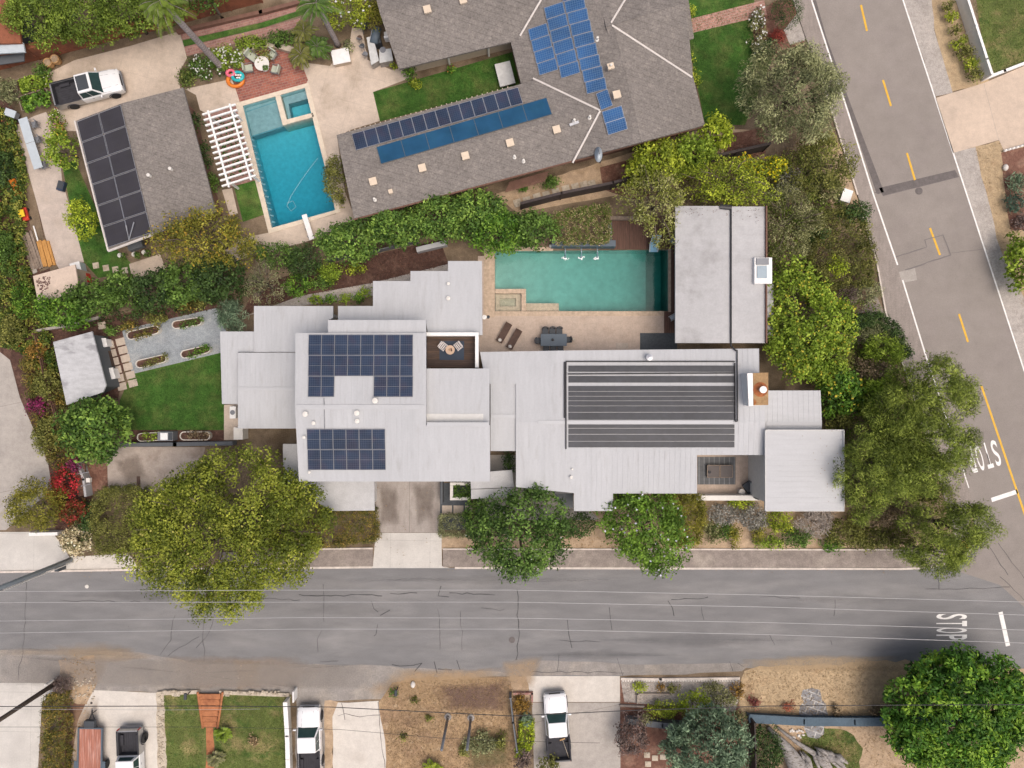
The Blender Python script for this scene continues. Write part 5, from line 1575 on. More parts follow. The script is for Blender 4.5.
sa = solar_array('two columns of matt black panels covering the garage roof slope', plG, [(76.5, 121.5), (121, 104.5), (151.5, 233), (108.5, 248)], 2, 6, 'pv_black', frame='aluminium', gap=.09)
for x, y in ((171.5, 169.5), (150, 176)):
    MB().lathe([(.12, -.05), (.1, .25), (.14, .25), (.14, .3), (.001, .32)], ray_plane(x, y, plane_of(GR)), 10).build('roof_pipe', 'off_white', gb)
mb = MB(); mb.tube([W(126, 225, 3.9), W(129, 240, 3.6), W(134, 222, 4.0)], .05, 6); mb.build('antenna', 'aluminium', gb)
mb = MB(); mb.box(W(136, 245, 1.5), (1.2, .7, .5), R(20)); mb.build('awning', 'wall_dark', gb)

# ------------------------------------------------------------------ sheds and neighbour roofs
sh = thing('garden_shed', 'garden shed with a stained pale grey flat roof beside the square pavers', 'shed', W(80, 368, 0))
mb = MB(); mb.slab([W(53, 342, 2.5), W(92, 331.5, 2.6), W(106, 385, 2.6), W(103, 392, 2.55), W(66.5, 405, 2.5)], .14); mb.build('roof', 'roof_stained', sh)
wb = MB(); wb.prism(inset([(p.x, p.y) for p in WL([(53, 342), (92, 331.5), (106, 388), (66.5, 405)], 2.4)], .2), 0, 2.4, caps=(False, True)); wb.build('wall', 'wall_dark', sh)
for q in ([(94, 338.5), (105.5, 338), (107.5, 346.5), (97, 348.5)], [(101.5, 369), (112.5, 367.5), (115.5, 378.5), (104.5, 380.5)]):
    mb = MB(); mb.slab(WL(q, 1.0), .1); mb.prism(inset([(p.x, p.y) for p in WL(q, .9)], .06), 0, .89, caps=(False, False)); mb.build('side_cabinet', 'white_paint', sh)
mb = MB(); mb.prism(WL([(97, 349), (107, 347), (112, 366.5), (101.5, 368.5)], .5), .0, .5); mb.build('bench', 'wood_dark', sh)
ts = thing('garden_shed', 'tan flat-roofed shed with dark leaf stains at the foot of the pale terrace', 'shed', W(55, 282, 0))
mb = MB(); mb.slab([W(33, 276, 2.3), W(75, 264.5, 2.4), W(78.5, 287, 2.4), W(39, 308, 2.3)], .14); mb.build('roof', 'roof_tan', ts)
wb = MB(); wb.prism(inset([(p.x, p.y) for p in WL([(33, 276), (75, 264.5), (78.5, 287), (39, 308)], 2.2)], .2), 0, 2.2, caps=(False, True)); wb.build('wall', 'wall_tan', ts)
scatter('leaf_litter', [(36, 279), (50, 275), (52, 287), (40, 294)], 2.33, 60, [(.1, .06, .05), (.16, .1, .09)], (.18, .1), up=1, tilt=.2, zr=(.0, .02))
nb = thing('tiled_house', 'corner of a brown-tiled neighbour house cut off by the picture corner', 'house', W(0, 15, 0))
mb = MB(); mb.slab([W(-60, -40, 3.4), W(8, -45, 3.2), W(18, 15, 3.0), W(21, 43, 3.0), W(-60, 45, 3.4)], .2); mb.build('roof', 'terracotta', nb)
mb = MB(); mb.slab([W(-60, 46, 2.9), W(23, 42.5, 2.8), W(25, 52, 2.7), W(-60, 57, 2.8)], .15); mb.build('porch_roof', 'table_blue', nb)
wb = MB(); wb.prism(inset([(p.x, p.y) for p in WL([(-60, -40), (8, -45), (20, 43), (-60, 45)], 2.8)], .5), 0, 2.75, caps=(False, True)); wb.build('wall', 'wall_dark', nb)
mb = MB(); mb.slab([W(-10, 57, 1.8), W(24, 53, 1.8), W(24, 61, 1.8), W(-10, 66, 1.8)], .1); mb.build('awning', 'wall_dark', nb)
# ================================================================== VEHICLES
def pickup(label, px, py, ang, L=5.7, Wd=1.95, body='paint_white', lower=None, sunroof=False, cargo=False, cab_len=.30):
    t = thing('pickup_truck', label, 'pickup truck', W(px, py, 0), ang)
    lower = lower or body
    hw = Wd / 2
    x_cab_r = L * (-.09)          # rear wall of the cab
    x_ws = L * .235               # foot of the windscreen
    mb = MB()
    st = [(x_cab_r, 1, 1.10), (L * .05, 1, 1.11), (x_ws, 1, 1.12), (L * .30, .995, 1.11), (L * .38, .985, 1.07), (L * .44, .965, 1.01), (L * .475, .92, .94), (L * .49, .86, .86)]
    prof = []
    for x, k, zt in st:
        w = hw * k
        prof.append([(x, -w * .97, .38), (x, -w, .62), (x, -w, zt - .20), (x, -w * .965, zt - .07), (x, -w * .86, zt), (x, -w * .45, zt + .035), (x, 0, zt + .03),
                     (x, w * .45, zt + .035), (x, w * .86, zt), (x, w * .965, zt - .07), (x, w, zt - .20), (x, w, .62), (x, w * .97, .38)])
    m_ = len(prof[0])
    vs = [p for s_ in prof for p in s_]
    fs = [(i * m_ + j, i * m_ + j + 1, (i + 1) * m_ + j + 1, (i + 1) * m_ + j) for i in range(len(prof) - 1) for j in range(m_ - 1)]
    fs += [(i * m_ + m_ - 1, i * m_, (i + 1) * m_, (i + 1) * m_ + m_ - 1) for i in range(len(prof) - 1)]
    fs += [tuple(range(m_)), tuple(reversed([(len(prof) - 1) * m_ + j for j in range(m_)]))]
    mb.add(vs, fs)
    b = mb.build('body', body, t, local=True); fix_normals(b); b.data.shade_smooth()
    try:
        b.data.set_sharp_from_angle(angle=R(40))
    except Exception:
        pass
    # hood creases and gap to the windscreen
    mb = MB()
    for s in (-1, 1):
        mb.tube([(x_ws + .02, s * hw * .55, 1.145), (L * .34, s * hw * .52, 1.115), (L * .45, s * hw * .46, 1.03)], .012, 5)
        mb.tube([(x_ws, s * hw * .88, 1.125), (L * .33, s * hw * .87, 1.1), (L * .46, s * hw * .8, .985)], .01, 5)
    mb.build('hood_crease', 'steel', t, local=True)
    # bed
    x0, x1 = -L * .485, x_cab_r - .02
    mb = MB(); th = .11
    for s in (-1, 1):
        mb.box(((x0 + x1) / 2, s * (hw - th / 2 - .01), .80), (x1 - x0, th, .74))
    mb.box((x0 + .05, 0, .80), (.10, Wd - 2 * th - .04, .74))
    mb.build('bed_side', lower, t, bevel=.03, local=True)
    mb = MB()
    mb.box(((x0 + x1) / 2 + .05, 0, .66), (x1 - x0 - .12, Wd - 2 * th - .03, .06))
    for s in (-1, 1):
        mb.box(((x0 + x1) / 2 + .05, s * (hw - th - .03), .90), (x1 - x0 - .12, .025, .46))
        mb.box(((x0 + x1) / 2 - .1, s * (hw - th - .16), .77), (.85, .26, .17))
    mb.box((x1 - .03, 0, .9), (.04, Wd - 2 * th - .1, .46))
    mb.box((x0 + .13, 0, .9), (.03, Wd - 2 * th - .1, .46))
    for k in range(7):
        mb.box(((x0 + x1) / 2 + .05, -.55 + k * .18, .70), (x1 - x0 - .2, .05, .025))
    mb.build('bed_liner', 'bed_liner', t, local=True)
    mb = MB()
    for s in (-1, 1):
        mb.box(((x0 + x1) / 2, s * (hw - th / 2 - .01), 1.185), (x1 - x0 - .02, th * .9, .025))
    mb.build('bed_rail', 'bed_liner', t, local=True)
    # cab
    xt0, xt1 = x_cab_r + .12, L * .135
    bz, tz = 1.09, 1.80
    bw, tw = hw * .95, hw * .76
    xb0, xb1 = x_cab_r, x_ws + .02
    B8 = [Vector(p) for p in ((xb0, -bw, bz), (xb1, -bw, bz), (xb1, bw, bz), (xb0, bw, bz), (xt0, -tw, tz), (xt1, -tw, tz), (xt1, tw, tz), (xt0, tw, tz))]
    mb = MB(); mb.add(B8, [(3, 2, 1, 0), (4, 5, 6, 7), (0, 1, 5, 4), (1, 2, 6, 5), (2, 3, 7, 6), (3, 0, 4, 7)])
    cab = mb.build('cab', body, t, bevel=.07, segs=3, local=True)
    def pane(name, ids, ins, off=.012, par=t, mat='glass_car'):
        q = [B8[i] for i in ids]; c = sum(q, Vector()) / 4
        n = (q[1] - q[0]).cross(q[2] - q[0]).normalized()
        if n.dot(c - Vector((.3, 0, 1.3))) < 0: n = -n
        def BL(u, v): return (q[0] * (1 - u) + q[1] * u) * (1 - v) + (q[3] * (1 - u) + q[2] * u) * v
        u0, u1, v0, v1 = ins
        p = [BL(u0, v0), BL(u1, v0), BL(u1, v1), BL(u0, v1)]
        m2 = MB(); m2.add([x + n * off for x in p] + [x - n * .02 for x in p], [(0, 1, 2, 3), (7, 6, 5, 4), (0, 4, 5, 1), (1, 5, 6, 2), (2, 6, 7, 3), (3, 7, 4, 0)])
        o = m2.build(name, mat, par, local=True); fix_normals(o); return o
    pane('windshield', (1, 2, 6, 5), (.05, .95, .02, .93))
    pane('rear_window', (3, 0, 4, 7), (.14, .86, .3, .88))
    for ids in ((0, 1, 5, 4), (2, 3, 7, 6)):
        flip = ids[0] == 2
        pane('side_window', ids, (.53, .93, .12, .86) if not flip else (.07, .47, .12, .86))
        pane('side_window', ids, (.08, .50, .12, .86) if not flip else (.50, .92, .12, .86))
    if sunroof:
        mb = MB(); mb.box(((xt0 + xt1) / 2 - .02, 0, tz + .008), (xt1 - xt0 - .26, tw * 2 - .32, .016)); mb.build('sunroof', 'charcoal', t, bevel=.006, local=True)
    # wheels with arches
    for x in (L * .335, -L * .285):
        for s in (-1, 1):
            wb = MB(); wb.lathe([(.20, -.13), (.34, -.13), (.385, -.09), (.385, .09), (.34, .13), (.2, .13)], (0, 0, 0), 22)
            wb.v = [(x + a, s * (hw - .10) + c_, .385 + b) for a, b, c_ in wb.v]
            w_ = wb.build('wheel', 'tyre', t, local=True); fix_normals(w_)
            rb = MB(); rb.lathe([(.001, -.10), (.08, -.10), (.19, -.12), (.2, .12), (.19, .13), (.08, .10), (.001, .10)], (0, 0, 0), 16)
            rb.v = [(x + a, s * (hw - .10) + c_, .385 + b) for a, b, c_ in rb.v]
            r_ = rb.build('rim', 'aluminium', w_, local=True); fix_normals(r_)
            ab = MB(); ab.tube([(x + .46 * math.cos(a), s * (hw + .005), .40 + .46 * math.sin(a)) for a in np.linspace(.05, math.pi - .05, 11)], .035, 6)
            ab.build('wheel_arch', 'bed_liner', t, local=True)
    mb = MB(); mb.box((L * .492, 0, .58), (.16, Wd * .84, .26)); mb.build('front_bumper', 'steel' if body == 'paint_white' else 'paint_dark', t, bevel=.05, local=True)
    mb = MB(); mb.box((L * .4905, 0, .80), (.05, Wd * .48, .2)); mb.build('grille', 'gutter_black', t, bevel=.01, local=True)
    mb = MB(); mb.box((-L * .492, 0, .55), (.14, Wd * .94, .2)); mb.build('rear_bumper', 'steel', t, bevel=.04, local=True)
    for s in (-1, 1):
        mb = MB(); mb.box((L * .468, s * hw * .76, .84), (.14, .34, .15)); mb.build('headlight', 'lamp_glass', t, bevel=.03, local=True)
        mb = MB(); mb.box((-L * .486, s * hw * .93, .92), (.05, .13, .36)); mb.build('taillight', 'lamp_red', t, bevel=.01, local=True)
        mb = MB(); mb.box((x_ws - .18, s * (hw + .13), 1.16), (.12, .24, .17)); mb.build('mirror', body, t, bevel=.03, local=True)
        mb = MB(); mb.box((L * .06, s * (hw + .005), .92), (.16, .02, .035)); mb.build('handle', 'steel', t, local=True)
    if cargo:
        pass
    return t


pickup('white and silver pickup truck with a dark glass roof beside the garage', 93.5, 92.5, R(14.5), L=5.75, Wd=2.0, lower='paint_silver', sunroof=True)
pickup('white pickup truck with an empty bed right next to the white rail fence', 312.5, 737, R(91.5), L=5.9, Wd=1.9)
trC = pickup('white pickup truck with a rake lying in its bed on the wide concrete driveway', 556.5, 722, R(94.5), L=5.6, Wd=1.95, lower='paint_dark')
pickup('white and grey pickup truck parked tail to the street beside the wood-decked trailer', 136, 754, R(-88), L=5.2, Wd=1.85, lower='paint_silver')
rk = thing('rake', 'wooden-handled garden rake lying across a dark truck bed', 'rake', W(566, 749, .74), R(-70))
MB().tube([(-.85, 0, .03), (.7, 0, .16)], .025, 6).build('handle', 'stone_pale', rk, local=True)
mb = MB(); mb.box((-.86, 0, .04), (.08, .45, .04))
for k in range(9): mb.box((-.9, -.2 + k * .05, .02), (.06, .015, .03))
mb.build('rake_head', 'pot_clay', rk, local=True)
# spare tyre at the parked truck's side
sp = thing('spare_tyre', 'black tyre leaning against the side of a grey and white pickup truck', 'tyre', W(147.5, 735, 0))
wb = MB(); wb.torus((0, 0, 0), .29, .12, sz=.95); wb.v = [(c_, a, b + .41) for a, b, c_ in wb.v]; wb.build('tyre', 'tyre', sp, local=True)
# flatbed trailer
tl_ = thing('trailer', 'flat trailer with a worn red-brown plank bed parked on the light concrete', 'trailer', W(95, 758, 0), R(-91))
L_, W_ = 5.6, 2.05
mb = MB(); mb.box((0, 0, .66), (L_, W_ - .24, .06)); mb.build('deck', 'wood_bed', tl_, local=True)
mb = MB()
for s in (-1, 1): mb.box((0, s * (W_ / 2 - .06), .68), (L_ + .12, .12, .18))
for s in (-1, 1): mb.box((s * (L_ / 2 + .03), 0, .675), (.10, W_ - .25, .17))
mb.box((.3, 0, .52), (L_ - .4, .9, .12)); mb.build('frame', 'slate_blue', tl_, bevel=.012, local=True)
mb = MB(); mb.tube([(-L_ / 2, .5, .55), (-L_ / 2 - 1.2, 0, .5)], .05, 6); mb.tube([(-L_ / 2, -.5, .55), (-L_ / 2 - 1.2, 0, .5)], .05, 6); mb.tube([(-L_ / 2 - 1.1, 0, .5), (-L_ / 2 - 1.55, 0, .52)], .06, 6); mb.tube([(-L_ / 2 - 1.25, .12, .1), (-L_ / 2 - 1.25, .12, .85)], .035, 6)
mb.build('tongue', 'gutter_black', tl_, local=True)
mb = MB(); mb.box((-L_ / 2 - .42, 0, .72), (.6, .85, .4)); mb.build('tool_box', 'charcoal', tl_, bevel=.05, local=True)
for x in (.3, 1.15):
    for s in (-1, 1):
        wb = MB(); wb.lathe([(.16, -.1), (.30, -.1), (.33, -.06), (.33, .06), (.30, .1), (.16, .1)], (0, 0, 0), 18); wb.v = [(x + a, s * (W_ / 2 + .14) + c_, .33 + b) for a, b, c_ in wb.v]
        w_ = wb.build('wheel', 'tyre', tl_, local=True); fix_normals(w_)
        rb = MB(); rb.lathe([(.001, -.08), (.16, -.08), (.16, .09), (.001, .09)], (0, 0, 0), 12); rb.v = [(x + a, s * (W_ / 2 + .14) + c_, .33 + b) for a, b, c_ in rb.v]
        fix_normals(rb.build('rim', 'steel', w_, local=True))
for s in (-1, 1):
    mb = MB(); mb.box((.72, s * (W_ / 2 + .13), .73), (1.7, .26, .03)); mb.build('mudguard', 'slate_blue', tl_, local=True)

# ================================================================== WALLS AND FENCES
def wall_along(name, label, cat, pts, h, th, mat, z0=-.05, cap=None, group=None):
    """low wall: pts in ground pixels"""
    P = WL(pts, 0)
    c = sum(P, Vector()) / len(P)
    t = thing(name, label, cat, (c.x, c.y, 0), 0, group)
    mb = MB(); mc = MB()
    for a, b in zip(P[:-1], P[1:]):
        d = (b - a).normalized(); n_ = Vector((-d.y, d.x, 0)) * th / 2; e = d * th * .49
        mb.prism([a - n_ - e, b - n_ + e, b + n_ + e, a + n_ - e], z0, h)
        if cap:
            n2 = n_ * 1.3
            mc.prism([a - n2 - e, b - n2 + e, b + n2 + e, a + n2 - e], h + .002, h + .06)
    mb.build('wall_body', mat, t)
    if cap: mc.build('coping', cap, t)
    return t


def fence(label, pts, h, mat, th=.05, post=2.0, cap=None, group=None, name='fence', rails=False, postw=.1):
    P = WL(pts, 0)
    c = sum(P, Vector()) / len(P)
    t = thing(name, label, 'fence', (c.x, c.y, 0), 0, group)
    mb = MB(); mp = []
    for a, b in zip(P[:-1], P[1:]):
        d = (b - a); L = d.length; d.normalize(); n_ = Vector((-d.y, d.x, 0)) * th / 2
        if rails:
            k = int(h / .3)
            for i in range(k):
                z = .2 + i * (h - .2) / k
                mb.prism([a - n_, b - n_, b + n_, a + n_], z, z + .14)
        else:
            mb.prism([a - n_, b - n_, b + n_, a + n_], .03, h)
        kk = max(1, int(L / post))
        for i in range(kk + 1):
            mp.append((a + d * (L * i / kk), math.atan2(d.y, d.x)))
    mb.build('panel', mat, t)
    if cap:
        mc = MB()
        for a, b in zip(P[:-1], P[1:]):
            d = (b - a).normalized(); n_ = Vector((-d.y, d.x, 0)) * th * 1.1
            mc.prism([a - n_, b - n_, b + n_, a + n_], h + .002, h + .05)
        mc.build('top_rail', cap, t)
    for p, a in mp[:40]:
        MB().box(p + Vector((0, 0, (h + .08) / 2)), (postw, postw + th, h + .08), a).build('post', mat, t)
    return t


fence('long terracotta-brown board fence below the tall hedge at the top', [(-20, 73), (40, 57), (60, 52), (130, 34), (160, 27), (200, 16), (262, 0)], 1.7, 'terracotta', th=.45, post=2.4)
wall_along('terrace_wall', 'low red-brown retaining wall along the brick path near the palm trunk', 'wall', [(180, 33), (262, 14), (330, -4)], .35, .3, 'wall_brown')
fence('dark timber fence with double top rails between the shingle house and the teal pool', [(521, 209), (560, 199), (610, 189), (660, 175), (700, 165), (762, 151)], 1.8, 'fence_dark', th=.10, post=2.2, cap='fence_dark')
fence('dark wire-topped fence along the upper edge of the mulch slope', [(330, 262), (380, 252), (418, 243)], 1.0, 'fence_grey', th=.06, post=2.0)
wall_along('garden_wall', 'short grey stub wall at the end of the mulch slope by the clipped ficus', 'wall', [(420, 251), (445, 245)], .8, .4, 'wall_grey')
wall_along('garden_wall', 'dark low wall between the green lawn and the brown courtyard', 'wall', [(128, 444), (180, 443.5), (235, 442.5)], .9, .32, 'wall_dark')
wall_along('garden_wall', 'long pale retaining wall at the foot of the dark hedge row', 'wall', [(38, 331), (70, 326), (100, 318)], .4, .2, 'concrete_grey')
fence('dark metal fence beside the stained grey shed', [(43, 335), (53, 380), (64, 420)], 1.2, 'wall_brown', th=.04, post=1.6, rails=True)
fence('white board fence slanting along the lawn at the upper right', [(947.5, -30), (956, 0), (977, 66), (982, 81)], 1.2, 'white_paint', th=.09, post=2.2, cap='white_paint')
wall_along('garden_wall', 'white low wall edging the lawn above the tan apron', 'wall', [(982.5, 80), (1002, 72.5), (1024, 64), (1060, 52)], .35, .22, 'white_paint')
sc_w = wall_along('garden_edging', 'white scalloped edging along the lower side of the tan apron', 'edging', [(1004, 151), (1024, 145.5), (1060, 134)], .2, .14, 'white_paint')
mb = MB()
for i in range(14): mb.ell(W(1005 + i * 4, 150.8 - i * 1.15, .22), (.14, .1, .1), 8, 5)
mb.build('scallop', 'stone_white', sc_w)
fence('white rail fence between the patchy lawn and a pickup truck', [(289, 697), (291, 730), (293, 800)], .95, 'off_white', th=.16, post=1.8, cap='white_paint')
mb = MB(); mb.box(W(295, 694.5, .5), (.1, .9, 1.0)); tag(mb.build('gate_post', 'white_paint'), 'short white gate post panel at the street end of the rail fence', 'post')
fence('grey-green board fence behind the lime shrub, half under a blue-green tree', [(626, 716), (660, 720), (692, 722)], .9, 'fence_grey', th=.22, post=2.2, cap='fence_grey')
fence('blue-grey fence crossing the flagstone path', [(746, 714), (800, 717), (850, 717.5), (905, 717), (960, 717)], .75, 'fence_blue', th=.32, post=2.4, cap='fence_blue')
fence('dark fence running down beside the blue-green tree', [(748, 714), (749, 740), (750, 800)], 1.6, 'fence_dark', th=.08, post=2.0)
fence('grey board fence stepping down next to the strip of succulents', [(510.5, 692), (513, 716), (517, 745)], 1.1, 'fence_grey', th=.10, post=1.4)
wall_along('garden_wall', 'dark red brick planter wall under the rusty ground cover by the driveway', 'wall', [(514, 692), (532, 692), (532, 700)], .35, .16, 'brick_dull')
# scalloped white kerb by the gravel garden
kb = wall_along('garden_edging', 'pale scalloped edging between the gravel garden and the street', 'edging', [(622, 678.5), (660, 679), (738, 678)], .14, .22, 'kerb')
mb = MB()
for i in range(44): mb.box(W(623 + i * 2.62, 680.6, .10), (.13, .12, .14))
mb.build('scallop', 'stone_white', kb)
wall_along('garden_wall', 'pale pink block edging forming a corner in the gravel garden', 'wall', [(637, 702), (637, 693), (669, 693)], .25, .12, 'pavement')
wall_along('garden_wall', 'pale pink block edging beside the driveway in the gravel garden', 'wall', [(620, 704.5), (643, 705.5)], .25, .14, 'pavement')
wall_along('garden_wall', 'thin white kerb wall at the end of the grey street concrete', 'wall', [(38, 532), (63, 531.5)], .9, .26, 'white_paint')
wall_along('garden_wall', 'low dark wall beside the small stair and the brown courtyard', 'wall', [(84, 462), (90, 478), (92, 494)], .9, .18, 'wall_grey')
wall_along('garden_wall', 'rubble stone edging along the patchy lawn at the street', 'wall', [(160, 692.5), (198, 691)], .22, .3, 'stone_pale')
wall_along('garden_wall', 'rubble stone edging right of the terracotta steps', 'wall', [(222, 691.5), (288, 694)], .22, .3, 'stone_pale')
wall_along('garden_wall', 'curved dry-stone wall behind the garden table on the brick terrace', 'wall', [(243, 58), (252, 50), (265, 46.5), (280, 48), (296, 53)], .5, .45, 'stone_pale')
wall_along('garden_wall', 'dark planter wall along the teal pool under the clipped olive hedge', 'wall', [(554, 245.8), (611, 245.8)], 1.0, .5, 'slate_blue')
wall_along('garden_wall', 'short dark planter wall across from the fountain jets beside the timber deck', 'wall', [(609, 225), (609, 243)], .6, .3, 'slate_blue')
wall_along('garden_wall', 'pale timber sleeper edging the back of the timber deck', 'wall', [(611, 219), (632, 219)], .4, .3, 'wood_weather')
# small stair by the bougainvillea
st = thing('garden_stair', 'small dark red garden stair with pale rails beside the bougainvillea', 'stair', W(80, 480, 0))
for k in range(5):
    MB().box(W(80 + k * .8, 467 + k * 6.4, .5 - k * .09), (.85, .5, .14), R(10)).build('tread', 'wall_brown', st)
for k in (0, 1):
    MB().tube([W(77 + k * 4, 474 + k * 12, 1.0), W(89 + k * 1.5, 472 + k * 12, 1.0)], .03, 6).build('handrail', 'aluminium', st)
mb = MB(); mb.box(W(89, 480, 1.0), (.3, .35, .3)); tag(mb.build('lamp_box', 'off_white'), 'small pale lamp box on the dark wall by the garden stair', 'lamp')
# terracotta steps to the lawn
ts_ = thing('garden_stair', 'flared flight of terracotta steps going down from the street to the lawn', 'stair', W(210, 710, 0))
for k in range(6):
    w_ = 1.75 - k * .13
    MB().box(W(210, 696.5 + k * 5.6, .32 - k * .055), (w_, .44, .12)).build('tread', 'terracotta_step', ts_)
for s in (-1, 1):
    a, b = W(210 + s * 12.5, 692, .45), W(210 + s * 7.4, 728, .12)
    mb = MB(); d = (b - a); mb.tube([a, b], .1, 4); mb.build('side_wall', 'terracotta_step', ts_)

# ================================================================== POLES AND WIRES
pl = thing('utility_pole', 'dark brown timber utility pole leaning out over the corner of the pale driveway', 'pole', W(59, 681, 0))
b0 = W(59, 681, 0)
MB().tube([b0, b0 + Vector((0, 0, 6)), b0 + Vector((0, 0, 11.5))], [.19, .165, .14], 14).build('shaft', 'wood_pole', pl, smooth=True)
MB().box(b0 + Vector((.05, .42, 1.3)), (.22, .12, .9)).build('meter_box', 'off_white', pl)
mb = MB(); mb.box(b0 + Vector((0, 0, 10.8)), (2.2, .12, .12), R(90)); mb.build('cross_arm', 'wood_pole', pl)
pl2 = thing('utility_pole', 'pale blue-grey steel pole with a thin white conduit at the left street edge', 'pole', W(71, 559.5, 0))
b1 = W(71, 559.5, 0)
MB().tube([b1, b1 + Vector((0, 0, 6)), b1 + Vector((0, 0, 12))], [.2, .18, .15], 14).build('shaft', 'pole_grey', pl2, smooth=True)
MB().tube([b1 + Vector((.22, -.2, 0)), b1 + Vector((.22, -.2, 11.8))], .045, 8).build('conduit', 'off_white', pl2)
for z in (2, 4, 6, 8): MB().box(b1 + Vector((.12, -.1, z)), (.3, .06, .06), R(-40)).build('bracket', 'steel', pl2)
MB().box(b1 + Vector((-.55, -.5, .5)), (.32, .5, 1.0)).build('cabinet', 'charcoal', pl2)
for x, y, zz, lab in ((448, 716.5, 5.2, 'grey steel post in the dry yard, nearer the cracked concrete drive'), (471, 717.5, 5.0, 'grey steel post in the dry yard, nearer the board fence and succulents')):
    q = thing('steel_post', lab, 'post', W(x, y, 0), 0, 'steel posts in the dry yard')
    c = W(x, y, 0)
    MB().tube([c, c + Vector((0, 0, zz))], .11, 10).build('shaft', 'steel', q, smooth=True)
    MB().lathe([(.3, 0), (.3, .08), (.15, .12), (.14, .4)], c, 12).build('base', 'stone_block', q)


def wire(label, pts, z, r_, mat, sag=.5, group=None):
    P = [W(x, y, z) for x, y in pts]
    out = []
    for i, (a, b) in enumerate(zip(P[:-1], P[1:])):
        for k in range(12):
            out.append(a.lerp(b, k / 12))
    out.append(P[-1])
    n = len(out)
    out = [p - Vector((0, 0, sag * (1 - (2 * i / (n - 1) - 1) ** 2))) for i, p in enumerate(out)]
    o = MB().tube(out, r_, 6).build('overhead_wire', mat)
    tag(o, label, 'wire', group)
    return o


for (p, lab) in (([(-200, 592), (0, 591.5), (300, 590), (512, 590), (768, 595), (1024, 602), (1200, 608)], 'pale overhead wire nearest the houses above the lower road'),
                 ([(-200, 603), (0, 602.5), (300, 602), (512, 602), (768, 607), (1024, 615), (1200, 621)], 'second pale overhead wire from the houses above the lower road'),
                 ([(-200, 622), (0, 621), (300, 617.5), (512, 618), (768, 622.5), (1024, 630), (1200, 636)], 'third pale overhead wire from the houses above the lower road'),
                 ([(-200, 634), (0, 633), (300, 629), (512, 629), (768, 634.5), (1024, 643), (1200, 650)], 'pale overhead wire farthest from the houses above the lower road')):
    wire(lab, p, 9.5, .019, 'cable_light', 0, 'pale overhead wires along the lower road')
for (p, lab, r_) in (([(-200, 705), (0, 706.5), (200, 706), (330, 707), (420, 711.5), (512, 716), (640, 710), (770, 706), (905, 705), (1200, 704)], 'thick dark overhead cable crossing above the parked cars', .03),
                     ([(-200, 726), (0, 727), (200, 727), (340, 729.5), (440, 738), (512, 741), (600, 743)], 'thin dark overhead cable below the thick one', .013),
                     ([(-100, 709), (0, 709), (160, 710), (260, 709)], 'faint pale overhead cable close under the thick dark one', .011)):
    wire(lab, p, 7.5, r_, 'cable_dark' if 'dark' in lab[:10] or 'thin' in lab else 'cable_light', 0, 'overhead cables above the southern yards')

# ================================================================== POOL AND TERRACE FURNITURE
def chair(name, label, px, py, ang, seat='charcoal', group=None, w=.5, z=0.0, arms=True, cat='chair', sh=.44, bh=.42):
    t = thing(name, label, cat, W(px, py, z), ang, group)
    MB().box((0, 0, sh), (w, w, .06)).build('seat', seat, t, bevel=.015, local=True)
    mb = MB()
    for k in range(7):
        a = R(-60 + 20 * k); mb.tube([(-w * .38 * math.cos(a) - .08, w * .52 * math.sin(a), sh + .03), (-w * .46 * math.cos(a) - .1, w * .58 * math.sin(a), sh + bh)], .03, 5)
    mb.tube([(-w * .46 * math.cos(R(a)) - .1, w * .58 * math.sin(R(a)), sh + bh) for a in range(-65, 66, 13)], .035, 6)
    mb.build('backrest', seat, t, local=True)
    for sx in (-1, 1):
        for sy in (-1, 1):
            MB().tube([(sx * (w / 2 - .05), sy * (w / 2 - .05), sh - .03), (sx * (w / 2 - .02), sy * (w / 2 - .02), 0)], .018, 6).build('leg', seat, t, local=True)
    return t


dt = thing('dining_table', 'blue-grey outdoor dining table on the pool terrace', 'table', W(553.2, 340.5, Z(6)))
MB().box((0, 0, .73), (2.15, 1.0, .045)).build('tabletop', 'slate_blue', dt, bevel=.01, local=True)
for sx in (-1, 1):
    for sy in (-1, 1): MB().box((sx * .95, sy * .4, .35), (.08, .08, .7)).build('leg', 'charcoal', dt, local=True)
vz = MB().lathe([(.07, 0), (.11, .08), (.09, .2), (.05, .22)], W(552.8, 339.8, .755), 12).build('vase', 'gutter_black'); tag(vz, 'small dark vase at the middle of the blue-grey dining table', 'vase')
for i, nm in enumerate(('first', 'middle', 'last')):
    chair('dining_chair', f'{nm} dark chair on the pool side of the dining table counting from the loungers', 545 + i * 7.0, 331.5, R(-90), group='dark chairs round the dining table')
    chair('dining_chair', f'{nm} dark chair on the house side of the dining table counting from the loungers', 546 + i * 7.0, 348.2, R(90), group='dark chairs round the dining table')
chair('dining_chair', 'dark chair at the end of the dining table towards the loungers', 538.5, 341, 0, group='dark chairs round the dining table')
chair('dining_chair', 'dark chair at the end of the dining table away from the loungers', 567.5, 340, R(180), group='dark chairs round the dining table')


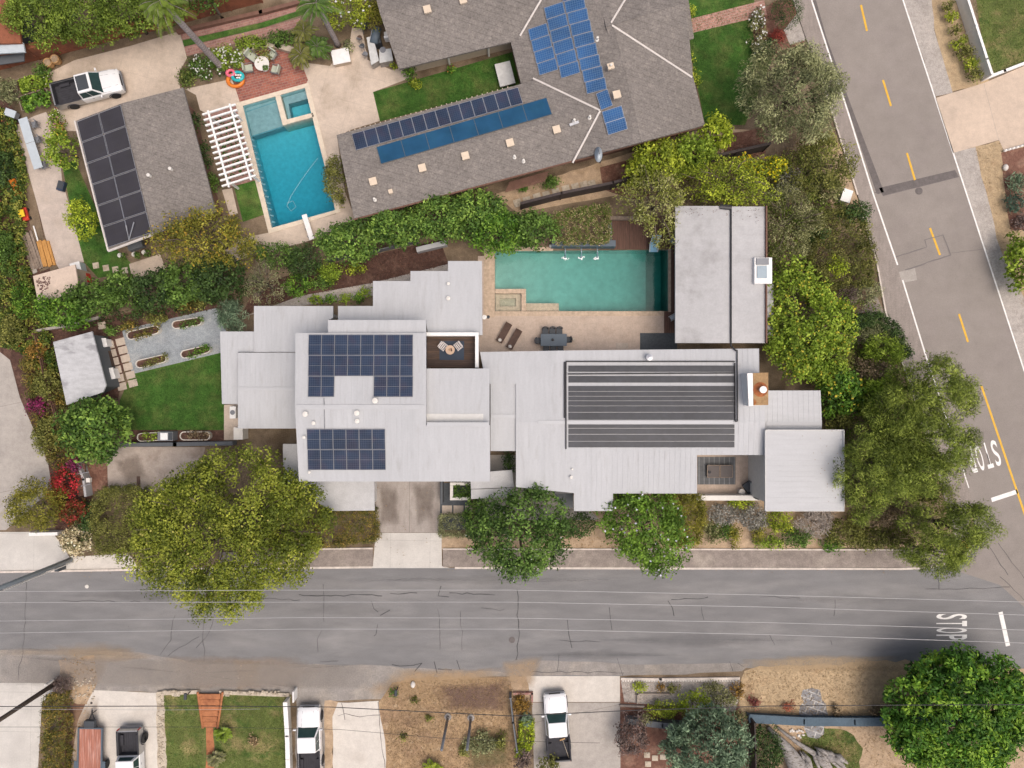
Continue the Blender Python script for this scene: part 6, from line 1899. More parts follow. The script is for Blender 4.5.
def lounger(label, px, py, ang):
    t = thing('sun_lounger', label, 'sun lounger', W(px, py, Z(6)), ang, 'brown sun loungers on the pool terrace')
    mb = MB()
    prof = [(-.85, .30), (-.5, .26), (-.1, .30), (.25, .36), (.55, .50), (.88, .72)]
    vs = []; 
    for x, z in prof: vs += [(x, -.29, z), (x, .29, z), (x, .29, z - .06), (x, -.29, z - .06)]
    fs = []
    for i in range(len(prof) - 1):
        for k in range(4): fs.append((i * 4 + k, i * 4 + (k + 1) % 4, i * 4 + 4 + (k + 1) % 4, i * 4 + 4 + k))
    fs += [(0, 1, 2, 3), tuple(len(prof) * 4 - 1 - k for k in range(4))]
    o = mb.add(vs, fs).build('lounge_bed', 'brown_wicker', t, bevel=.02, local=True)
    MB().lathe([(.001, 0), (.13, .02), (.15, .08), (.12, .13), (.001, .15)], (-.68, 0, .28), 16).build('cushion', 'stone_white', t, smooth=True, local=True)
    for x in (-.6, .5):
        for s in (-1, 1): MB().tube([(x, s * .24, 0), (x, s * .24, .28 if x < 0 else .42)], .02, 6).build('leg', 'gutter_black', t, local=True)
    return t


lounger('brown sun lounger with a round white cushion, nearer the white house wall', 504, 333.2, R(60))
lounger('brown sun lounger with a round white cushion, nearer the dining table', 514, 339.6, R(60))
fo = MB().box(W(573.5, 339.5, .25), (.22, .22, .45)).build('lantern', 'stone_pale'); tag(fo, 'small pale lantern standing by the end of the dining table', 'lantern')
dh = MB(); dh.box(W(622, 346, .02), (1.0, .5, .02)); tag(dh.build('door_mat', 'paver'), 'thin pale doormat on the terrace in front of the white house', 'mat')
# fountain jets
for i, (x, lab) in enumerate(((565, 'foaming fountain jet nearest the spa in the teal pool'), (581, 'foaming fountain jet between the other two in the teal pool'), (597, 'foaming fountain jet nearest the timber deck in the teal pool'))):
    t = thing('fountain_jet', lab, 'fountain', W(x, 246, .4), 0, 'fountain jets in the teal pool')
    c0 = W(x, 247, .5); c1 = W(x, 258.5, -.05)
    pts = [c0.lerp(c1, k / 8) + Vector((0, 0, .35 * math.sin(math.pi * k / 8))) for k in range(9)]
    MB().tube(pts, [.03, .03, .035, .04, .045, .05, .06, .07, .08], 6).build('water_arc', 'glass_sky', t)
    mb = MB(); rr = random.Random(i)
    for k in range(14):
        a = rr.uniform(0, 6.28); q = abs(rr.gauss(0, .15))
        mb.ell(c1 + Vector((math.cos(a) * q, math.sin(a) * q * .8, rr.uniform(-.02, .10))), (rr.uniform(.03, .1),) * 2 + (.05,), 7, 5)
    mb.build('foam', 'foam', t)
    MB().box(c0 + Vector((0, .08, .02)), (.2, .16, .08)).build('spout', 'steel', t)
# low water slide by the tree
ws = thing('pool_slide', 'short pale blue pool slide partly under the twiggy tree', 'slide', W(654, 243, 0))
mb = MB(); A = [W(653.5, 252, .25), W(654, 244, .75), W(657, 235, 1.4)]
for k in range(2):
    a, b = A[k], A[k + 1]; n_ = Vector((.34, 0, 0))
    mb.add([a - n_, a + n_, b + n_, b - n_, a - n_ - Vector((0, 0, .06)), a + n_ - Vector((0, 0, .06)), b + n_ - Vector((0, 0, .06)), b - n_ - Vector((0, 0, .06))], [(0, 1, 2, 3), (7, 6, 5, 4), (0, 4, 5, 1), (1, 5, 6, 2), (2, 6, 7, 3), (3, 7, 4, 0)])
mb.build('chute', 'plastic_blue', ws)
mb = MB()
for s in (-1, 1): mb.tube([p + Vector((s * .34, 0, .06)) for p in A], .05, 6)
mb.build('side_rail', 'table_blue', ws)
mb = MB(); mb.tube([W(654, 244, 0), W(654, 244, .7)], .05, 6); mb.tube([W(657, 235, 0), W(657, 235, 1.35)], .05, 6); mb.build('leg', 'steel', ws)
for x, y, a, lab in ((673.5, 241, 40, 'silver folded chair frame at the deck corner under the twiggy tree'), (673, 317, 30, 'silver folded chair frame by the pool house wall near the dark mat')):
    t = thing('folding_chair', lab, 'chair', W(x, y, .05), R(a), 'folded chairs by the pool house')
    mb = MB(); mb.tube([(-.4, -.2, .3), (.4, -.2, .45)], .025, 6); mb.tube([(-.4, .2, .3), (.4, .2, .45)], .025, 6); mb.build('frame', 'aluminium', t, local=True)
    MB().box((0, 0, .38), (.7, .3, .03)).build('seat', 'table_blue', t, local=True)
    for s in (-1, 1): MB().tube([(-.3, s * .2, .3), (-.2, s * .2, 0)], .02, 6).build('leg', 'aluminium', t, local=True)
MB_ = MB(); MB_.lathe([(.001, 0), (.16, .02), (.17, .16), (.1, .28), (.001, .32)], W(551, 246, .05), 14); tag(MB_.build('garden_lamp', 'white_paint', smooth=True), 'small white globe lamp at the corner of the teal pool', 'lamp')
wl = thing('wall_lamp', 'small dark wall lamp on a bracket at the white house corner by the pool', 'lamp', W(485, 317, 3.0))
MB().box((.1, 0, 0), (.3, .1, .1)).build('bracket', 'off_white', wl, local=True); MB().lathe([(.1, -.2), (.14, 0), (.05, .1)], (.25, 0, 0), 10).build('lamp_shade', 'charcoal', wl, local=True)

# roof terrace
rg = MB(); rg.slab(WL([(439.5, 341), (464, 341), (464, 360), (439.5, 360)], 3.63), .02); tag(rg.build('rug', 'navy_rug'), 'dark navy rug on the brown roof terrace', 'rug')
tb = thing('side_table', 'round tan table on the navy rug of the roof terrace', 'table', W(450.7, 350.2, 3.63))
MB().lathe([(.001, .50), (.36, .50), (.36, .55), (.001, .55)], (0, 0, 0), 24).build('tabletop', 'table_wood', tb, local=True)
MB().lathe([(.2, 0), (.2, .03), (.04, .06), (.04, .5)], (0, 0, 0), 14).build('stem', 'table_wood', tb, local=True)
for dx, dy, m_ in ((-.08, .03, 'pot_clay'), (.05, .08, 'wall_brown'), (.07, -.03, 'brown_wicker')):
    c = W(450.7, 350.2, 4.18) + Vector((dx, dy, 0)); tag(MB().lathe([(.05, 0), (.06, .1), (.03, .14)], c, 10).build('cup', m_), {'pot_clay': 'orange clay cup on the round terrace table', 'wall_brown': 'dark red cup on the round terrace table', 'brown_wicker': 'dark brown cup on the round terrace table'}[m_], 'cup')
for x, y, a, lab in ((443.6, 346.6, -38, 'pale striped armchair on the roof terrace, nearer the solar panels'), (458.8, 346.4, -142, 'pale striped armchair on the roof terrace, nearer the pool terrace')):
    t = thing('armchair', lab, 'chair', W(x, y, 3.63), R(a), 'striped armchairs on the roof terrace')
    MB().box((0, 0, .36), (.5, .46, .1)).build('seat', 'chair_stripe', t, bevel=.02, local=True)
    mb = MB()
    for k in range(4): mb.box((-.26 + .0, -.18 + k * .12, .62), (.06, .07, .5))
    mb.box((-.26, 0, .88), (.07, .52, .06)); mb.build('backrest', 'chair_stripe', t, bevel=.01, local=True)
    mb = MB()
    for k in range(3): mb.box((-.12 + k * .14, 0, .415), (.05, .40, .015))
    mb.build('seat_stripe', 'charcoal', t, local=True)
    for s in (-1, 1): MB().box((.02, s * .27, .55), (.5, .05, .04)).build('armrest', 'chair_stripe', t, local=True)
    for sx in (-1, 1):
        for sy in (-1, 1): MB().box((sx * .22, sy * .25, .26), (.04, .04, .52)).build('leg', 'chair_stripe', t, local=True)
# street-side patio
rg = MB(); rg.slab(WL([(697.5, 457), (735.5, 457), (735.5, 484.5), (697.5, 484.5)], .06), .02); tag(rg.build('rug', 'rug_stripe'), 'grey striped rug on the sunken patio', 'rug')
for x, lab in ((712, 'square dark coffee table on the striped rug with a small black bowl'), (725, 'square dark coffee table on the striped rug next to its twin, nothing on it')):
    t = thing('coffee_table', lab, 'table', W(x, 470.7, .06), 0, 'square coffee tables on the striped rug')
    mb = MB(); mb.box((0, 0, .38), (.98, .98, .05)); mb.build('tabletop', 'slate_brown', t, bevel=.01, local=True)
    mb = MB()
    for sx, sy, a, b in ((0, .5, 1.04, .05), (0, -.5, 1.04, .05), (.5, 0, .05, .94), (-.5, 0, .05, .94)): mb.box((sx, sy, .385), (a, b, .075))
    mb.build('rim', 'wood_weather', t, local=True)
    for sx in (-1, 1):
        for sy in (-1, 1): MB().box((sx * .45, sy * .45, .18), (.07, .07, .34)).build('leg', 'gutter_black', t, local=True)
tag(MB().lathe([(.06, 0), (.13, .05), (.12, .06), (.001, .03)], W(709.5, 472, .47), 14).build('bowl', 'gutter_black'), 'small black bowl on a square coffee table', 'bowl')
t = thing('armchair', 'dark grey woven armchair at the corner of the striped rug patio', 'chair', W(747, 486.5, .03), R(215))
MB().box((0, 0, .32), (.7, .72, .3)).build('seat', 'charcoal', t, bevel=.05, local=True)
MB().box((-.36, 0, .58), (.16, .8, .55)).build('backrest', 'steel', t, bevel=.05, local=True)
for s in (-1, 1): MB().box((0, s * .40, .46), (.74, .12, .3)).build('armrest', 'charcoal', t, bevel=.04, local=True)
tag(MB().lathe([(.22, 0), (.2, .2), (.27, .46), (.001, .48)], W(740, 491.3, .03), 20).build('stool', 'stone_white'), 'round white stool beside the dark woven armchair', 'stool')

# north-west brick terrace
t = thing('garden_table', 'round white garden table on the red brick terrace', 'table', W(265, 67.5, Z(5)))
MB().lathe([(.001, .71), (.60, .71), (.60, .75), (.001, .75)], (0, 0, 0), 28).build('tabletop', 'off_white', t, local=True)
MB().lathe([(.35, 0), (.3, .04), (.07, .1), (.06, .71)], (0, 0, 0), 16).build('pedestal', 'off_white', t, local=True)
leafmass('plant', [(262.8, 65.2), (267, 65.2), (267, 69), (262.8, 69)], .95, 'green', parent=None, cr=.08, dens=300, leaf=(.08, .05), z0=.76)
tag(bpy.context.scene.objects['plant'], 'small potted plant at the middle of the round white garden table', 'plant')
for x, y, a, lab in ((254, 59, -38, 'pale green cushioned chair by the white table, largest and nearest the flowers'), (250.5, 70.5, 10, 'pale green cushioned chair between the white table and the pool rings'), (273.5, 57.5, -125, 'pale green cushioned chair between the white table and the dry-stone wall'), (277.3, 72, 165, 'pale green cushioned chair on the palm side of the white table')):
    t = thing('garden_chair', lab, 'chair', W(x, y, Z(5)), R(a), 'cushioned chairs on the brick terrace')
    k = 1.25 if 'largest' in lab else 1.0
    MB().box((.02, 0, .40), (.62 * k, .60, .12)).build('cushion', 'cushion_green', t, bevel=.04, local=True)
    MB().box((-.33 * k, 0, .66), (.12, .64, .5)).build('backrest', 'cushion_green', t, bevel=.04, local=True)
    mb = MB()
    for s in (-1, 1): mb.tube([(-.34 * k, s * .34, .62), (.3 * k, s * .34, .6), (.32 * k, s * .34, 0)], .025, 6)
    for s in (-1, 1): mb.tube([(-.36 * k, s * .34, 0), (-.36 * k, s * .34, .9)], .025, 6)
    mb.box((0, 0, .32), (.64 * k, .64, .03)); mb.build('frame', 'steel', t, local=True)
for x, y, z, r1, r2, m_, lab in ((235.5, 80.5, .14, .62, .17, 'plastic_orange', 'orange inflatable pool ring at the bottom of a pile on the brick terrace'), (237.8, 76.5, .42, .42, .15, 'plastic_teal', 'teal inflatable pool ring on top of the orange one'), (230.8, 73.2, .45, .30, .14, 'plastic_pink', 'pink and white inflatable ring against the palm trunk')):
    mb = MB(); mb.torus((0, 0, 0), r1, r2, 26, 10); c = W(x, y, z); mb.v = [(a + c.x, b * .82 + c.y, d + c.z + .03) for a, b, d in mb.v]
    tag(mb.build('pool_ring', m_, smooth=True), lab, 'pool ring')
mb = MB()
for k in range(5): mb.ell(W(236 + k * 1.1, 75 + (k % 2) * 2.6, .6), (.09, .08, .03), 8, 5)
tag(mb.build('beach_towel', 'white_paint'), 'crumpled white towel lying on the teal pool ring', 'towel')
ph = MB(); ph.tube([W(x, y, -.6) for x, y in ((318, 158), (310, 168), (300, 182), (291, 196), (287, 206), (291, 211), (296, 207), (293, 201), (287, 203))], .028, 6)
tag(ph.build('pool_hose', 'table_blue'), 'thin pale cleaning hose floating in a loop on the western pool', 'hose')
# pergola
pg = thing('pergola', 'white slatted pergola between the garage and the western pool', 'pergola', W(228, 146, 0))
zt_ = 2.5
c1, c2, c3, c4 = (203.5, 114.5), (234, 105), (254, 176), (223, 186)      # seen at the slats
def pgp(u, v): return (c1[0] * (1 - u) * (1 - v) + c2[0] * u * (1 - v) + c3[0] * u * v + c4[0] * (1 - u) * v, c1[1] * (1 - u) * (1 - v) + c2[1] * u * (1 - v) + c3[1] * u * v + c4[1] * (1 - u) * v)
for k in range(14):
    v = k / 13; a, b = W(*pgp(-.03, v), zt_), W(*pgp(1.06, v), zt_); d = b - a
    MB().box((a + b) / 2, (d.length, .13, .16), math.atan2(d.y, d.x)).build('slat', 'white_paint', pg)
for u in (.17, .88):
    a, b = W(*pgp(u, -.03), zt_ - .18), W(*pgp(u, 1.04), zt_ - .18); d = b - a
    MB().box((a + b) / 2, (d.length, .14, .18), math.atan2(d.y, d.x)).build('beam', 'white_paint', pg)
    a, b = W(*pgp(u, -.03), zt_ + .14), W(*pgp(u, 1.04), zt_ + .14); d = b - a
    MB().box((a + b) / 2, (d.length, .13, .07), math.atan2(d.y, d.x)).build('top_batten', 'white_paint', pg)
    for v in (.06, .95):
        p = W(*pgp(u, v), zt_ - .3); MB().box((p.x, p.y, (zt_ - .28) / 2), (.15, .15, zt_ - .28), R(15)).build('post', 'white_paint', pg)
scatter('ground_cover', [(208, 120), (236, 112), (252, 172), (226, 182)], .03, 35, 'lawn', (.22, .12), up=.8, tilt=.5)
# diving board
dv = thing('diving_board', 'white diving board over the end of the western pool', 'diving board', W(310, 236, 0), 0)
A, B_ = W(304, 214.5, .62), W(312, 239.5, .58); d = A - B_
MB().box((A + B_) / 2, (d.length, .42, .06), math.atan2(d.y, d.x)).build('board', 'white_paint', dv, bevel=.015)
p = W(311, 236, 0)
for q, hh in (((311.2, 237.5), .55), ((309, 230), .57)): c = W(*q, 0); MB().box(c + Vector((0, 0, hh / 2)), (.34, .12, hh), R(15)).build('stand', 'steel', dv)
# outdoor kitchen
kt = thing('outdoor_kitchen', 'L-shaped outdoor kitchen counter with pale tiled top near the shingle house', 'counter', W(378, 52, 0))
for q in ([(367, 38), (373, 36.5), (379, 60), (371.5, 64.5)], [(379.2, 50), (390.5, 48.5), (392.5, 60), (379.5, 62.5)]):
    MB().prism(WL(q, .9), 0, .88).build('cabinet', 'stone_block', kt)
    MB().slab(WL([(a + (a - 379) * .04, b + (b - 51) * .04) for a, b in q], .95), .06).build('worktop', 'tile_pale', kt)
MB().lathe([(.001, .97), (.25, .97), (.25, .985), (.001, .985)], W(385, 55.5, 0), 18).build('burner', 'steel', kt)
gr = thing('barbecue', 'large dark lidded gas barbecue behind the tiled counter', 'barbecue', W(378.5, 41, 0))
c = W(378, 41.5, 0)
MB().box(c + Vector((0, 0, .45)), (.6, 1.25, .9), R(14)).build('cabinet', 'charcoal', gr)
mb = MB(); mb.tube([c + Vector((-.17, -.62, .98)), c + Vector((.15, .62, .98))], .34, 14, flat=.7); mb.build('lid', 'slate_blue', gr, smooth=True)
MB().tube([c + Vector((-.45, -.4, 1.1)), c + Vector((-.25, .45, 1.1))], .02, 6).build('handle', 'aluminium', gr)
km = thing('kettle_grill', 'round black kettle grill by the flower shrubs', 'barbecue', W(366, 30, 0))
c = W(366, 30, 0)
MB().lathe([(.001, .45), (.28, .55), (.33, .78), (.3, .98), (.15, 1.08), (.06, 1.1), (.06, 1.18), (.001, 1.2)], c, 20).build('bowl', 'gutter_black', km, smooth=True)
for a in (0, 120, 240): MB().tube([c + Vector((.2 * math.cos(R(a)), .2 * math.sin(R(a)), .5)), c + Vector((.36 * math.cos(R(a)), .36 * math.sin(R(a)), 0))], .025, 6).build('leg', 'steel', km)
wc = thing('covered_chair', 'chair under a white cover beside the barbecue at the roof edge', 'chair', W(390, 38.5, 0), R(100))
MB().box((0, 0, .35), (.6, .75, .7)).build('seat', 'white_paint', wc, bevel=.12, segs=3, local=True); MB().box((-.3, 0, .62), (.2, .8, .75)).build('backrest', 'white_paint', wc, bevel=.08, segs=3, local=True)
wt = thing('storage_bench', 'white square storage bench under the small palm fronds', 'bench', W(342.5, 59.5, 0), R(12))
MB().box((0, 0, .28), (1.35, 1.1, .5)).build('box', 'wall_tan', wt, local=True); MB().box((0, 0, .58), (1.45, 1.2, .08)).build('lid', 'white_paint', wt, bevel=.02, local=True)
for i, (x, y, a) in enumerate(((361.5, 42, 80), (364, 50, 75), (367, 58, 75))):
    t = thing('bar_stool', ('dark bar stool nearest the kettle grill', 'dark bar stool in the middle of the tiled counter', 'dark bar stool at the pool end of the tiled counter')[i], 'stool', W(x, y, Z(4)), R(a), 'bar stools at the outdoor kitchen')
    MB().lathe([(.001, .66), (.2, .66), (.21, .72), (.001, .74)], (0, 0, 0), 16).build('seat', ('brown_wicker', 'charcoal', 'steel')[i], t, local=True)
    MB().box((-.18, 0, .86), (.04, .36, .3)).build('backrest', 'steel', t, local=True)
    for a2 in (45, 135, 225, 315): MB().tube([(.12 * math.cos(R(a2)), .12 * math.sin(R(a2)), .66), (.2 * math.cos(R(a2)), .2 * math.sin(R(a2)), 0)], .015, 5).build('leg', 'steel', t, local=True)
# plant pots by the driveway
for x, y, lab in ((52.5, 66, 'tan round clay pot by the driveway corner, nearer the vegetable beds'), (59.5, 62.5, 'tan round clay pot by the driveway corner, nearer the board fence')):
    t = thing('plant_pot', lab, 'pot', W(x, y, 0), 0, 'clay pots at the driveway corner')
    MB().lathe([(.22, 0), (.36, .35), (.34, .6), (.37, .62), (.37, .68), (.30, .68), (.29, .55)], (0, 0, 0), 22).build('pot', 'pot_clay', t, local=True, smooth=True)
    MB().lathe([(.30, .6), (.28, .66), (.001, .67)], (0, 0, 0), 18).build('pot_soil', 'dirt_tan', t, local=True)
# raised beds
for q, lab, pal in (([(15, 80), (46, 70), (50, 82), (18, 92)], 'timber raised bed of leafy vegetables next to the clay pots', 'bright'), ([(18, 97), (46, 88), (49, 101), (22, 111)], 'timber raised bed of vegetables next to the pale terrace', 'rich')):
    P = WL(q, .4); c = sum(P, Vector()) / 4
    t = thing('raised_bed', lab, 'planter', (c.x, c.y, 0), 0, 'raised vegetable beds')
    mb = MB()
    for i in range(4):
        a, b = P[i], P[(i + 1) % 4]; d = b - a; mb.box(((a.x + b.x) / 2, (a.y + b.y) / 2, .2), (d.length - .1, .09, .42), math.atan2(d.y, d.x))
    mb.build('timber_side', 'wood_weather', t)
    MB().prism(inset([(p.x, p.y) for p in P], .06), 0, .34).build('bed_soil', 'mulch', t)
    leafmass('vegetable', [(a + (c_ - a) * .08, b + (d_ - b) * .08) for (a, b), (c_, d_) in zip(q, q[2:] + q[:2])], .85, pal, parent=t, cr=.25, dens=120, leaf=(.22, .14), z0=.35, accent=[((.7, .66, .5), .01, .12)])
# folding tables with chairs on the terrace
for x, y, a, lab, LL in ((32.6, 133.5, -73, 'pale blue-grey folding table on the terrace, nearer the raised beds', 2.1), (40.5, 158.5, -72, 'pale blue-grey folding table on the terrace, nearer the lawn', 2.2)):
    t = thing('folding_table', lab, 'table', W(x, y, Z(4)), R(a), 'folding tables on the pale terrace')
    MB().box((0, 0, .73), (LL, .76, .05)).build('tabletop', 'table_blue', t, bevel=.015, local=True)
    for sx in (-1, 1): MB().tube([(sx * LL * .38, -.3, 0), (sx * LL * .36, -.3, .7), (sx * LL * .36, .3, .7), (sx * LL * .38, .3, 0)], .02, 6).build('leg', 'steel', t, local=True)
for x, y, a, lab in ((38.5, 126.5, 190, 'dark metal chair by the upper folding table'), (41.5, 141.5, 190, 'dark metal chair between the two folding tables'), (47.5, 167, 200, 'dark metal chair at the lower folding table')):
    chair('garden_chair', lab, x, y, R(a), 'steel', 'dark chairs on the pale terrace')
t = thing('patio_heater_cart', 'grey wheeled cart at the upper corner of the pale terrace', 'cart', W(17.5, 117, 0), R(-20))
MB().box((0, 0, .55), (.8, .5, .5)).build('box', 'steel', t, bevel=.04, local=True); MB().box((0, 0, .84), (.9, .6, .06)).build('lid', 'table_blue', t, local=True)
for s in (-1, 1): fix_normals(MB().lathe([(.14, 0), (.14, .06)], (s * .35, -.3, .14), 12).build('wheel', 'tyre', t, local=True))
t = thing('storage_crate', 'navy plastic crate at the lawn edge of the pale terrace', 'crate', W(63.3, 187, Z(4)), R(-15))
MB().box((0, 0, .2), (.55, .8, .4)).build('box', 'plastic_navy', t, bevel=.04, local=True); MB().box((0, .05, .42), (.46, .62, .05)).build('lid', 'charcoal', t, bevel=.02, local=True)
t = thing('wheelbarrow', 'orange wheelbarrow with pale handles against the ivy slope', 'wheelbarrow', W(20, 189, 0), R(-68))
MB().prism([(-.7, -.26), (.7, -.2), (.7, .2), (-.7, .26)], .35, .62).build('tray', 'plastic_orange', t, bevel=.05, local=True)
for s in (-1, 1): MB().tube([(.8, 0, .2), (-.5, s * .28, .4), (-1.2, s * .32, .62)], .025, 6).build('handle', 'off_white', t, local=True)
fix_normals(MB().lathe([(.05, -.04), (.19, -.05), (.19, .05), (.05, .04)], (.85, 0, .19), 14).build('wheel', 'tyre', t, local=True))
t = thing('ride_on_toy', 'red and yellow ride-on toy car beside the ivy slope', 'toy car', W(27.3, 215, 0), R(-75))
MB().box((0, 0, .28), (1.1, .5, .25)).build('body', 'plastic_red', t, bevel=.08, segs=3, local=True); MB().box((.05, 0, .72), (.6, .5, .12)).build('roof', 'plastic_yellow', t, bevel=.05, local=True)
for sx in (-1, 1):
    for sy in (-1, 1):
        MB().tube([(sx * .25, sy * .2, .4), (sx * .22, sy * .2, .68)], .03, 6).build('pillar', 'plastic_red', t, local=True)
        wb = MB(); wb.lathe([(.001, -.05), (.13, -.05), (.13, .05), (.001, .05)], (0, 0, 0), 12); wb.v = [(sx * .35 + a, sy * .25 + c_, .13 + b) for a, b, c_ in wb.v]; fix_normals(wb.build('wheel', 'tyre', t, local=True))
for x, y, a, l_, m_, lab in ((32.5, 251, -72, 3.4, 'wood_weather', 'weathered brown timber stack along the foot of the ivy slope'), (47, 254, -74, 2.3, 'wood_orange', 'orange plywood sheets leaning at the terrace end')):
    t = thing('timber_stack', lab, 'timber', W(x, y, 0), R(a), None)
    for k in range(5): MB().box((rnd.uniform(-.1, .1), -.42 + k * .21, .08 + .05 * (k % 2)), (l_ * rnd.uniform(.9, 1.0), .19, .1), R(rnd.uniform(-2, 2))).build('board', m_, t, local=True)
for x, y, lab in ((35.5, 232, 'white plastic pipe lying beside the toy car, upper one'),):
    tag(MB().tube([W(33.5, 226, .12), W(38, 241, .12)], .06, 8).build('pipe', 'white_paint'), 'white plastic pipe lying between the toy car and the plywood', 'pipe')
tag(MB().slab(WL([(25, 240), (30, 239), (37, 272), (33, 274)], .1), .1).build('concrete_slab', 'concrete_grey'), 'narrow concrete slab between the ivy slope and the timber stack', 'slab')
t = thing('storage_bin', 'white and blue storage bin beside the tan shed roof', 'bin', W(82, 269, 0), R(15)); MB().box((0, 0, .4), (.75, .75, .8)).build('box', 'table_blue', t, bevel=.04, local=True); MB().box((0, 0, .83), (.82, .82, .06)).build('lid', 'white_paint', t, local=True)
tag(MB().box(W(84, 279, .3), (.85, .8, .6), R(12)).build('cupboard', 'plastic_red', bevel=.02), 'red-brown cupboard top between the tan shed and the dark hedge', 'cupboard')
for x, y, lab in ((122, 256, 'cluster of small white pots by the garage gable, nearer the lawn'), (136, 255, 'small white flower pot by the garage gable wall'), (146, 253, 'small white flower pot at the garage corner')):
    t = thing('plant_pot', lab, 'pot', W(x, y, 0)); MB().lathe([(.13, 0), (.19, .3), (.2, .34), (.15, .34)], (0, 0, 0), 14).build('pot', 'off_white', t, local=True)
    leafmass('plant', [(x - 2.4, y - 2.4), (x + 2.4, y - 2.4), (x + 2.4, y + 2.4), (x - 2.4, y + 2.4)], .6, 'green', parent=t, cr=.12, dens=200, leaf=(.1, .06), z0=.3)
names = ('first', 'second', 'third', 'fourth', 'fifth', 'sixth', 'seventh', 'eighth', 'ninth')
for i, (x, y) in enumerate(((96, 265.5), (106, 268), (115.5, 269.5), (125, 270.5))):
    tag(MB().box(W(x, y, .04), (.5, .5, .07), R(10)).build('stepping_stone', 'stone_pale', bevel=.015), f'{names[i]} square stepping stone in the lawn counting from the pale terrace', 'stepping stone', 'stepping stones in the lawn')
for i, (x, y) in enumerate(((517.5, 203), (527, 200.5), (537, 197), (546.5, 195), (556, 192), (566, 189), (575.5, 187), (584, 185), (592, 184))):
    tag(MB().box(W(x, y, .04), (.62, .62, .07), R(16)).build('stepping_stone', 'stone_pale', bevel=.015), f'{names[i]} square stepping stone behind the dark fence counting from the ficus hedge', 'stepping stone', 'stepping stones behind the dark fence')
for i, (x, y) in enumerate(((647, 755), (655, 758), (663, 757), (648, 764))):
    tag(MB().box(W(x, y, .04), (.5, .45, .06)).build('stepping_stone', 'stone_pale', bevel=.015), f'{names[i]} small square paver under the blue-green tree edge', 'stepping stone', 'pavers beside the blue-green tree')
tag(MB().box(W(102, 325.5, .05), (.62, .6, .07), R(8)).build('stepping_stone', 'paver', bevel=.015), 'lone pale square paver in the dark mulch above the garden shed', 'stepping stone')
# oval planters on the grey gravel
def trough(label, px, py, L, Wd, ang, pal, h=.5, group='oval planters on the blue gravel', empty=False):
    t = thing('oval_planter', label, 'planter', W(px, py, Z(4)), R(ang), group)
    def ring(l_, w_, n=10):
        r_ = w_ / 2; s_ = l_ / 2 - r_
        return [(s_ + r_ * math.cos(R(a)), r_ * math.sin(R(a))) for a in np.linspace(-90, 90, n)] + [(-s_ + r_ * math.cos(R(a)), r_ * math.sin(R(a))) for a in np.linspace(90, 270, n)]
    o_, i_ = ring(L, Wd), ring(L - .12, Wd - .12); n = len(o_)
    vs = [(x, y, 0) for x, y in o_] + [(x, y, h) for x, y in o_] + [(x, y, h) for x, y in i_] + [(x, y, h - .14) for x, y in i_]
    fs = []
    for k in range(3):
        for j in range(n): fs.append((k * n + j, k * n + (j + 1) % n, (k + 1) * n + (j + 1) % n, (k + 1) * n + j))
    MB().add(vs, fs).build('trough', 'trough', t, local=True)
    MB().prism(i_, .0, h - .12).build('planter_soil', 'mulch', t, local=True)
    cs, sn = math.cos(R(ang)), math.sin(R(ang)); s12 = 12 * 57 / (57 - h)
    q = [(px + (x * .88 * cs - y * .8 * sn) * s12, py - (x * .88 * sn + y * .8 * cs) * s12) for x, y in o_]
    leafmass('plant', q, h + .3, pal, parent=t, cr=.2, dens=130, leaf=(.16, .08), z0=h - .1, sides=False)
    return t


trough('oval white planter nearest the garden shed on the far edge of the gravel, reddish plants', 146, 333, 2.75, .72, 13, 'redgreen')
trough('oval white planter at the far end of the gravel with green herbs', 189.5, 323.5, 2.5, .68, 9, 'green')
trough('oval white planter beside the lawn with mixed green plants, nearer the pavers', 154, 361.5, 2.6, .68, 13, 'olive')
trough('oval white planter beside the lawn at the white house corner', 198, 352, 2.5, .68, 13, 'rich')
trough('empty-looking oval cream planter in the mulch strip by the white house', 197.5, 435.5, 2.5, .72, 0, 'brown', group='oval planters in the mulch strip')
trough('oval cream planter full of green herbs in the mulch strip', 152, 436.5, 2.0, .7, 3, 'bright', group='oval planters in the mulch strip')
t = thing('barbecue', 'grey and white square barbecue in the mulch strip between two oval planters', 'barbecue', W(170.5, 435.5, 0))
MB().box((0, 0, .45), (1.25, .75, .9)).build('cabinet', 'steel', t, bevel=.02, local=True); MB().box((-.05, 0, .95), (.6, .58, .1)).build('lid', 'white_paint', t, bevel=.03, local=True); MB().box((.45, 0, .93), (.3, .6, .06)).build('side_shelf', 'charcoal', t, local=True)
t = thing('air_conditioner', 'white outdoor air-conditioning unit in the narrow dark gap beside the white house', 'air conditioner', W(237, 412, 0)); MB().box((0, 0, .45), (.5, 1.0, .9)).build('box', 'white_paint', t, bevel=.03, local=True); MB().lathe([(.001, .91), (.2, .91), (.2, .93), (.001, .935)], (0, 0, 0), 16).build('fan_grille', 'steel', t, local=True)
tag(MB().box(W(241, 433, .6), (.75, 1.0, 1.2)).build('cabinet', 'off_white', bevel=.02), 'white storage cabinet at the end of the mulch strip by the house', 'cabinet')
tag(MB().box(W(138.5, 482, .04), (.28, .95, .06)).build('drain_cover', 'brown_wicker'), 'rusty narrow drain cover set in the brown courtyard', 'drain')
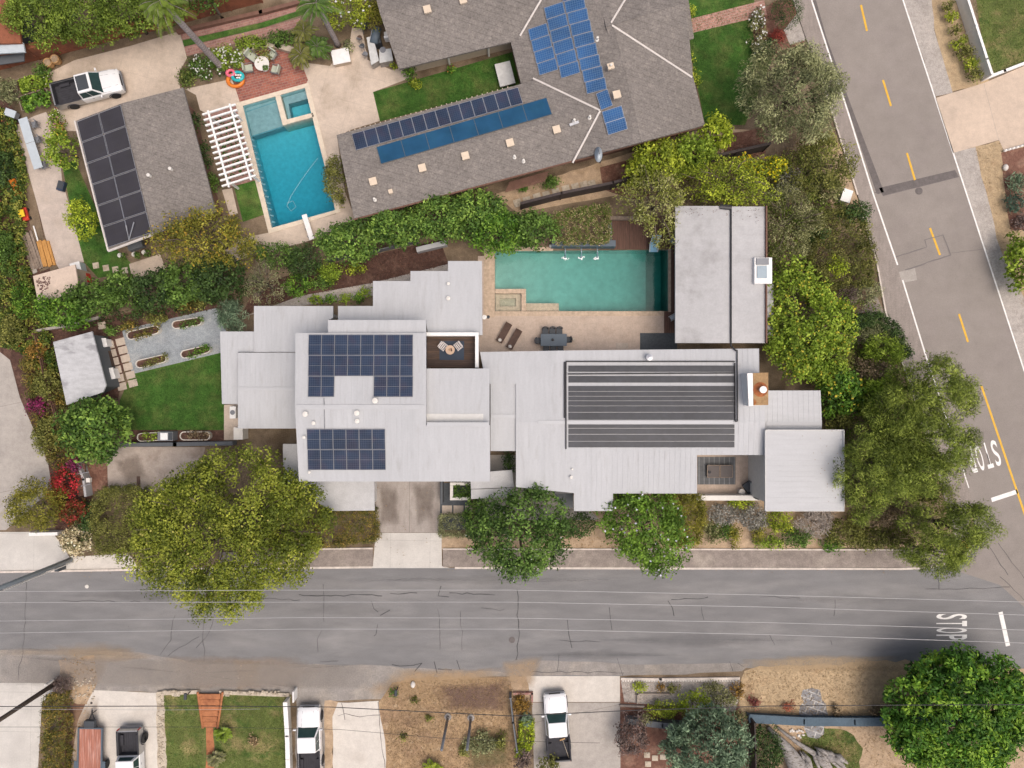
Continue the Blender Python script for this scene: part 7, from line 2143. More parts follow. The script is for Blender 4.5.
# kerbside and yard details
t = thing('utility_box', 'white utility cabinet beside the clipped hedge at the upper road', 'cabinet', W(842.5, 198, 0), R(-18)); MB().box((0, 0, .35), (.75, 1.0, .7)).build('box', 'off_white', t, bevel=.03, local=True); MB().box((0, 0, .72), (.8, 1.05, .05)).build('lid', 'white_paint', t, local=True)
tag(MB().ell(W(413, 684.5, .12), (.2, .28, .18), 12, 8).build('boulder', 'stone_white', smooth=True), 'single white boulder in the dry grass by the street', 'boulder')
tag(MB().ell(W(1005.5, 167.5, .16), (.22, .28, .2), 12, 8).build('boulder', 'stone_white', smooth=True), 'single white boulder in the bark bed beside the tan apron', 'boulder')
for x, y, lab in ((398, 687, 'black mailbox on a post in the dry grass beside the cracked drive'), (191.5, 690.5, 'dark grey mailbox on a post by the terracotta steps')):
    t = thing('mailbox', lab, 'mailbox', W(x, y, 0)); MB().tube([(0, 0, 0), (0, 0, 1.0)], .05, 6).build('post', 'wood_pole', t, local=True)
    mb = MB(); mb.tube([(0, -.24, 1.08), (0, .24, 1.08)], .12, 10); mb.build('box', 'charcoal', t, local=True)
tag(MB().lathe([(.1, 0), (.1, .02), (.001, .03)], W(91.5, 703, Z(6)), 12).build('manhole', 'gutter_black'), 'small black cover in the concrete drive above the trailer', 'cover')
tag(MB().lathe([(.16, 0), (.16, .03), (.001, .04)], W(87, 586.5, Z(6)), 12).build('survey_marker', 'stone_white'), 'small white marker disc on the lower road near the steel pole', 'marker')
mb = MB()
rr = random.Random(5)
for k in range(12): mb.ell(W(790 + rr.uniform(0, 14), 729 + rr.uniform(0, 9), .06), (rr.uniform(.08, .16), rr.uniform(.08, .14), .1), 8, 6)
o = mb.build('pebbles', 'stone_white', smooth=True); o['kind'] = 'stuff'
mb = MB()
for k in range(60): mb.ell(W(66 + rr.uniform(0, 28), 678 + rr.uniform(0, 22), .04), (rr.uniform(.04, .12), rr.uniform(.04, .1), .06), 7, 5)
o = mb.build('rubble', 'stone_pale', smooth=True); o['kind'] = 'stuff'
mb = MB()
for k in range(90):
    u = rr.random(); mb.ell(W(162 + u * 36 if u < .5 else 222 + (u - .5) * 130, 693 + rr.uniform(-2, 2.5), .2), (rr.uniform(.08, .18), rr.uniform(.07, .14), .1), 7, 5)
o = mb.build('rubble', 'stone_pale', smooth=True); o['kind'] = 'stuff'
mb = MB()
for k in range(80): mb.ell(W(158 + rr.uniform(0, 6), 696 + rr.uniform(0, 80), .04), (rr.uniform(.05, .12), rr.uniform(.05, .1), .06), 7, 5)
o = mb.build('rubble', 'stone_pale', smooth=True); o['kind'] = 'stuff'
# fallen grey trunk
t = thing('fallen_trunk', 'huge weathered grey fallen tree trunk splitting into ridges at the bottom edge', 'tree trunk', W(800, 755, 0))
rr = random.Random(9)
mb = MB()
mb.tube([W(768, 727, .2), W(776, 737, .4), W(786, 748, .6), W(796, 764, .8), W(804, 790, .9)], [.16, .3, .5, .75, .9], 12)
mb.build('trunk', 'log_grey', t, smooth=True)
mb = MB(); mb.tube([W(777, 727, .2), W(796, 742, .35), W(812, 752, .5), W(828, 764, .6)], [.1, .16, .22, .3], 9); mb.build('limb', 'log_grey', t, smooth=True)
for k in range(26):
    u = rr.random(); x0, y0 = 790 + u * 46, 748 + abs(u - .5) * 18 + rr.uniform(-3, 6); x1, y1 = x0 + rr.uniform(6, 22), y0 + rr.uniform(8, 22)
    MB().tube([W(x0, y0, .3), W((x0 + x1) / 2, (y0 + y1) / 2 - 1, rr.uniform(.6, 1.1)), W(x1, y1, .5)], [.05, rr.uniform(.12, .3), .1], 7).build('root', 'log_grey', t, smooth=True)
# ================================================================== TREES AND SHRUBS
YF = ((.75, .62, .05), .03, .16)
WF = ((.82, .84, .86), .018, .18)
# ---- street trees in front of the house
tree('street_tree', 'largest tree of the lower road, a broad yellow-green crown with a bare grey patch', 'tree', 226, 531, 96, 78, 9.0, 'bigtree', leaf=(.21, .12), cr=.8, dens=170, trunk=.32, accent=[((.45, .43, .1), .01, .2)], twig=60, irreg=.15, hole=[(236, 490, 15), (195, 545, 6)])
tree('street_tree', 'dark green rounded tree standing just past the pale driveway apron', 'tree', 521, 531, 50, 46, 6.0, [(.03, .065, .016), (.065, .125, .025), (.15, .24, .05)], leaf=(.24, .14), cr=.6, dens=130, accent=[((.6, .66, .6), .006, .14)], irreg=.14, hole=[(516, 541, 9)], twig=14)
tree('street_tree', 'bright green tree dotted with pale flowers beside the box windows of the white house', 'tree', 645, 528, 45, 41, 5.2, [(.05, .11, .015), (.11, .2, .025), (.2, .31, .045)], leaf=(.24, .14), cr=.55, dens=125, accent=[((.78, .8, .9), .012, .2)], irreg=.28)
shrub('bushy lime-tipped shrub on the driveway side of the dark green street tree', 476, 517, 14, 22, 3.0, 'ficus')
shrub('dark low shrub between the two street trees under the white roof', 572, 524, 24, 14, 2.2, 'dark')
shrub('dark green shrub under the entry canopy between two white roofs', 509, 463, 7, 11, 2.0, 'dark')
hedge('yellow-olive drooping hedge at the end of the white house front', [(672, 498), (704, 499), (706, 520), (700, 544), (678, 545), (668, 520)], 1.9, 'yolive', cr=.4, style='strand', leaf=(.3, .06))
hedge('clipped green-brown hedge beside the carport, rust-tinged', [(320, 513), (374, 511.5), (375.5, 541), (330, 547), (308, 548)], 1.5, 'redgreen', cr=.28, dens=190, leaf=(.12, .07), zvar=.06)
hedge('small clipped grey-green box hedge at the driveway edge', [(439.5, 517), (468, 516), (470, 537), (439, 537)], 1.3, 'greygreen', cr=.22, dens=200, leaf=(.1, .06), zvar=.05)
hedge('small clump of plants inside the white square planter', [(454, 484), (470, 484), (470, 497), (454, 497)], .9, 'green', cr=.2)
for x, y, rx, ry, h, pal, lab in ((722, 514, 15, 12, 1.2, 'grey', 'silver-grey dry shrub by the patio wall, nearest the drooping hedge'), (712, 533, 9, 12, .9, 'greyolive', 'small grey-olive shrub at the street kerb below the patio'),
                                  (734, 537, 6, 13, .9, 'yolive', 'narrow yellow shrub at the street kerb below the patio'), (754, 518, 17, 13, 1.2, 'grey', 'wider silver-grey shrub under the patio wall beside the pool-side bench'),
                                  (722, 531, 13, 9, .8, 'green', 'low green shrub between the two silver-grey ones'), (757, 533, 8, 9, .9, 'yolive', 'small yellow shrub beneath the wider silver-grey shrub'),
                                  (741, 503, 14, 6, 1.0, 'lime', 'lime-green low shrub right against the white patio wall'), (779, 521, 15, 12, 1.2, 'ygreen', 'yellow-green shrub below the left corner of the wide end roof'),
                                  (797, 537, 18, 11, 1.2, 'green', 'fresh green low shrub at the kerb under the wide end roof'), (770, 542, 16, 7, .8, 'bright', 'bright low plants at the kerb between the yellow and green shrubs'),
                                  (845, 533, 20, 15, 1.8, 'olive', 'olive shrub at the kerb beside the lavender-grey one'), (872, 537, 18, 14, 1.9, 'olive', 'olive-green shrub at the kerb under the pines'), (900, 540, 16, 11, 1.6, 'oliveb', 'brownish olive shrub at the kerb end near the corner'),
                                  (832, 545, 14, 7, .8, 'rich', 'low rich-green plants right on the kerb below the lavender-grey shrub')):
    shrub(lab, x, y, rx, ry, h, pal)
shrub('lavender-grey feathery shrub under the bottom edge of the wide end roof', 816, 523, 18, 16, 1.4, [(.24, .21, .18), (.34, .305, .27), (.43, .39, .36)], style='needle', leaf=(.35, .04), cr=.4, dens=170)
# ---- pines at the street corner
for x, y, rx, ry, h, lab in ((930, 388, 42, 30, 7.5, 'pine with long soft branches reaching over the upper road, topmost of the corner pines'), (926, 440, 39, 36, 8.0, 'pine partly covering the first letters of STOP at the upper road'), (868, 470, 36, 46, 8.0, 'dense pine touching the right edge of the wide end roof'),
                             (908, 472, 34, 32, 8.0, 'rounded pine in the middle of the corner grove'), (950, 524, 42, 27, 8.0, 'pine stretching towards the white stop line of the upper road'), (930, 554, 38, 18, 6.5, 'lowest pine of the corner grove, hanging over the pavement curve'),
                             (893, 415, 30, 30, 7.5, 'pine behind the fruiting citrus shrub')):
    tree('pine_tree', lab, 'pine', x, y, rx, ry, h, 'pine', leaf=(.26, .05), cr=.62, dens=300, style='needle', irreg=.3, upb=.35, group='pines at the street corner', bark='bark', low=-.2)
shrub('brown dried-out bush among the corner pines', 884, 505, 27, 22, 3.4, 'brown', twig=20)
shrub('brown sparse bush near the yellow kerb ramp', 918, 517, 16, 13, 2.4, 'greyolive', twig=16)
# ---- east garden
tree('shade_tree', 'biggest grey-green fine-leaved tree at the upper road by the lawn', 'tree', 790, 95, 53, 48, 8.0, 'greygreen', leaf=(.26, .07), cr=.7, dens=200, style='strand', irreg=.12, twig=30)
tree('garden_tree', 'yellow-lime tree at the corner of the shingle roof and the lawn', 'tree', 715, 134, 15, 18, 4.0, 'lime', cr=.45, dens=130)
tree('garden_tree', 'bright yellow-green tree beside the dark fence, nearer the satellite dish', 'tree', 655, 166, 30, 24, 4.2, 'ygreen', cr=.5, dens=130)
tree('garden_tree', 'bright yellow-green tree between its twin and the bark bed', 'tree', 695, 154, 22, 16, 4.0, 'bright', cr=.5, dens=130)
tree('garden_tree', 'pale grey-twigged tree with yellow-green tips leaning over the timber deck', 'tree', 654, 203, 33, 36, 5.2, 'greyyellow', leaf=(.2, .09), cr=.5, dens=105, twig=70, irreg=.35)
tree('garden_tree', 'wide yellow-green tree overhanging the top edge of the pool house roof', 'tree', 728, 182, 46, 23, 5.5, 'ygreen', leaf=(.2, .1), cr=.55, dens=110, twig=30, irreg=.3)
shrub('shrub with clear yellow blossoms above the pool house roof', 771, 168, 18, 12, 3.0, 'ygreen', accent=[((.8, .68, .02), .12, .22)])
shrub('orange-yellow tipped shrub between the fence line and the blossoming shrub', 745, 163, 9, 8, 3.0, 'lime', accent=[((.7, .5, .02), .2, .2)])
tree('garden_tree', 'olive-green domed tree between the grey-green tree and the clipped hedge', 'tree', 822, 163, 29, 34, 4.6, 'olive', leaf=(.18, .09), cr=.5, dens=135)
shrub('grey-leaved thin shrub beside the yellow blossoms', 790, 180, 12, 16, 2.6, 'grey', dens=90)
tree('garden_tree', 'brown-olive twisted tree with a forked pale trunk beside the pool house skylight', 'tree', 789, 222, 29, 40, 4.6, 'greyolive', leaf=(.16, .08), cr=.5, dens=120, twig=30)
shrub('sparse dry shrub next to the white utility cabinet', 827, 187, 14, 14, 2.2, 'greyolive')
hedge('clipped olive hedge along the pavement of the upper road', [(824, 212), (850, 207), (868, 212), (873, 232), (877.5, 258), (874, 283), (836, 284), (815, 262)], 2.3, 'oliveb', cr=.4, dens=170, leaf=(.14, .08), zvar=.12)
shrub('dark green round shrub at the end of the clipped olive hedge', 855, 214, 16, 13, 2.5, 'dark')
shrub('dark bluish shrub between the forked tree and the clipped hedge', 818, 236, 10, 10, 2.4, 'dark')
shrub('small yellow-leaved shrub in the face of the clipped olive hedge', 836, 267, 11, 9, 2.7, 'lime')
tree('garden_tree', 'large glossy green tree with yellow new leaves at the right wall of the pool house', 'tree', 806, 327, 45, 57, 5.0, 'bright', leaf=(.26, .14), cr=.55, dens=120, accent=[((.55, .5, .05), .05, .2)], irreg=.25)
shrub('dead grey-purple twiggy shrub by the small paved nook', 847, 296, 13, 12, 1.8, 'purple', style='needle', leaf=(.22, .03), dens=200)
shrub('soft grey-green weeping shrub at the pavement by the small paved nook', 866, 292, 14, 14, 2.0, 'greygreen', style='strand', leaf=(.26, .05))
hedge('dark clipped hedge curving round the silver shrub at the pavement', [(852, 324), (866, 315), (882, 313), (896, 321), (908, 338), (914, 356), (905, 352), (896, 336), (884, 324), (868, 324), (855, 332)], 1.9, 'dark', cr=.3, dens=190, leaf=(.13, .08), zvar=.08)
shrub('silver-grey grassy shrub inside the curving dark hedge', 880, 334, 22, 13, 1.5, 'greygreen', style='needle', leaf=(.35, .04), dens=150)
shrub('feathery lime-green shrub in front of the silver grassy one', 884, 352, 24, 17, 2.4, 'bright', style='strand', leaf=(.3, .07))
shrub('brown-olive shrub between the big glossy tree and the feathery one', 835, 362, 20, 15, 3.2, 'oliveb')
shrub('brown flowering shrub above the fern-green one', 872, 372, 22, 13, 3.0, 'brown')
tree('citrus_tree', 'dark green citrus tree with yellow fruit at the corner of the white roof', 'tree', 838, 390, 24, 25, 3.8, 'rich', leaf=(.26, .16), cr=.45, dens=120, accent=[((.75, .62, .06), .04, .26)])
shrub('light green ferny shrub between the citrus and the pines', 880, 396, 25, 24, 4.0, 'bright', style='strand', leaf=(.36, .09), cr=.5)
shrub('olive round shrub between the citrus tree and the wide end roof', 838, 420, 17, 9, 2.8, 'olive')
# ---- far right side
shrub('bright green tree cut off by the right picture edge', 1024, 264, 20, 29, 2.8, 'bright', name='garden_tree', cat='tree', leaf=(.28, .16), cr=.5, dens=110)
shrub('dark blue-green shrub in the bark bed near the white boulder', 1017, 183, 9, 11, 1.0, 'bluegreen', style='needle', leaf=(.4, .07), dens=90)
shrub('dark blue-green shrub below its twin in the bark bed', 1016, 203, 10, 10, 1.0, [(.02, .05, .035), (.05, .09, .06), (.1, .15, .11)], style='needle', leaf=(.4, .07), dens=90)
shrub('dry brown twiggy shrub above the bright tree at the right edge', 1022, 222, 9, 9, .9, 'purple')
for i, (x, y, r_) in enumerate(((947, 6, 6), (951, 17, 7), (955, 30, 6), (959, 43, 8), (965, 54, 9), (971, 65, 8), (975, 75, 7))):
    shrub(f'{names[i]} small yellow-green shrub along the white board fence counting from the top', x, y, r_, r_ * .9, .9, 'ygreen' if i % 2 else 'olive', group='small shrubs along the white board fence')
shrub('dark green clipped ball shrub at the top by the upper road', 787, 11, 16, 17, 2.0, 'dark', leaf=(.1, .06), dens=210, irreg=.05)
shrub('dark red grassy shrub below the clipped ball', 778, 36, 7, 9, .9, [(.14, .02, .02), (.22, .04, .03), (.3, .08, .05)], style='needle', leaf=(.4, .04))
shrub('dark green shrub left of the red grassy one', 767, 50, 9, 12, 1.4, 'dark')
shrub('white-flowered shrub at the far edge of the lawn', 758, 32, 8, 26, .8, 'greyolive', accent=[((.85, .85, .82), .1, .2)])
for x, y, r_, lab in ((694, 78, 6, 'small yellow-green shrub at the east eave of the shingle house'), (690, 58, 5, 'smaller green shrub at the east eave of the shingle house'), (690, 12, 5, 'pale flowering shrub beside the brick path')):
    shrub(lab, x, y, r_, r_ * 1.4, .9, 'ygreen')
# ---- hedge by the pool, ficus hedge and the slope
hedge('broad olive-brown clipped hedge in the dark planter above the fountain jets', [(556, 212), (590, 207), (609, 203), (610, 237), (606, 240.5), (558, 241)], 1.9, 'dryshrub', cr=.32, dens=190, leaf=(.13, .07), accent=[((.1, .16, .02), .25, .14)], zvar=.1)
for x, y, rx, ry, pal, lab in ((350, 241, 34, 21, 'ficus', 'glossy green ficus hedge tree nearest the diving board'), (398, 228, 33, 19, 'ficus', 'second glossy ficus hedge tree from the diving board'), (440, 216, 30, 23, 'ficus', 'middle glossy ficus hedge tree under the long shingle eave'),
                               (476, 214, 28, 25, 'ficus', 'tall yellow-green ficus hedge tree at the end of the long shingle eave'), (498, 232, 30, 23, 'rich', 'darker green shrub tree at the corner of the teal pool'), (533, 229, 24, 19, 'green', 'round green shrub beside the olive-brown clipped hedge')):
    tree('hedge_tree', lab, 'tree', x, y, rx, ry, 3.6, pal, leaf=(.24, .14), cr=.5, dens=150, irreg=.14, rzf=.45, low=-.2)
for x, y, rx, ry, h, pal, lab in ((278, 256, 22, 15, 2.6, 'green', 'green shrub below the pool coping corner'), (303, 262, 18, 18, 2.6, 'dark', 'darker green shrub between the diving board and the mulch slope'), (252, 250, 16, 10, 2.0, 'olive', 'olive shrub at the corner of the western pool'),
                                  (330, 272, 14, 11, 1.4, 'bright', 'lime shrub at the upper edge of the mulch slope'), (355, 269, 10, 7, .9, 'ygreen', 'small lime shrub alone on the mulch slope'), (322, 282, 13, 8, 1.2, 'green', 'low green shrub on the mulch slope by the gravel path'),
                                  (297, 285, 16, 11, 1.6, 'rich', 'rich green shrub between the silver tree and the gravel path')):
    shrub(lab, x, y, rx, ry, h, pal)
tree('olive_tree', 'silvery grey-leaved tree at the corner above the white roof', 'tree', 266, 285, 22, 24, 3.4, 'greygreen', leaf=(.2, .04), cr=.45, dens=85, style='strand', twig=40)
shrub('fountain-like bright green shrub at the left corner of the white roof', 231, 317, 14, 18, 2.6, 'bluegreen', style='needle', leaf=(.5, .05), dens=150)
for i, (x, y) in enumerate(((316, 300), (330, 299.5), (344, 299), (358, 298), (366, 292))):
    shrub(f'{names[i]} small green plant in the strip between the gravel path and the white roof', x, y, 7, 5, .8, 'rich' if i % 2 else 'bright', group='small plants beside the white roof')
# ---- dark hedge row below the garage
for x, y, rx, ry, pal, lab in ((63, 311, 25, 17, 'rich', 'leafy green tree at the shed end of the dark hedge row'), (92, 298, 25, 18, 'green', 'second dark leafy tree in the hedge row from the tan shed'), (122, 291, 24, 19, 'green', 'third dark leafy tree in the hedge row from the tan shed'),
                               (152, 290, 23, 19, 'dark', 'fourth, darkest tree in the hedge row from the tan shed'), (183, 283, 24, 22, 'green', 'fifth tree in the hedge row, below the yellow-olive tree'), (216, 276, 24, 26, 'dark', 'last dark tree in the hedge row before the silvery tree')):
    tree('hedge_tree', lab, 'tree', x, y, rx, ry, 3.8, pal, leaf=(.26, .13), cr=.5, dens=130, irreg=.2, rzf=.45)
tree('garden_tree', 'yellow-olive spreading tree over the lower garage corner', 'tree', 207, 238, 52, 27, 5.8, 'yolive', leaf=(.2, .1), cr=.6, dens=115, irreg=.36, twig=20, accent=[((.45, .3, .04), .06, .18)])
for i, (x, y, rx, ry) in enumerate(((110, 331, 8, 5), (128, 326, 10, 5), (156, 319, 13, 5), (186, 306, 12, 6), (204, 302, 10, 6))):
    shrub(f'{names[i]} low mixed shrub in the dark mulch above the blue gravel counting from the shed', x, y, rx, ry, .9, ('green', 'redgreen', 'olive', 'redgreen', 'olive')[i], group='low shrubs in the dark mulch')
# ---- west gardens
tree('garden_tree', 'dense round green tree covering the corner of the stained shed roof', 'tree', 95, 430, 33, 34, 4.6, 'ficus', leaf=(.3, .17), cr=.6, dens=125, irreg=.12, rzf=.45)
hedge('tall boxy olive hedge below the brown courtyard', [(94, 492), (134, 491), (137, 520), (131, 552), (92, 555), (88, 520)], 2.4, 'olive', cr=.4, dens=180, leaf=(.13, .08), zvar=.08)
tree('garden_tree', 'yellow-green spreading tree at the edge of the western street concrete', 'tree', 36, 505, 30, 26, 3.4, 'yolive', leaf=(.17, .08), cr=.45, dens=190, irreg=.1, rzf=.45)
shrub('crimson bougainvillea below the garden stair', 72, 512, 14, 14, 2.2, 'red', leaf=(.18, .14))
shrub('sparser red bougainvillea beside the garden stair', 66, 482, 12, 17, 2.0, [(.12, .1, .03), (.3, .03, .03), (.5, .03, .05)], leaf=(.16, .12), dens=110)
shrub('magenta bougainvillea tuft under the round green tree', 75, 464, 7, 7, 2.0, 'magenta', leaf=(.16, .12))
shrub('cream and green variegated shrub at the corner of the concrete apron', 75, 540, 13, 18, 1.6, [(.12, .15, .05), (.4, .34, .2), (.62, .55, .4)], leaf=(.22, .13))
shrub('dark green shrub beside the variegated one', 87, 519, 8, 18, 1.6, 'dark')
shrub('orange-brown grassy shrub between the yellow-green tree and the bougainvillea', 55, 492, 9, 14, 1.3, 'rust', style='strand')
leafmass('ivy_slope', [(-10, 105), (4, 116), (10, 138), (16, 170), (14, 205), (14, 235), (20, 275), (32, 310), (42, 340), (48, 372), (40, 372), (22, 352), (0, 344), (-14, 330)], 1.2, [(.035, .075, .015), (.07, .12, .022), (.14, .17, .03), (.24, .22, .05)], cr=.35, dens=120, zvar=.5, leaf=(.2, .12), accent=[((.4, .14, .05), .01, .14)])['kind'] = 'stuff'
leafmass('slope_planting', [(20, 362), (44, 368), (62, 392), (68, 430), (72, 470), (56, 476), (44, 455), (30, 420)], 1.1, 'redgreen', cr=.4, dens=130, zvar=.5, leaf=(.17, .09))['kind'] = 'stuff'
for x, y, rx, ry, h, pal, lab in ((36, 352, 10, 10, 1.5, 'rust', 'orange-leaved shrub at the end of the ivy slope by the street concrete'), (46, 385, 14, 17, 1.6, 'olive', 'olive shrub on the slope beside the stained shed'), (38, 406, 12, 9, 1.4, 'magenta', 'magenta bougainvillea on the slope edge beside the street concrete'),
                                  (46, 436, 14, 20, 1.4, 'olive', 'olive-brown shrub on the slope left of the round green tree'), (30, 362, 8, 6, 1.6, 'redgreen', 'small reddish shrub at the bend of the street concrete'),
                                  (12, 330, 13, 16, 1.9, 'olive', 'mixed green bush at the lower end of the ivy slope'), (5, 170, 12, 20, 1.8, 'dark', 'dark green bush on the ivy slope above the wheelbarrow'), (6, 250, 12, 22, 1.8, 'green', 'mid-green bush on the ivy slope level with the timber stack'), (22, 300, 9, 20, 1.6, 'rich', 'rich green bush on the ivy slope beside the tan shed')):
    shrub(lab, x, y, rx, ry, h, pal)
tree('garden_tree', 'round lime-green tree between the pale terrace and the garage panels', 'tree', 82, 220, 16, 18, 3.2, 'lime', leaf=(.18, .1), cr=.4, dens=150)
tree('garden_tree', 'yellowish mixed green tree at the corner of the garage panels', 'tree', 63, 150, 16, 21, 3.0, 'bright', leaf=(.22, .13), cr=.42, dens=120, accent=[((.6, .5, .06), .06, .16)])
shrub('flowering shrub with pink and white blossoms by the truck driveway edge', 55, 122, 8, 14, .9, 'bright', accent=[((.8, .3, .45), .06, .14), ((.8, .75, .7), .06, .12)])
shrub('low orange-yellow flower shrub next to the pink blossoms', 61, 127, 7, 7, .7, 'rust')
shrub('grey-green shrub left of the raised beds', 8, 90, 10, 14, 1.2, 'greygreen')
shrub('leafy green shrub between the clay pots and the raised bed', 42, 72, 8, 8, 1.2, 'green')
# ---- big hedge trees and palms along the top
for x, y, rx, ry, pal, lab in ((42, 20, 32, 27, 'hedgetop', 'tall bright hedge tree at the brown-tiled roof corner'), (84, 18, 33, 29, 'hedgetop', 'second tall hedge tree along the top from the corner'), (125, 12, 32, 26, 'hedgetop', 'third tall hedge tree along the top from the corner'), (162, 4, 26, 22, 'hedgetop', 'fourth tall hedge tree along the top, behind the palm crown'), (205, -4, 24, 14, 'green', 'last hedge tree along the top, right of the leaning palm')):
    tree('hedge_tree', lab, 'tree', x, y, rx, ry, 5.2, pal, leaf=(.22, .1), cr=.5, dens=170, irreg=.15)


def palm(label, px, py, h, fr, L, pal='bright', trunk_r=.2, droop=.9, leaf=.5, cat='palm tree', name='palm_tree', bark='palm_bark', up=.5):
    b = W(px, py, 0)
    t = thing(name, label, cat, b)
    if h > .4:
        MB().tube([b - Vector((0, 0, .1)), b + Vector((0, 0, .5)), b + Vector((0, 0, h * .5)), b + Vector((0, 0, h))], [trunk_r * 1.5, trunk_r * 1.1, trunk_r, trunk_r * .95], 12).build('trunk', bark, t, smooth=True)
    P = []; T = []; Nn = []; Ls = []
    mb = MB()
    top = b + Vector((0, 0, h))
    for i in range(fr):
        az = 2 * math.pi * (i * .618) + rnd.uniform(-.15, .15)
        el = up + rnd.uniform(-.5, .6)
        ln = L * rnd.uniform(.8, 1.1)
        pts = []
        for k in range(9):
            u = k / 8
            r_ = ln * u * math.cos(el) * (1 - .12 * u); z = ln * (u * math.sin(el) - droop * u * u * .55)
            pts.append(top + Vector((math.cos(az) * r_, math.sin(az) * r_, z)))
        mb.tube(pts, [.03, .028, .025, .022, .02, .016, .012, .009, .005], 4)
        for k in range(2, 34):
            u = k / 34; i0 = min(7, int(u * 8)); q = pts[i0].lerp(pts[i0 + 1], u * 8 - i0)
            d = (pts[i0 + 1] - pts[i0]).normalized(); s_ = d.cross(Vector((0, 0, 1))).normalized()
            for s in (-1, 1):
                tt = (s_ * s + d * .7 + Vector((0, 0, -.25))).normalized()
                ll = leaf * (1 - abs(u - .45) * 1.0) * rnd.uniform(.85, 1.1)
                P.append(q + tt * ll * .5); T.append(tt); Nn.append(Vector((0, 0, 1)) + d * .2 + s_ * s * .5); Ls.append(ll)
    mb.build('frond_stem', bark, t)
    P = np.array([tuple(p) for p in P]); T = np.array([tuple(p) for p in T]); Nn = np.array([tuple(p) for p in Nn])
    n = len(P)
    cols = pick_cols(NP.random(n) * .5 + np.repeat(NP.random(fr), n // fr) * .5, PAL[pal] if isinstance(pal, str) else pal)
    leaf_mesh('crown', P, Nn, np.array(Ls), np.full(n, .038), cols, t, T=T)
    return t


palm('tall leaning-looking palm with a long grey trunk over the brick path', 224, 70, 10.2, 34, 2.1, 'hedgetop', .24, leaf=.6)
palm('shorter palm with a bare trunk above the white storage bench', 338, 45, 6.2, 24, 2.0, 'green', .2)
for x, y, lab in ((309, 40, 'small shaggy palm by the dry-stone wall, nearest the brick paths'), (322, 55, 'small shaggy palm touching the white storage bench'), (306, 62, 'small shaggy palm at the edge of the red brick terrace')):
    palm(lab, x, y, 1.3, 34, 1.3, 'olive' if x != 322 else 'green', .16, leaf=.38)
for x, y, rx, ry, h, pal, acc, lab in ((205, 67, 18, 12, 1.1, 'green', ((.85, .85, .8), .06, .18), 'white-flowered shrub left of the tall palm trunk'), (226, 58, 20, 12, 1.1, 'bright', ((.88, .88, .84), .09, .2), 'shrub covered with white flowers right of the tall palm trunk'),
                                       (186, 76, 9, 10, .5, 'lawnlight', None, 'grassy low shrub at the curved edge of the concrete drive'), (252, 43, 18, 7, 1.0, 'bright', None, 'green shrub row behind the dry-stone wall, palm side'), (280, 38, 18, 8, 1.1, 'green', None, 'green shrub row behind the dry-stone wall, middle'),
                                       (262, 56, 8, 7, .9, 'olive', ((.8, .7, .6), .05, .12), 'olive shrub between the garden chairs and the dry-stone wall'), (350, 12, 27, 16, 2.0, 'ygreen', ((.85, .85, .85), .015, .25), 'large yellow-green flowering shrub by the shingle house corner'), (376, 14, 12, 14, 2.0, 'yolive', None, 'yellow shrub squeezed against the shingle eave'),
                                       (348, 46, 5, 7, .7, 'greygreen', None, 'small grey-green plant beside the short palm trunk'), (393, 66, 4, 3, .6, 'ygreen', None, 'small plant at the end of the outdoor kitchen'), (409, 73, 6, 8, 1.6, 'rich', None, 'small tree at the corner of the upper lawn'),
                                       (415, 84, 7, 5, .6, 'ygreen', None, 'low yellow-green plant at the upper lawn edge'), (452, 69, 5, 4, .6, 'rich', ((.6, .05, .05), .1, .12), 'small plant at the porch post of the shingle house'), (335, 178, 11, 26, 2.2, 'olive', None, 'olive shrub between the western pool and the shingle eave'),
                                       (194, 125, 7, 14, 1.2, 'dark', None, 'dark green shrub in the strip between garage and pergola, upper one'), (203, 155, 7, 16, 1.2, 'dark', None, 'dark green shrub in the strip between garage and pergola, lower one'), (212, 184, 7, 12, 1.1, 'green', None, 'green shrub at the lower end of the garage strip'),
                                       (548, 182, 14, 7, 1.2, 'green', None, 'green shrub against the south wall of the shingle house'), (524, 188, 8, 4, .8, 'rich', None, 'small shrub at the red lattice'), (340, 200, 5, 6, 1, 'olive', None, 'small shrub at the pool end of the long eave')):
    shrub(lab, x, y, rx, ry, h, pal, accent=[acc] if acc else None)
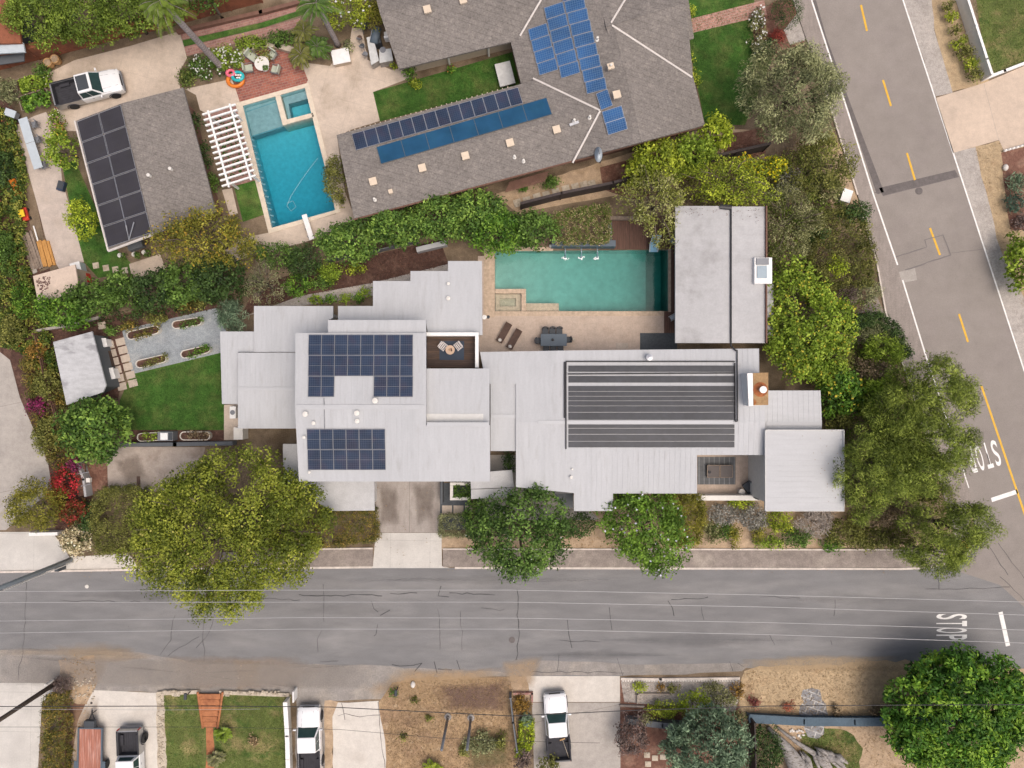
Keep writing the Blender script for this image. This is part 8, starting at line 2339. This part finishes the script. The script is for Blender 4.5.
# ---- southern gardens
tree('shade_tree', 'huge bright green broad-leaved tree in the bottom right corner', 'tree', 960, 713, 71, 64, 5.6, 'broad', leaf=(.36, .15), cr=.62, dens=170, irreg=.06, rzf=.45, low=-.15, trunk=.3)
tree('garden_tree', 'blue-green dense rounded tree at the bottom beside the grey fence', 'tree', 709, 746, 43, 37, 5.0, 'bluegreen', leaf=(.3, .11), cr=.5, dens=170, irreg=.1, style='strand', rzf=.45)
for x, y, rx, ry, h, pal, lab in ((632, 735, 18, 20, 2.4, 'purple', 'dark purple-brown twiggy shrub by the wide driveway'), (694, 704, 16, 14, 1.8, 'lime', 'bright lime round shrub in the gravel garden'), (664, 709, 17, 9, 1.2, 'ygreen', 'yellow-green shrub left of the bright lime one'), (640, 687, 7, 5, .7, 'ygreen', 'small yellow-green plant in the gravel near the driveway'),
                                  (661, 687, 5, 4, .5, 'rust', 'rusty red low plant inside the block edging'), (674, 688, 6, 5, .6, 'olive', 'small olive plant beside the block edging'), (714, 688, 10, 6, .7, 'greyolive', 'grey-olive low shrub near the scalloped edging'), (724, 700, 13, 9, 1.1, 'greyolive', 'grey-olive shrub between the lime shrub and the dry bank'),
                                  (738, 690, 7, 9, .9, 'rust', 'orange-brown agave-like shrub at the edge of the dry bank'), (754, 701, 6, 6, .5, [(.12, .04, .035), (.2, .06, .05), (.28, .1, .08)], 'dark red low plant left of the flagstones'), (788, 706, 6, 5, .4, [(.16, .05, .03), (.24, .07, .04), (.32, .12, .07)], 'rust-red low plant right beside the flagstones'), (836, 709, 5, 5, .4, 'brown', 'small brown dead plant right of the flagstones'), (875, 711, 5, 5, .4, 'brown', 'small brown dead plant farthest along the blue-grey fence'),
                                  (766, 752, 17, 28, 1.6, 'dark', 'dark green shrub between the dark fence and the fallen trunk'), (738, 716, 8, 5, 1.2, 'greyolive', 'grey shrub at the corner of the dark fence'), (645, 718, 8, 6, 1.2, 'greyolive', 'dull shrub beside the end of the grey-green fence'),
                                  (480, 744, 17, 13, .8, 'greygreen', 'grey-green sage patch at the second steel post'), (501, 742, 6, 9, .8, 'olive', 'small olive bush in the dry yard by the board fence'), (463, 752, 5, 7, .7, 'olive', 'small dark bush between the two steel posts'), (394, 694, 4, 4, .4, 'green', 'green weed at the foot of the black mailbox'), (403, 736, 4, 4, .3, 'olive', 'small weed in the dry yard beside the cracked drive'), (430, 718, 4, 4, .3, 'olive', 'small weed in the dry yard near the first steel post'),
                                  (415, 700, 4, 3, .25, 'olive', 'tiny weed near the white boulder'), (522, 704, 8, 12, .5, 'rust', 'rusty ground-cover patch in the brick planter'), (548, 764, 12, 8, 1.6, 'olive', 'olive shrub at the bottom edge behind the white truck'), (523, 760, 8, 10, 1.2, 'purple', 'dark brown shrub below the succulents'), (254, 740, 6, 5, .3, 'dry', 'dry tuft in the patchy lawn')):
    shrub(lab, x, y, rx, ry, h, pal)
hedge('rust-tinged green hedge between the two driveways at the bottom left', [(42, 700), (58, 695), (62, 720), (60, 768), (60, 810), (38, 810), (40, 740)], 1.5, 'redgreen', cr=.32, dens=170, leaf=(.14, .08))
shrub('dark climbing shrub around the foot of the timber pole', 62, 686, 9, 10, 1.2, 'purple', style='needle', leaf=(.4, .04))
for x, y, L_, pal, lab in ((226, 731, 1.0, 'bright', 'spiky bright green yucca by the terracotta steps'), (217, 756, .9, 'greyolive', 'spiky grey-green yucca lower down the terracotta path'), (434, 766, 1.2, 'ygreen', 'spiky yellow-green yucca at the bottom of the dry yard'), (526, 718, .7, 'bluegreen', 'pale blue-green agave in the brick planter')):
    palm(lab, x, y, .25, 22, L_, pal, .1, droop=.5, leaf=.0 + .34, cat='yucca' if 'yucca' in lab else 'agave', name='yucca' if 'yucca' in lab else 'agave', up=.7)
hedge('narrow strip of lime succulents beside the white truck', [(521, 724), (533, 722), (533, 745), (524, 757), (516, 756), (520, 740)], .7, 'lime', cr=.2, dens=150, leaf=(.2, .08))
scatter('leaf_litter', [(740, 672), (760, 668), (748, 700), (738, 700)], .02, 20, 'litter', (.12, .06), up=1, tilt=.3)

for q, pal, zt in (([(770, 200), (800, 150), (835, 130), (850, 200), (822, 212), (815, 262), (836, 284), (880, 300), (926, 437), (940, 495), (850, 505), (848, 430), (826, 425), (824, 388), (772, 350)], 'hedgetop', 1.1),
                   ([(690, 160), (765, 156), (800, 150), (790, 200), (768, 204), (676, 204), (660, 190)], 'greyyellow', .6), ([(135, 492), (310, 500), (306, 548), (138, 552)], 'bigtree', .4),
                   ([(850, 514), (960, 480), (966, 520), (935, 548), (850, 548), (845, 520)], 'olive', .7), ([(60, 320), (240, 268), (262, 280), (240, 305), (120, 318), (60, 332)], 'dark', .6)):
    leafmass('undergrowth', q, zt, pal, cr=.4, dens=75, zvar=.5, leaf=(.17, .09), sides=False)['kind'] = 'stuff'

scatter('leaf_litter', [(676, 207), (764, 207), (764, 226), (720, 214), (690, 216)], 4.12, 12, 'mulch', (.08, .05), up=1, tilt=.2, zr=(0, .04))
scatter('leaf_litter', [(800, 431), (842, 431), (842, 510), (825, 500)], 5.2, 2, 'litter', (.1, .05), up=1, tilt=.2, zr=(0, .03))
scatter('leaf_litter', [(445, 566.8), (900, 567.3), (900, 573), (445, 572)], .03, 5, 'litter', (.09, .05), up=1, tilt=.3)
scatter('leaf_litter', [(376, 486), (440, 486), (441, 566), (374, 566)], .03, .8, 'litter', (.1, .06), up=1, tilt=.3)

# ================================================================== CAMERA AND LIGHT
cam = bpy.data.cameras.new('camera')
cam.sensor_width = 36; cam.lens = 36 * F / 1024
cam.clip_start = .5; cam.clip_end = 2000
co = bpy.data.objects.new('camera', cam); COL.objects.link(co)
co.location = (0, 0, H); co.rotation_euler = (0, 0, 0)
sc.camera = co

EL, AZ = R(70), R(125)          # sun height and bearing (from the lower right)
wd = bpy.data.worlds.new('World'); sc.world = wd
wd.use_nodes = True
nt = wd.node_tree
sky = nt.nodes.new('ShaderNodeTexSky'); sky.sky_type = 'NISHITA'; sky.sun_disc = False
sky.sun_elevation = EL; sky.sun_rotation = AZ
sky.air_density = .7; sky.dust_density = 8.0; sky.ozone_density = .3; sky.altitude = 0
bg = nt.nodes['Background']; bg.inputs['Strength'].default_value = SKY
nt.links.new(sky.outputs[0], bg.inputs['Color'])
ld = bpy.data.lights.new('sun', 'SUN'); ld.energy = SUN; ld.angle = R(60); ld.color = (1.0, .965, .92)
lo_ = bpy.data.objects.new('sun', ld); COL.objects.link(lo_)
dirv = Vector((math.sin(AZ) * math.cos(EL), math.cos(AZ) * math.cos(EL), math.sin(EL)))
lo_.rotation_euler = dirv.to_track_quat('Z', 'Y').to_euler()
lo_.location = dirv * 100
sc.view_settings.view_transform = 'Standard'; sc.view_settings.look = 'None'
sc.view_settings.gamma = 1; sc.view_settings.use_curve_mapping = False
sc.view_settings.exposure = EXPO
sc.render.engine = 'CYCLES'
sc.cycles.max_bounces = 6; sc.cycles.diffuse_bounces = 3; sc.cycles.glossy_bounces = 2; sc.cycles.transmission_bounces = 4; sc.cycles.transparent_max_bounces = 10; sc.cycles.volume_bounces = 0
sc.cycles.use_denoising = True
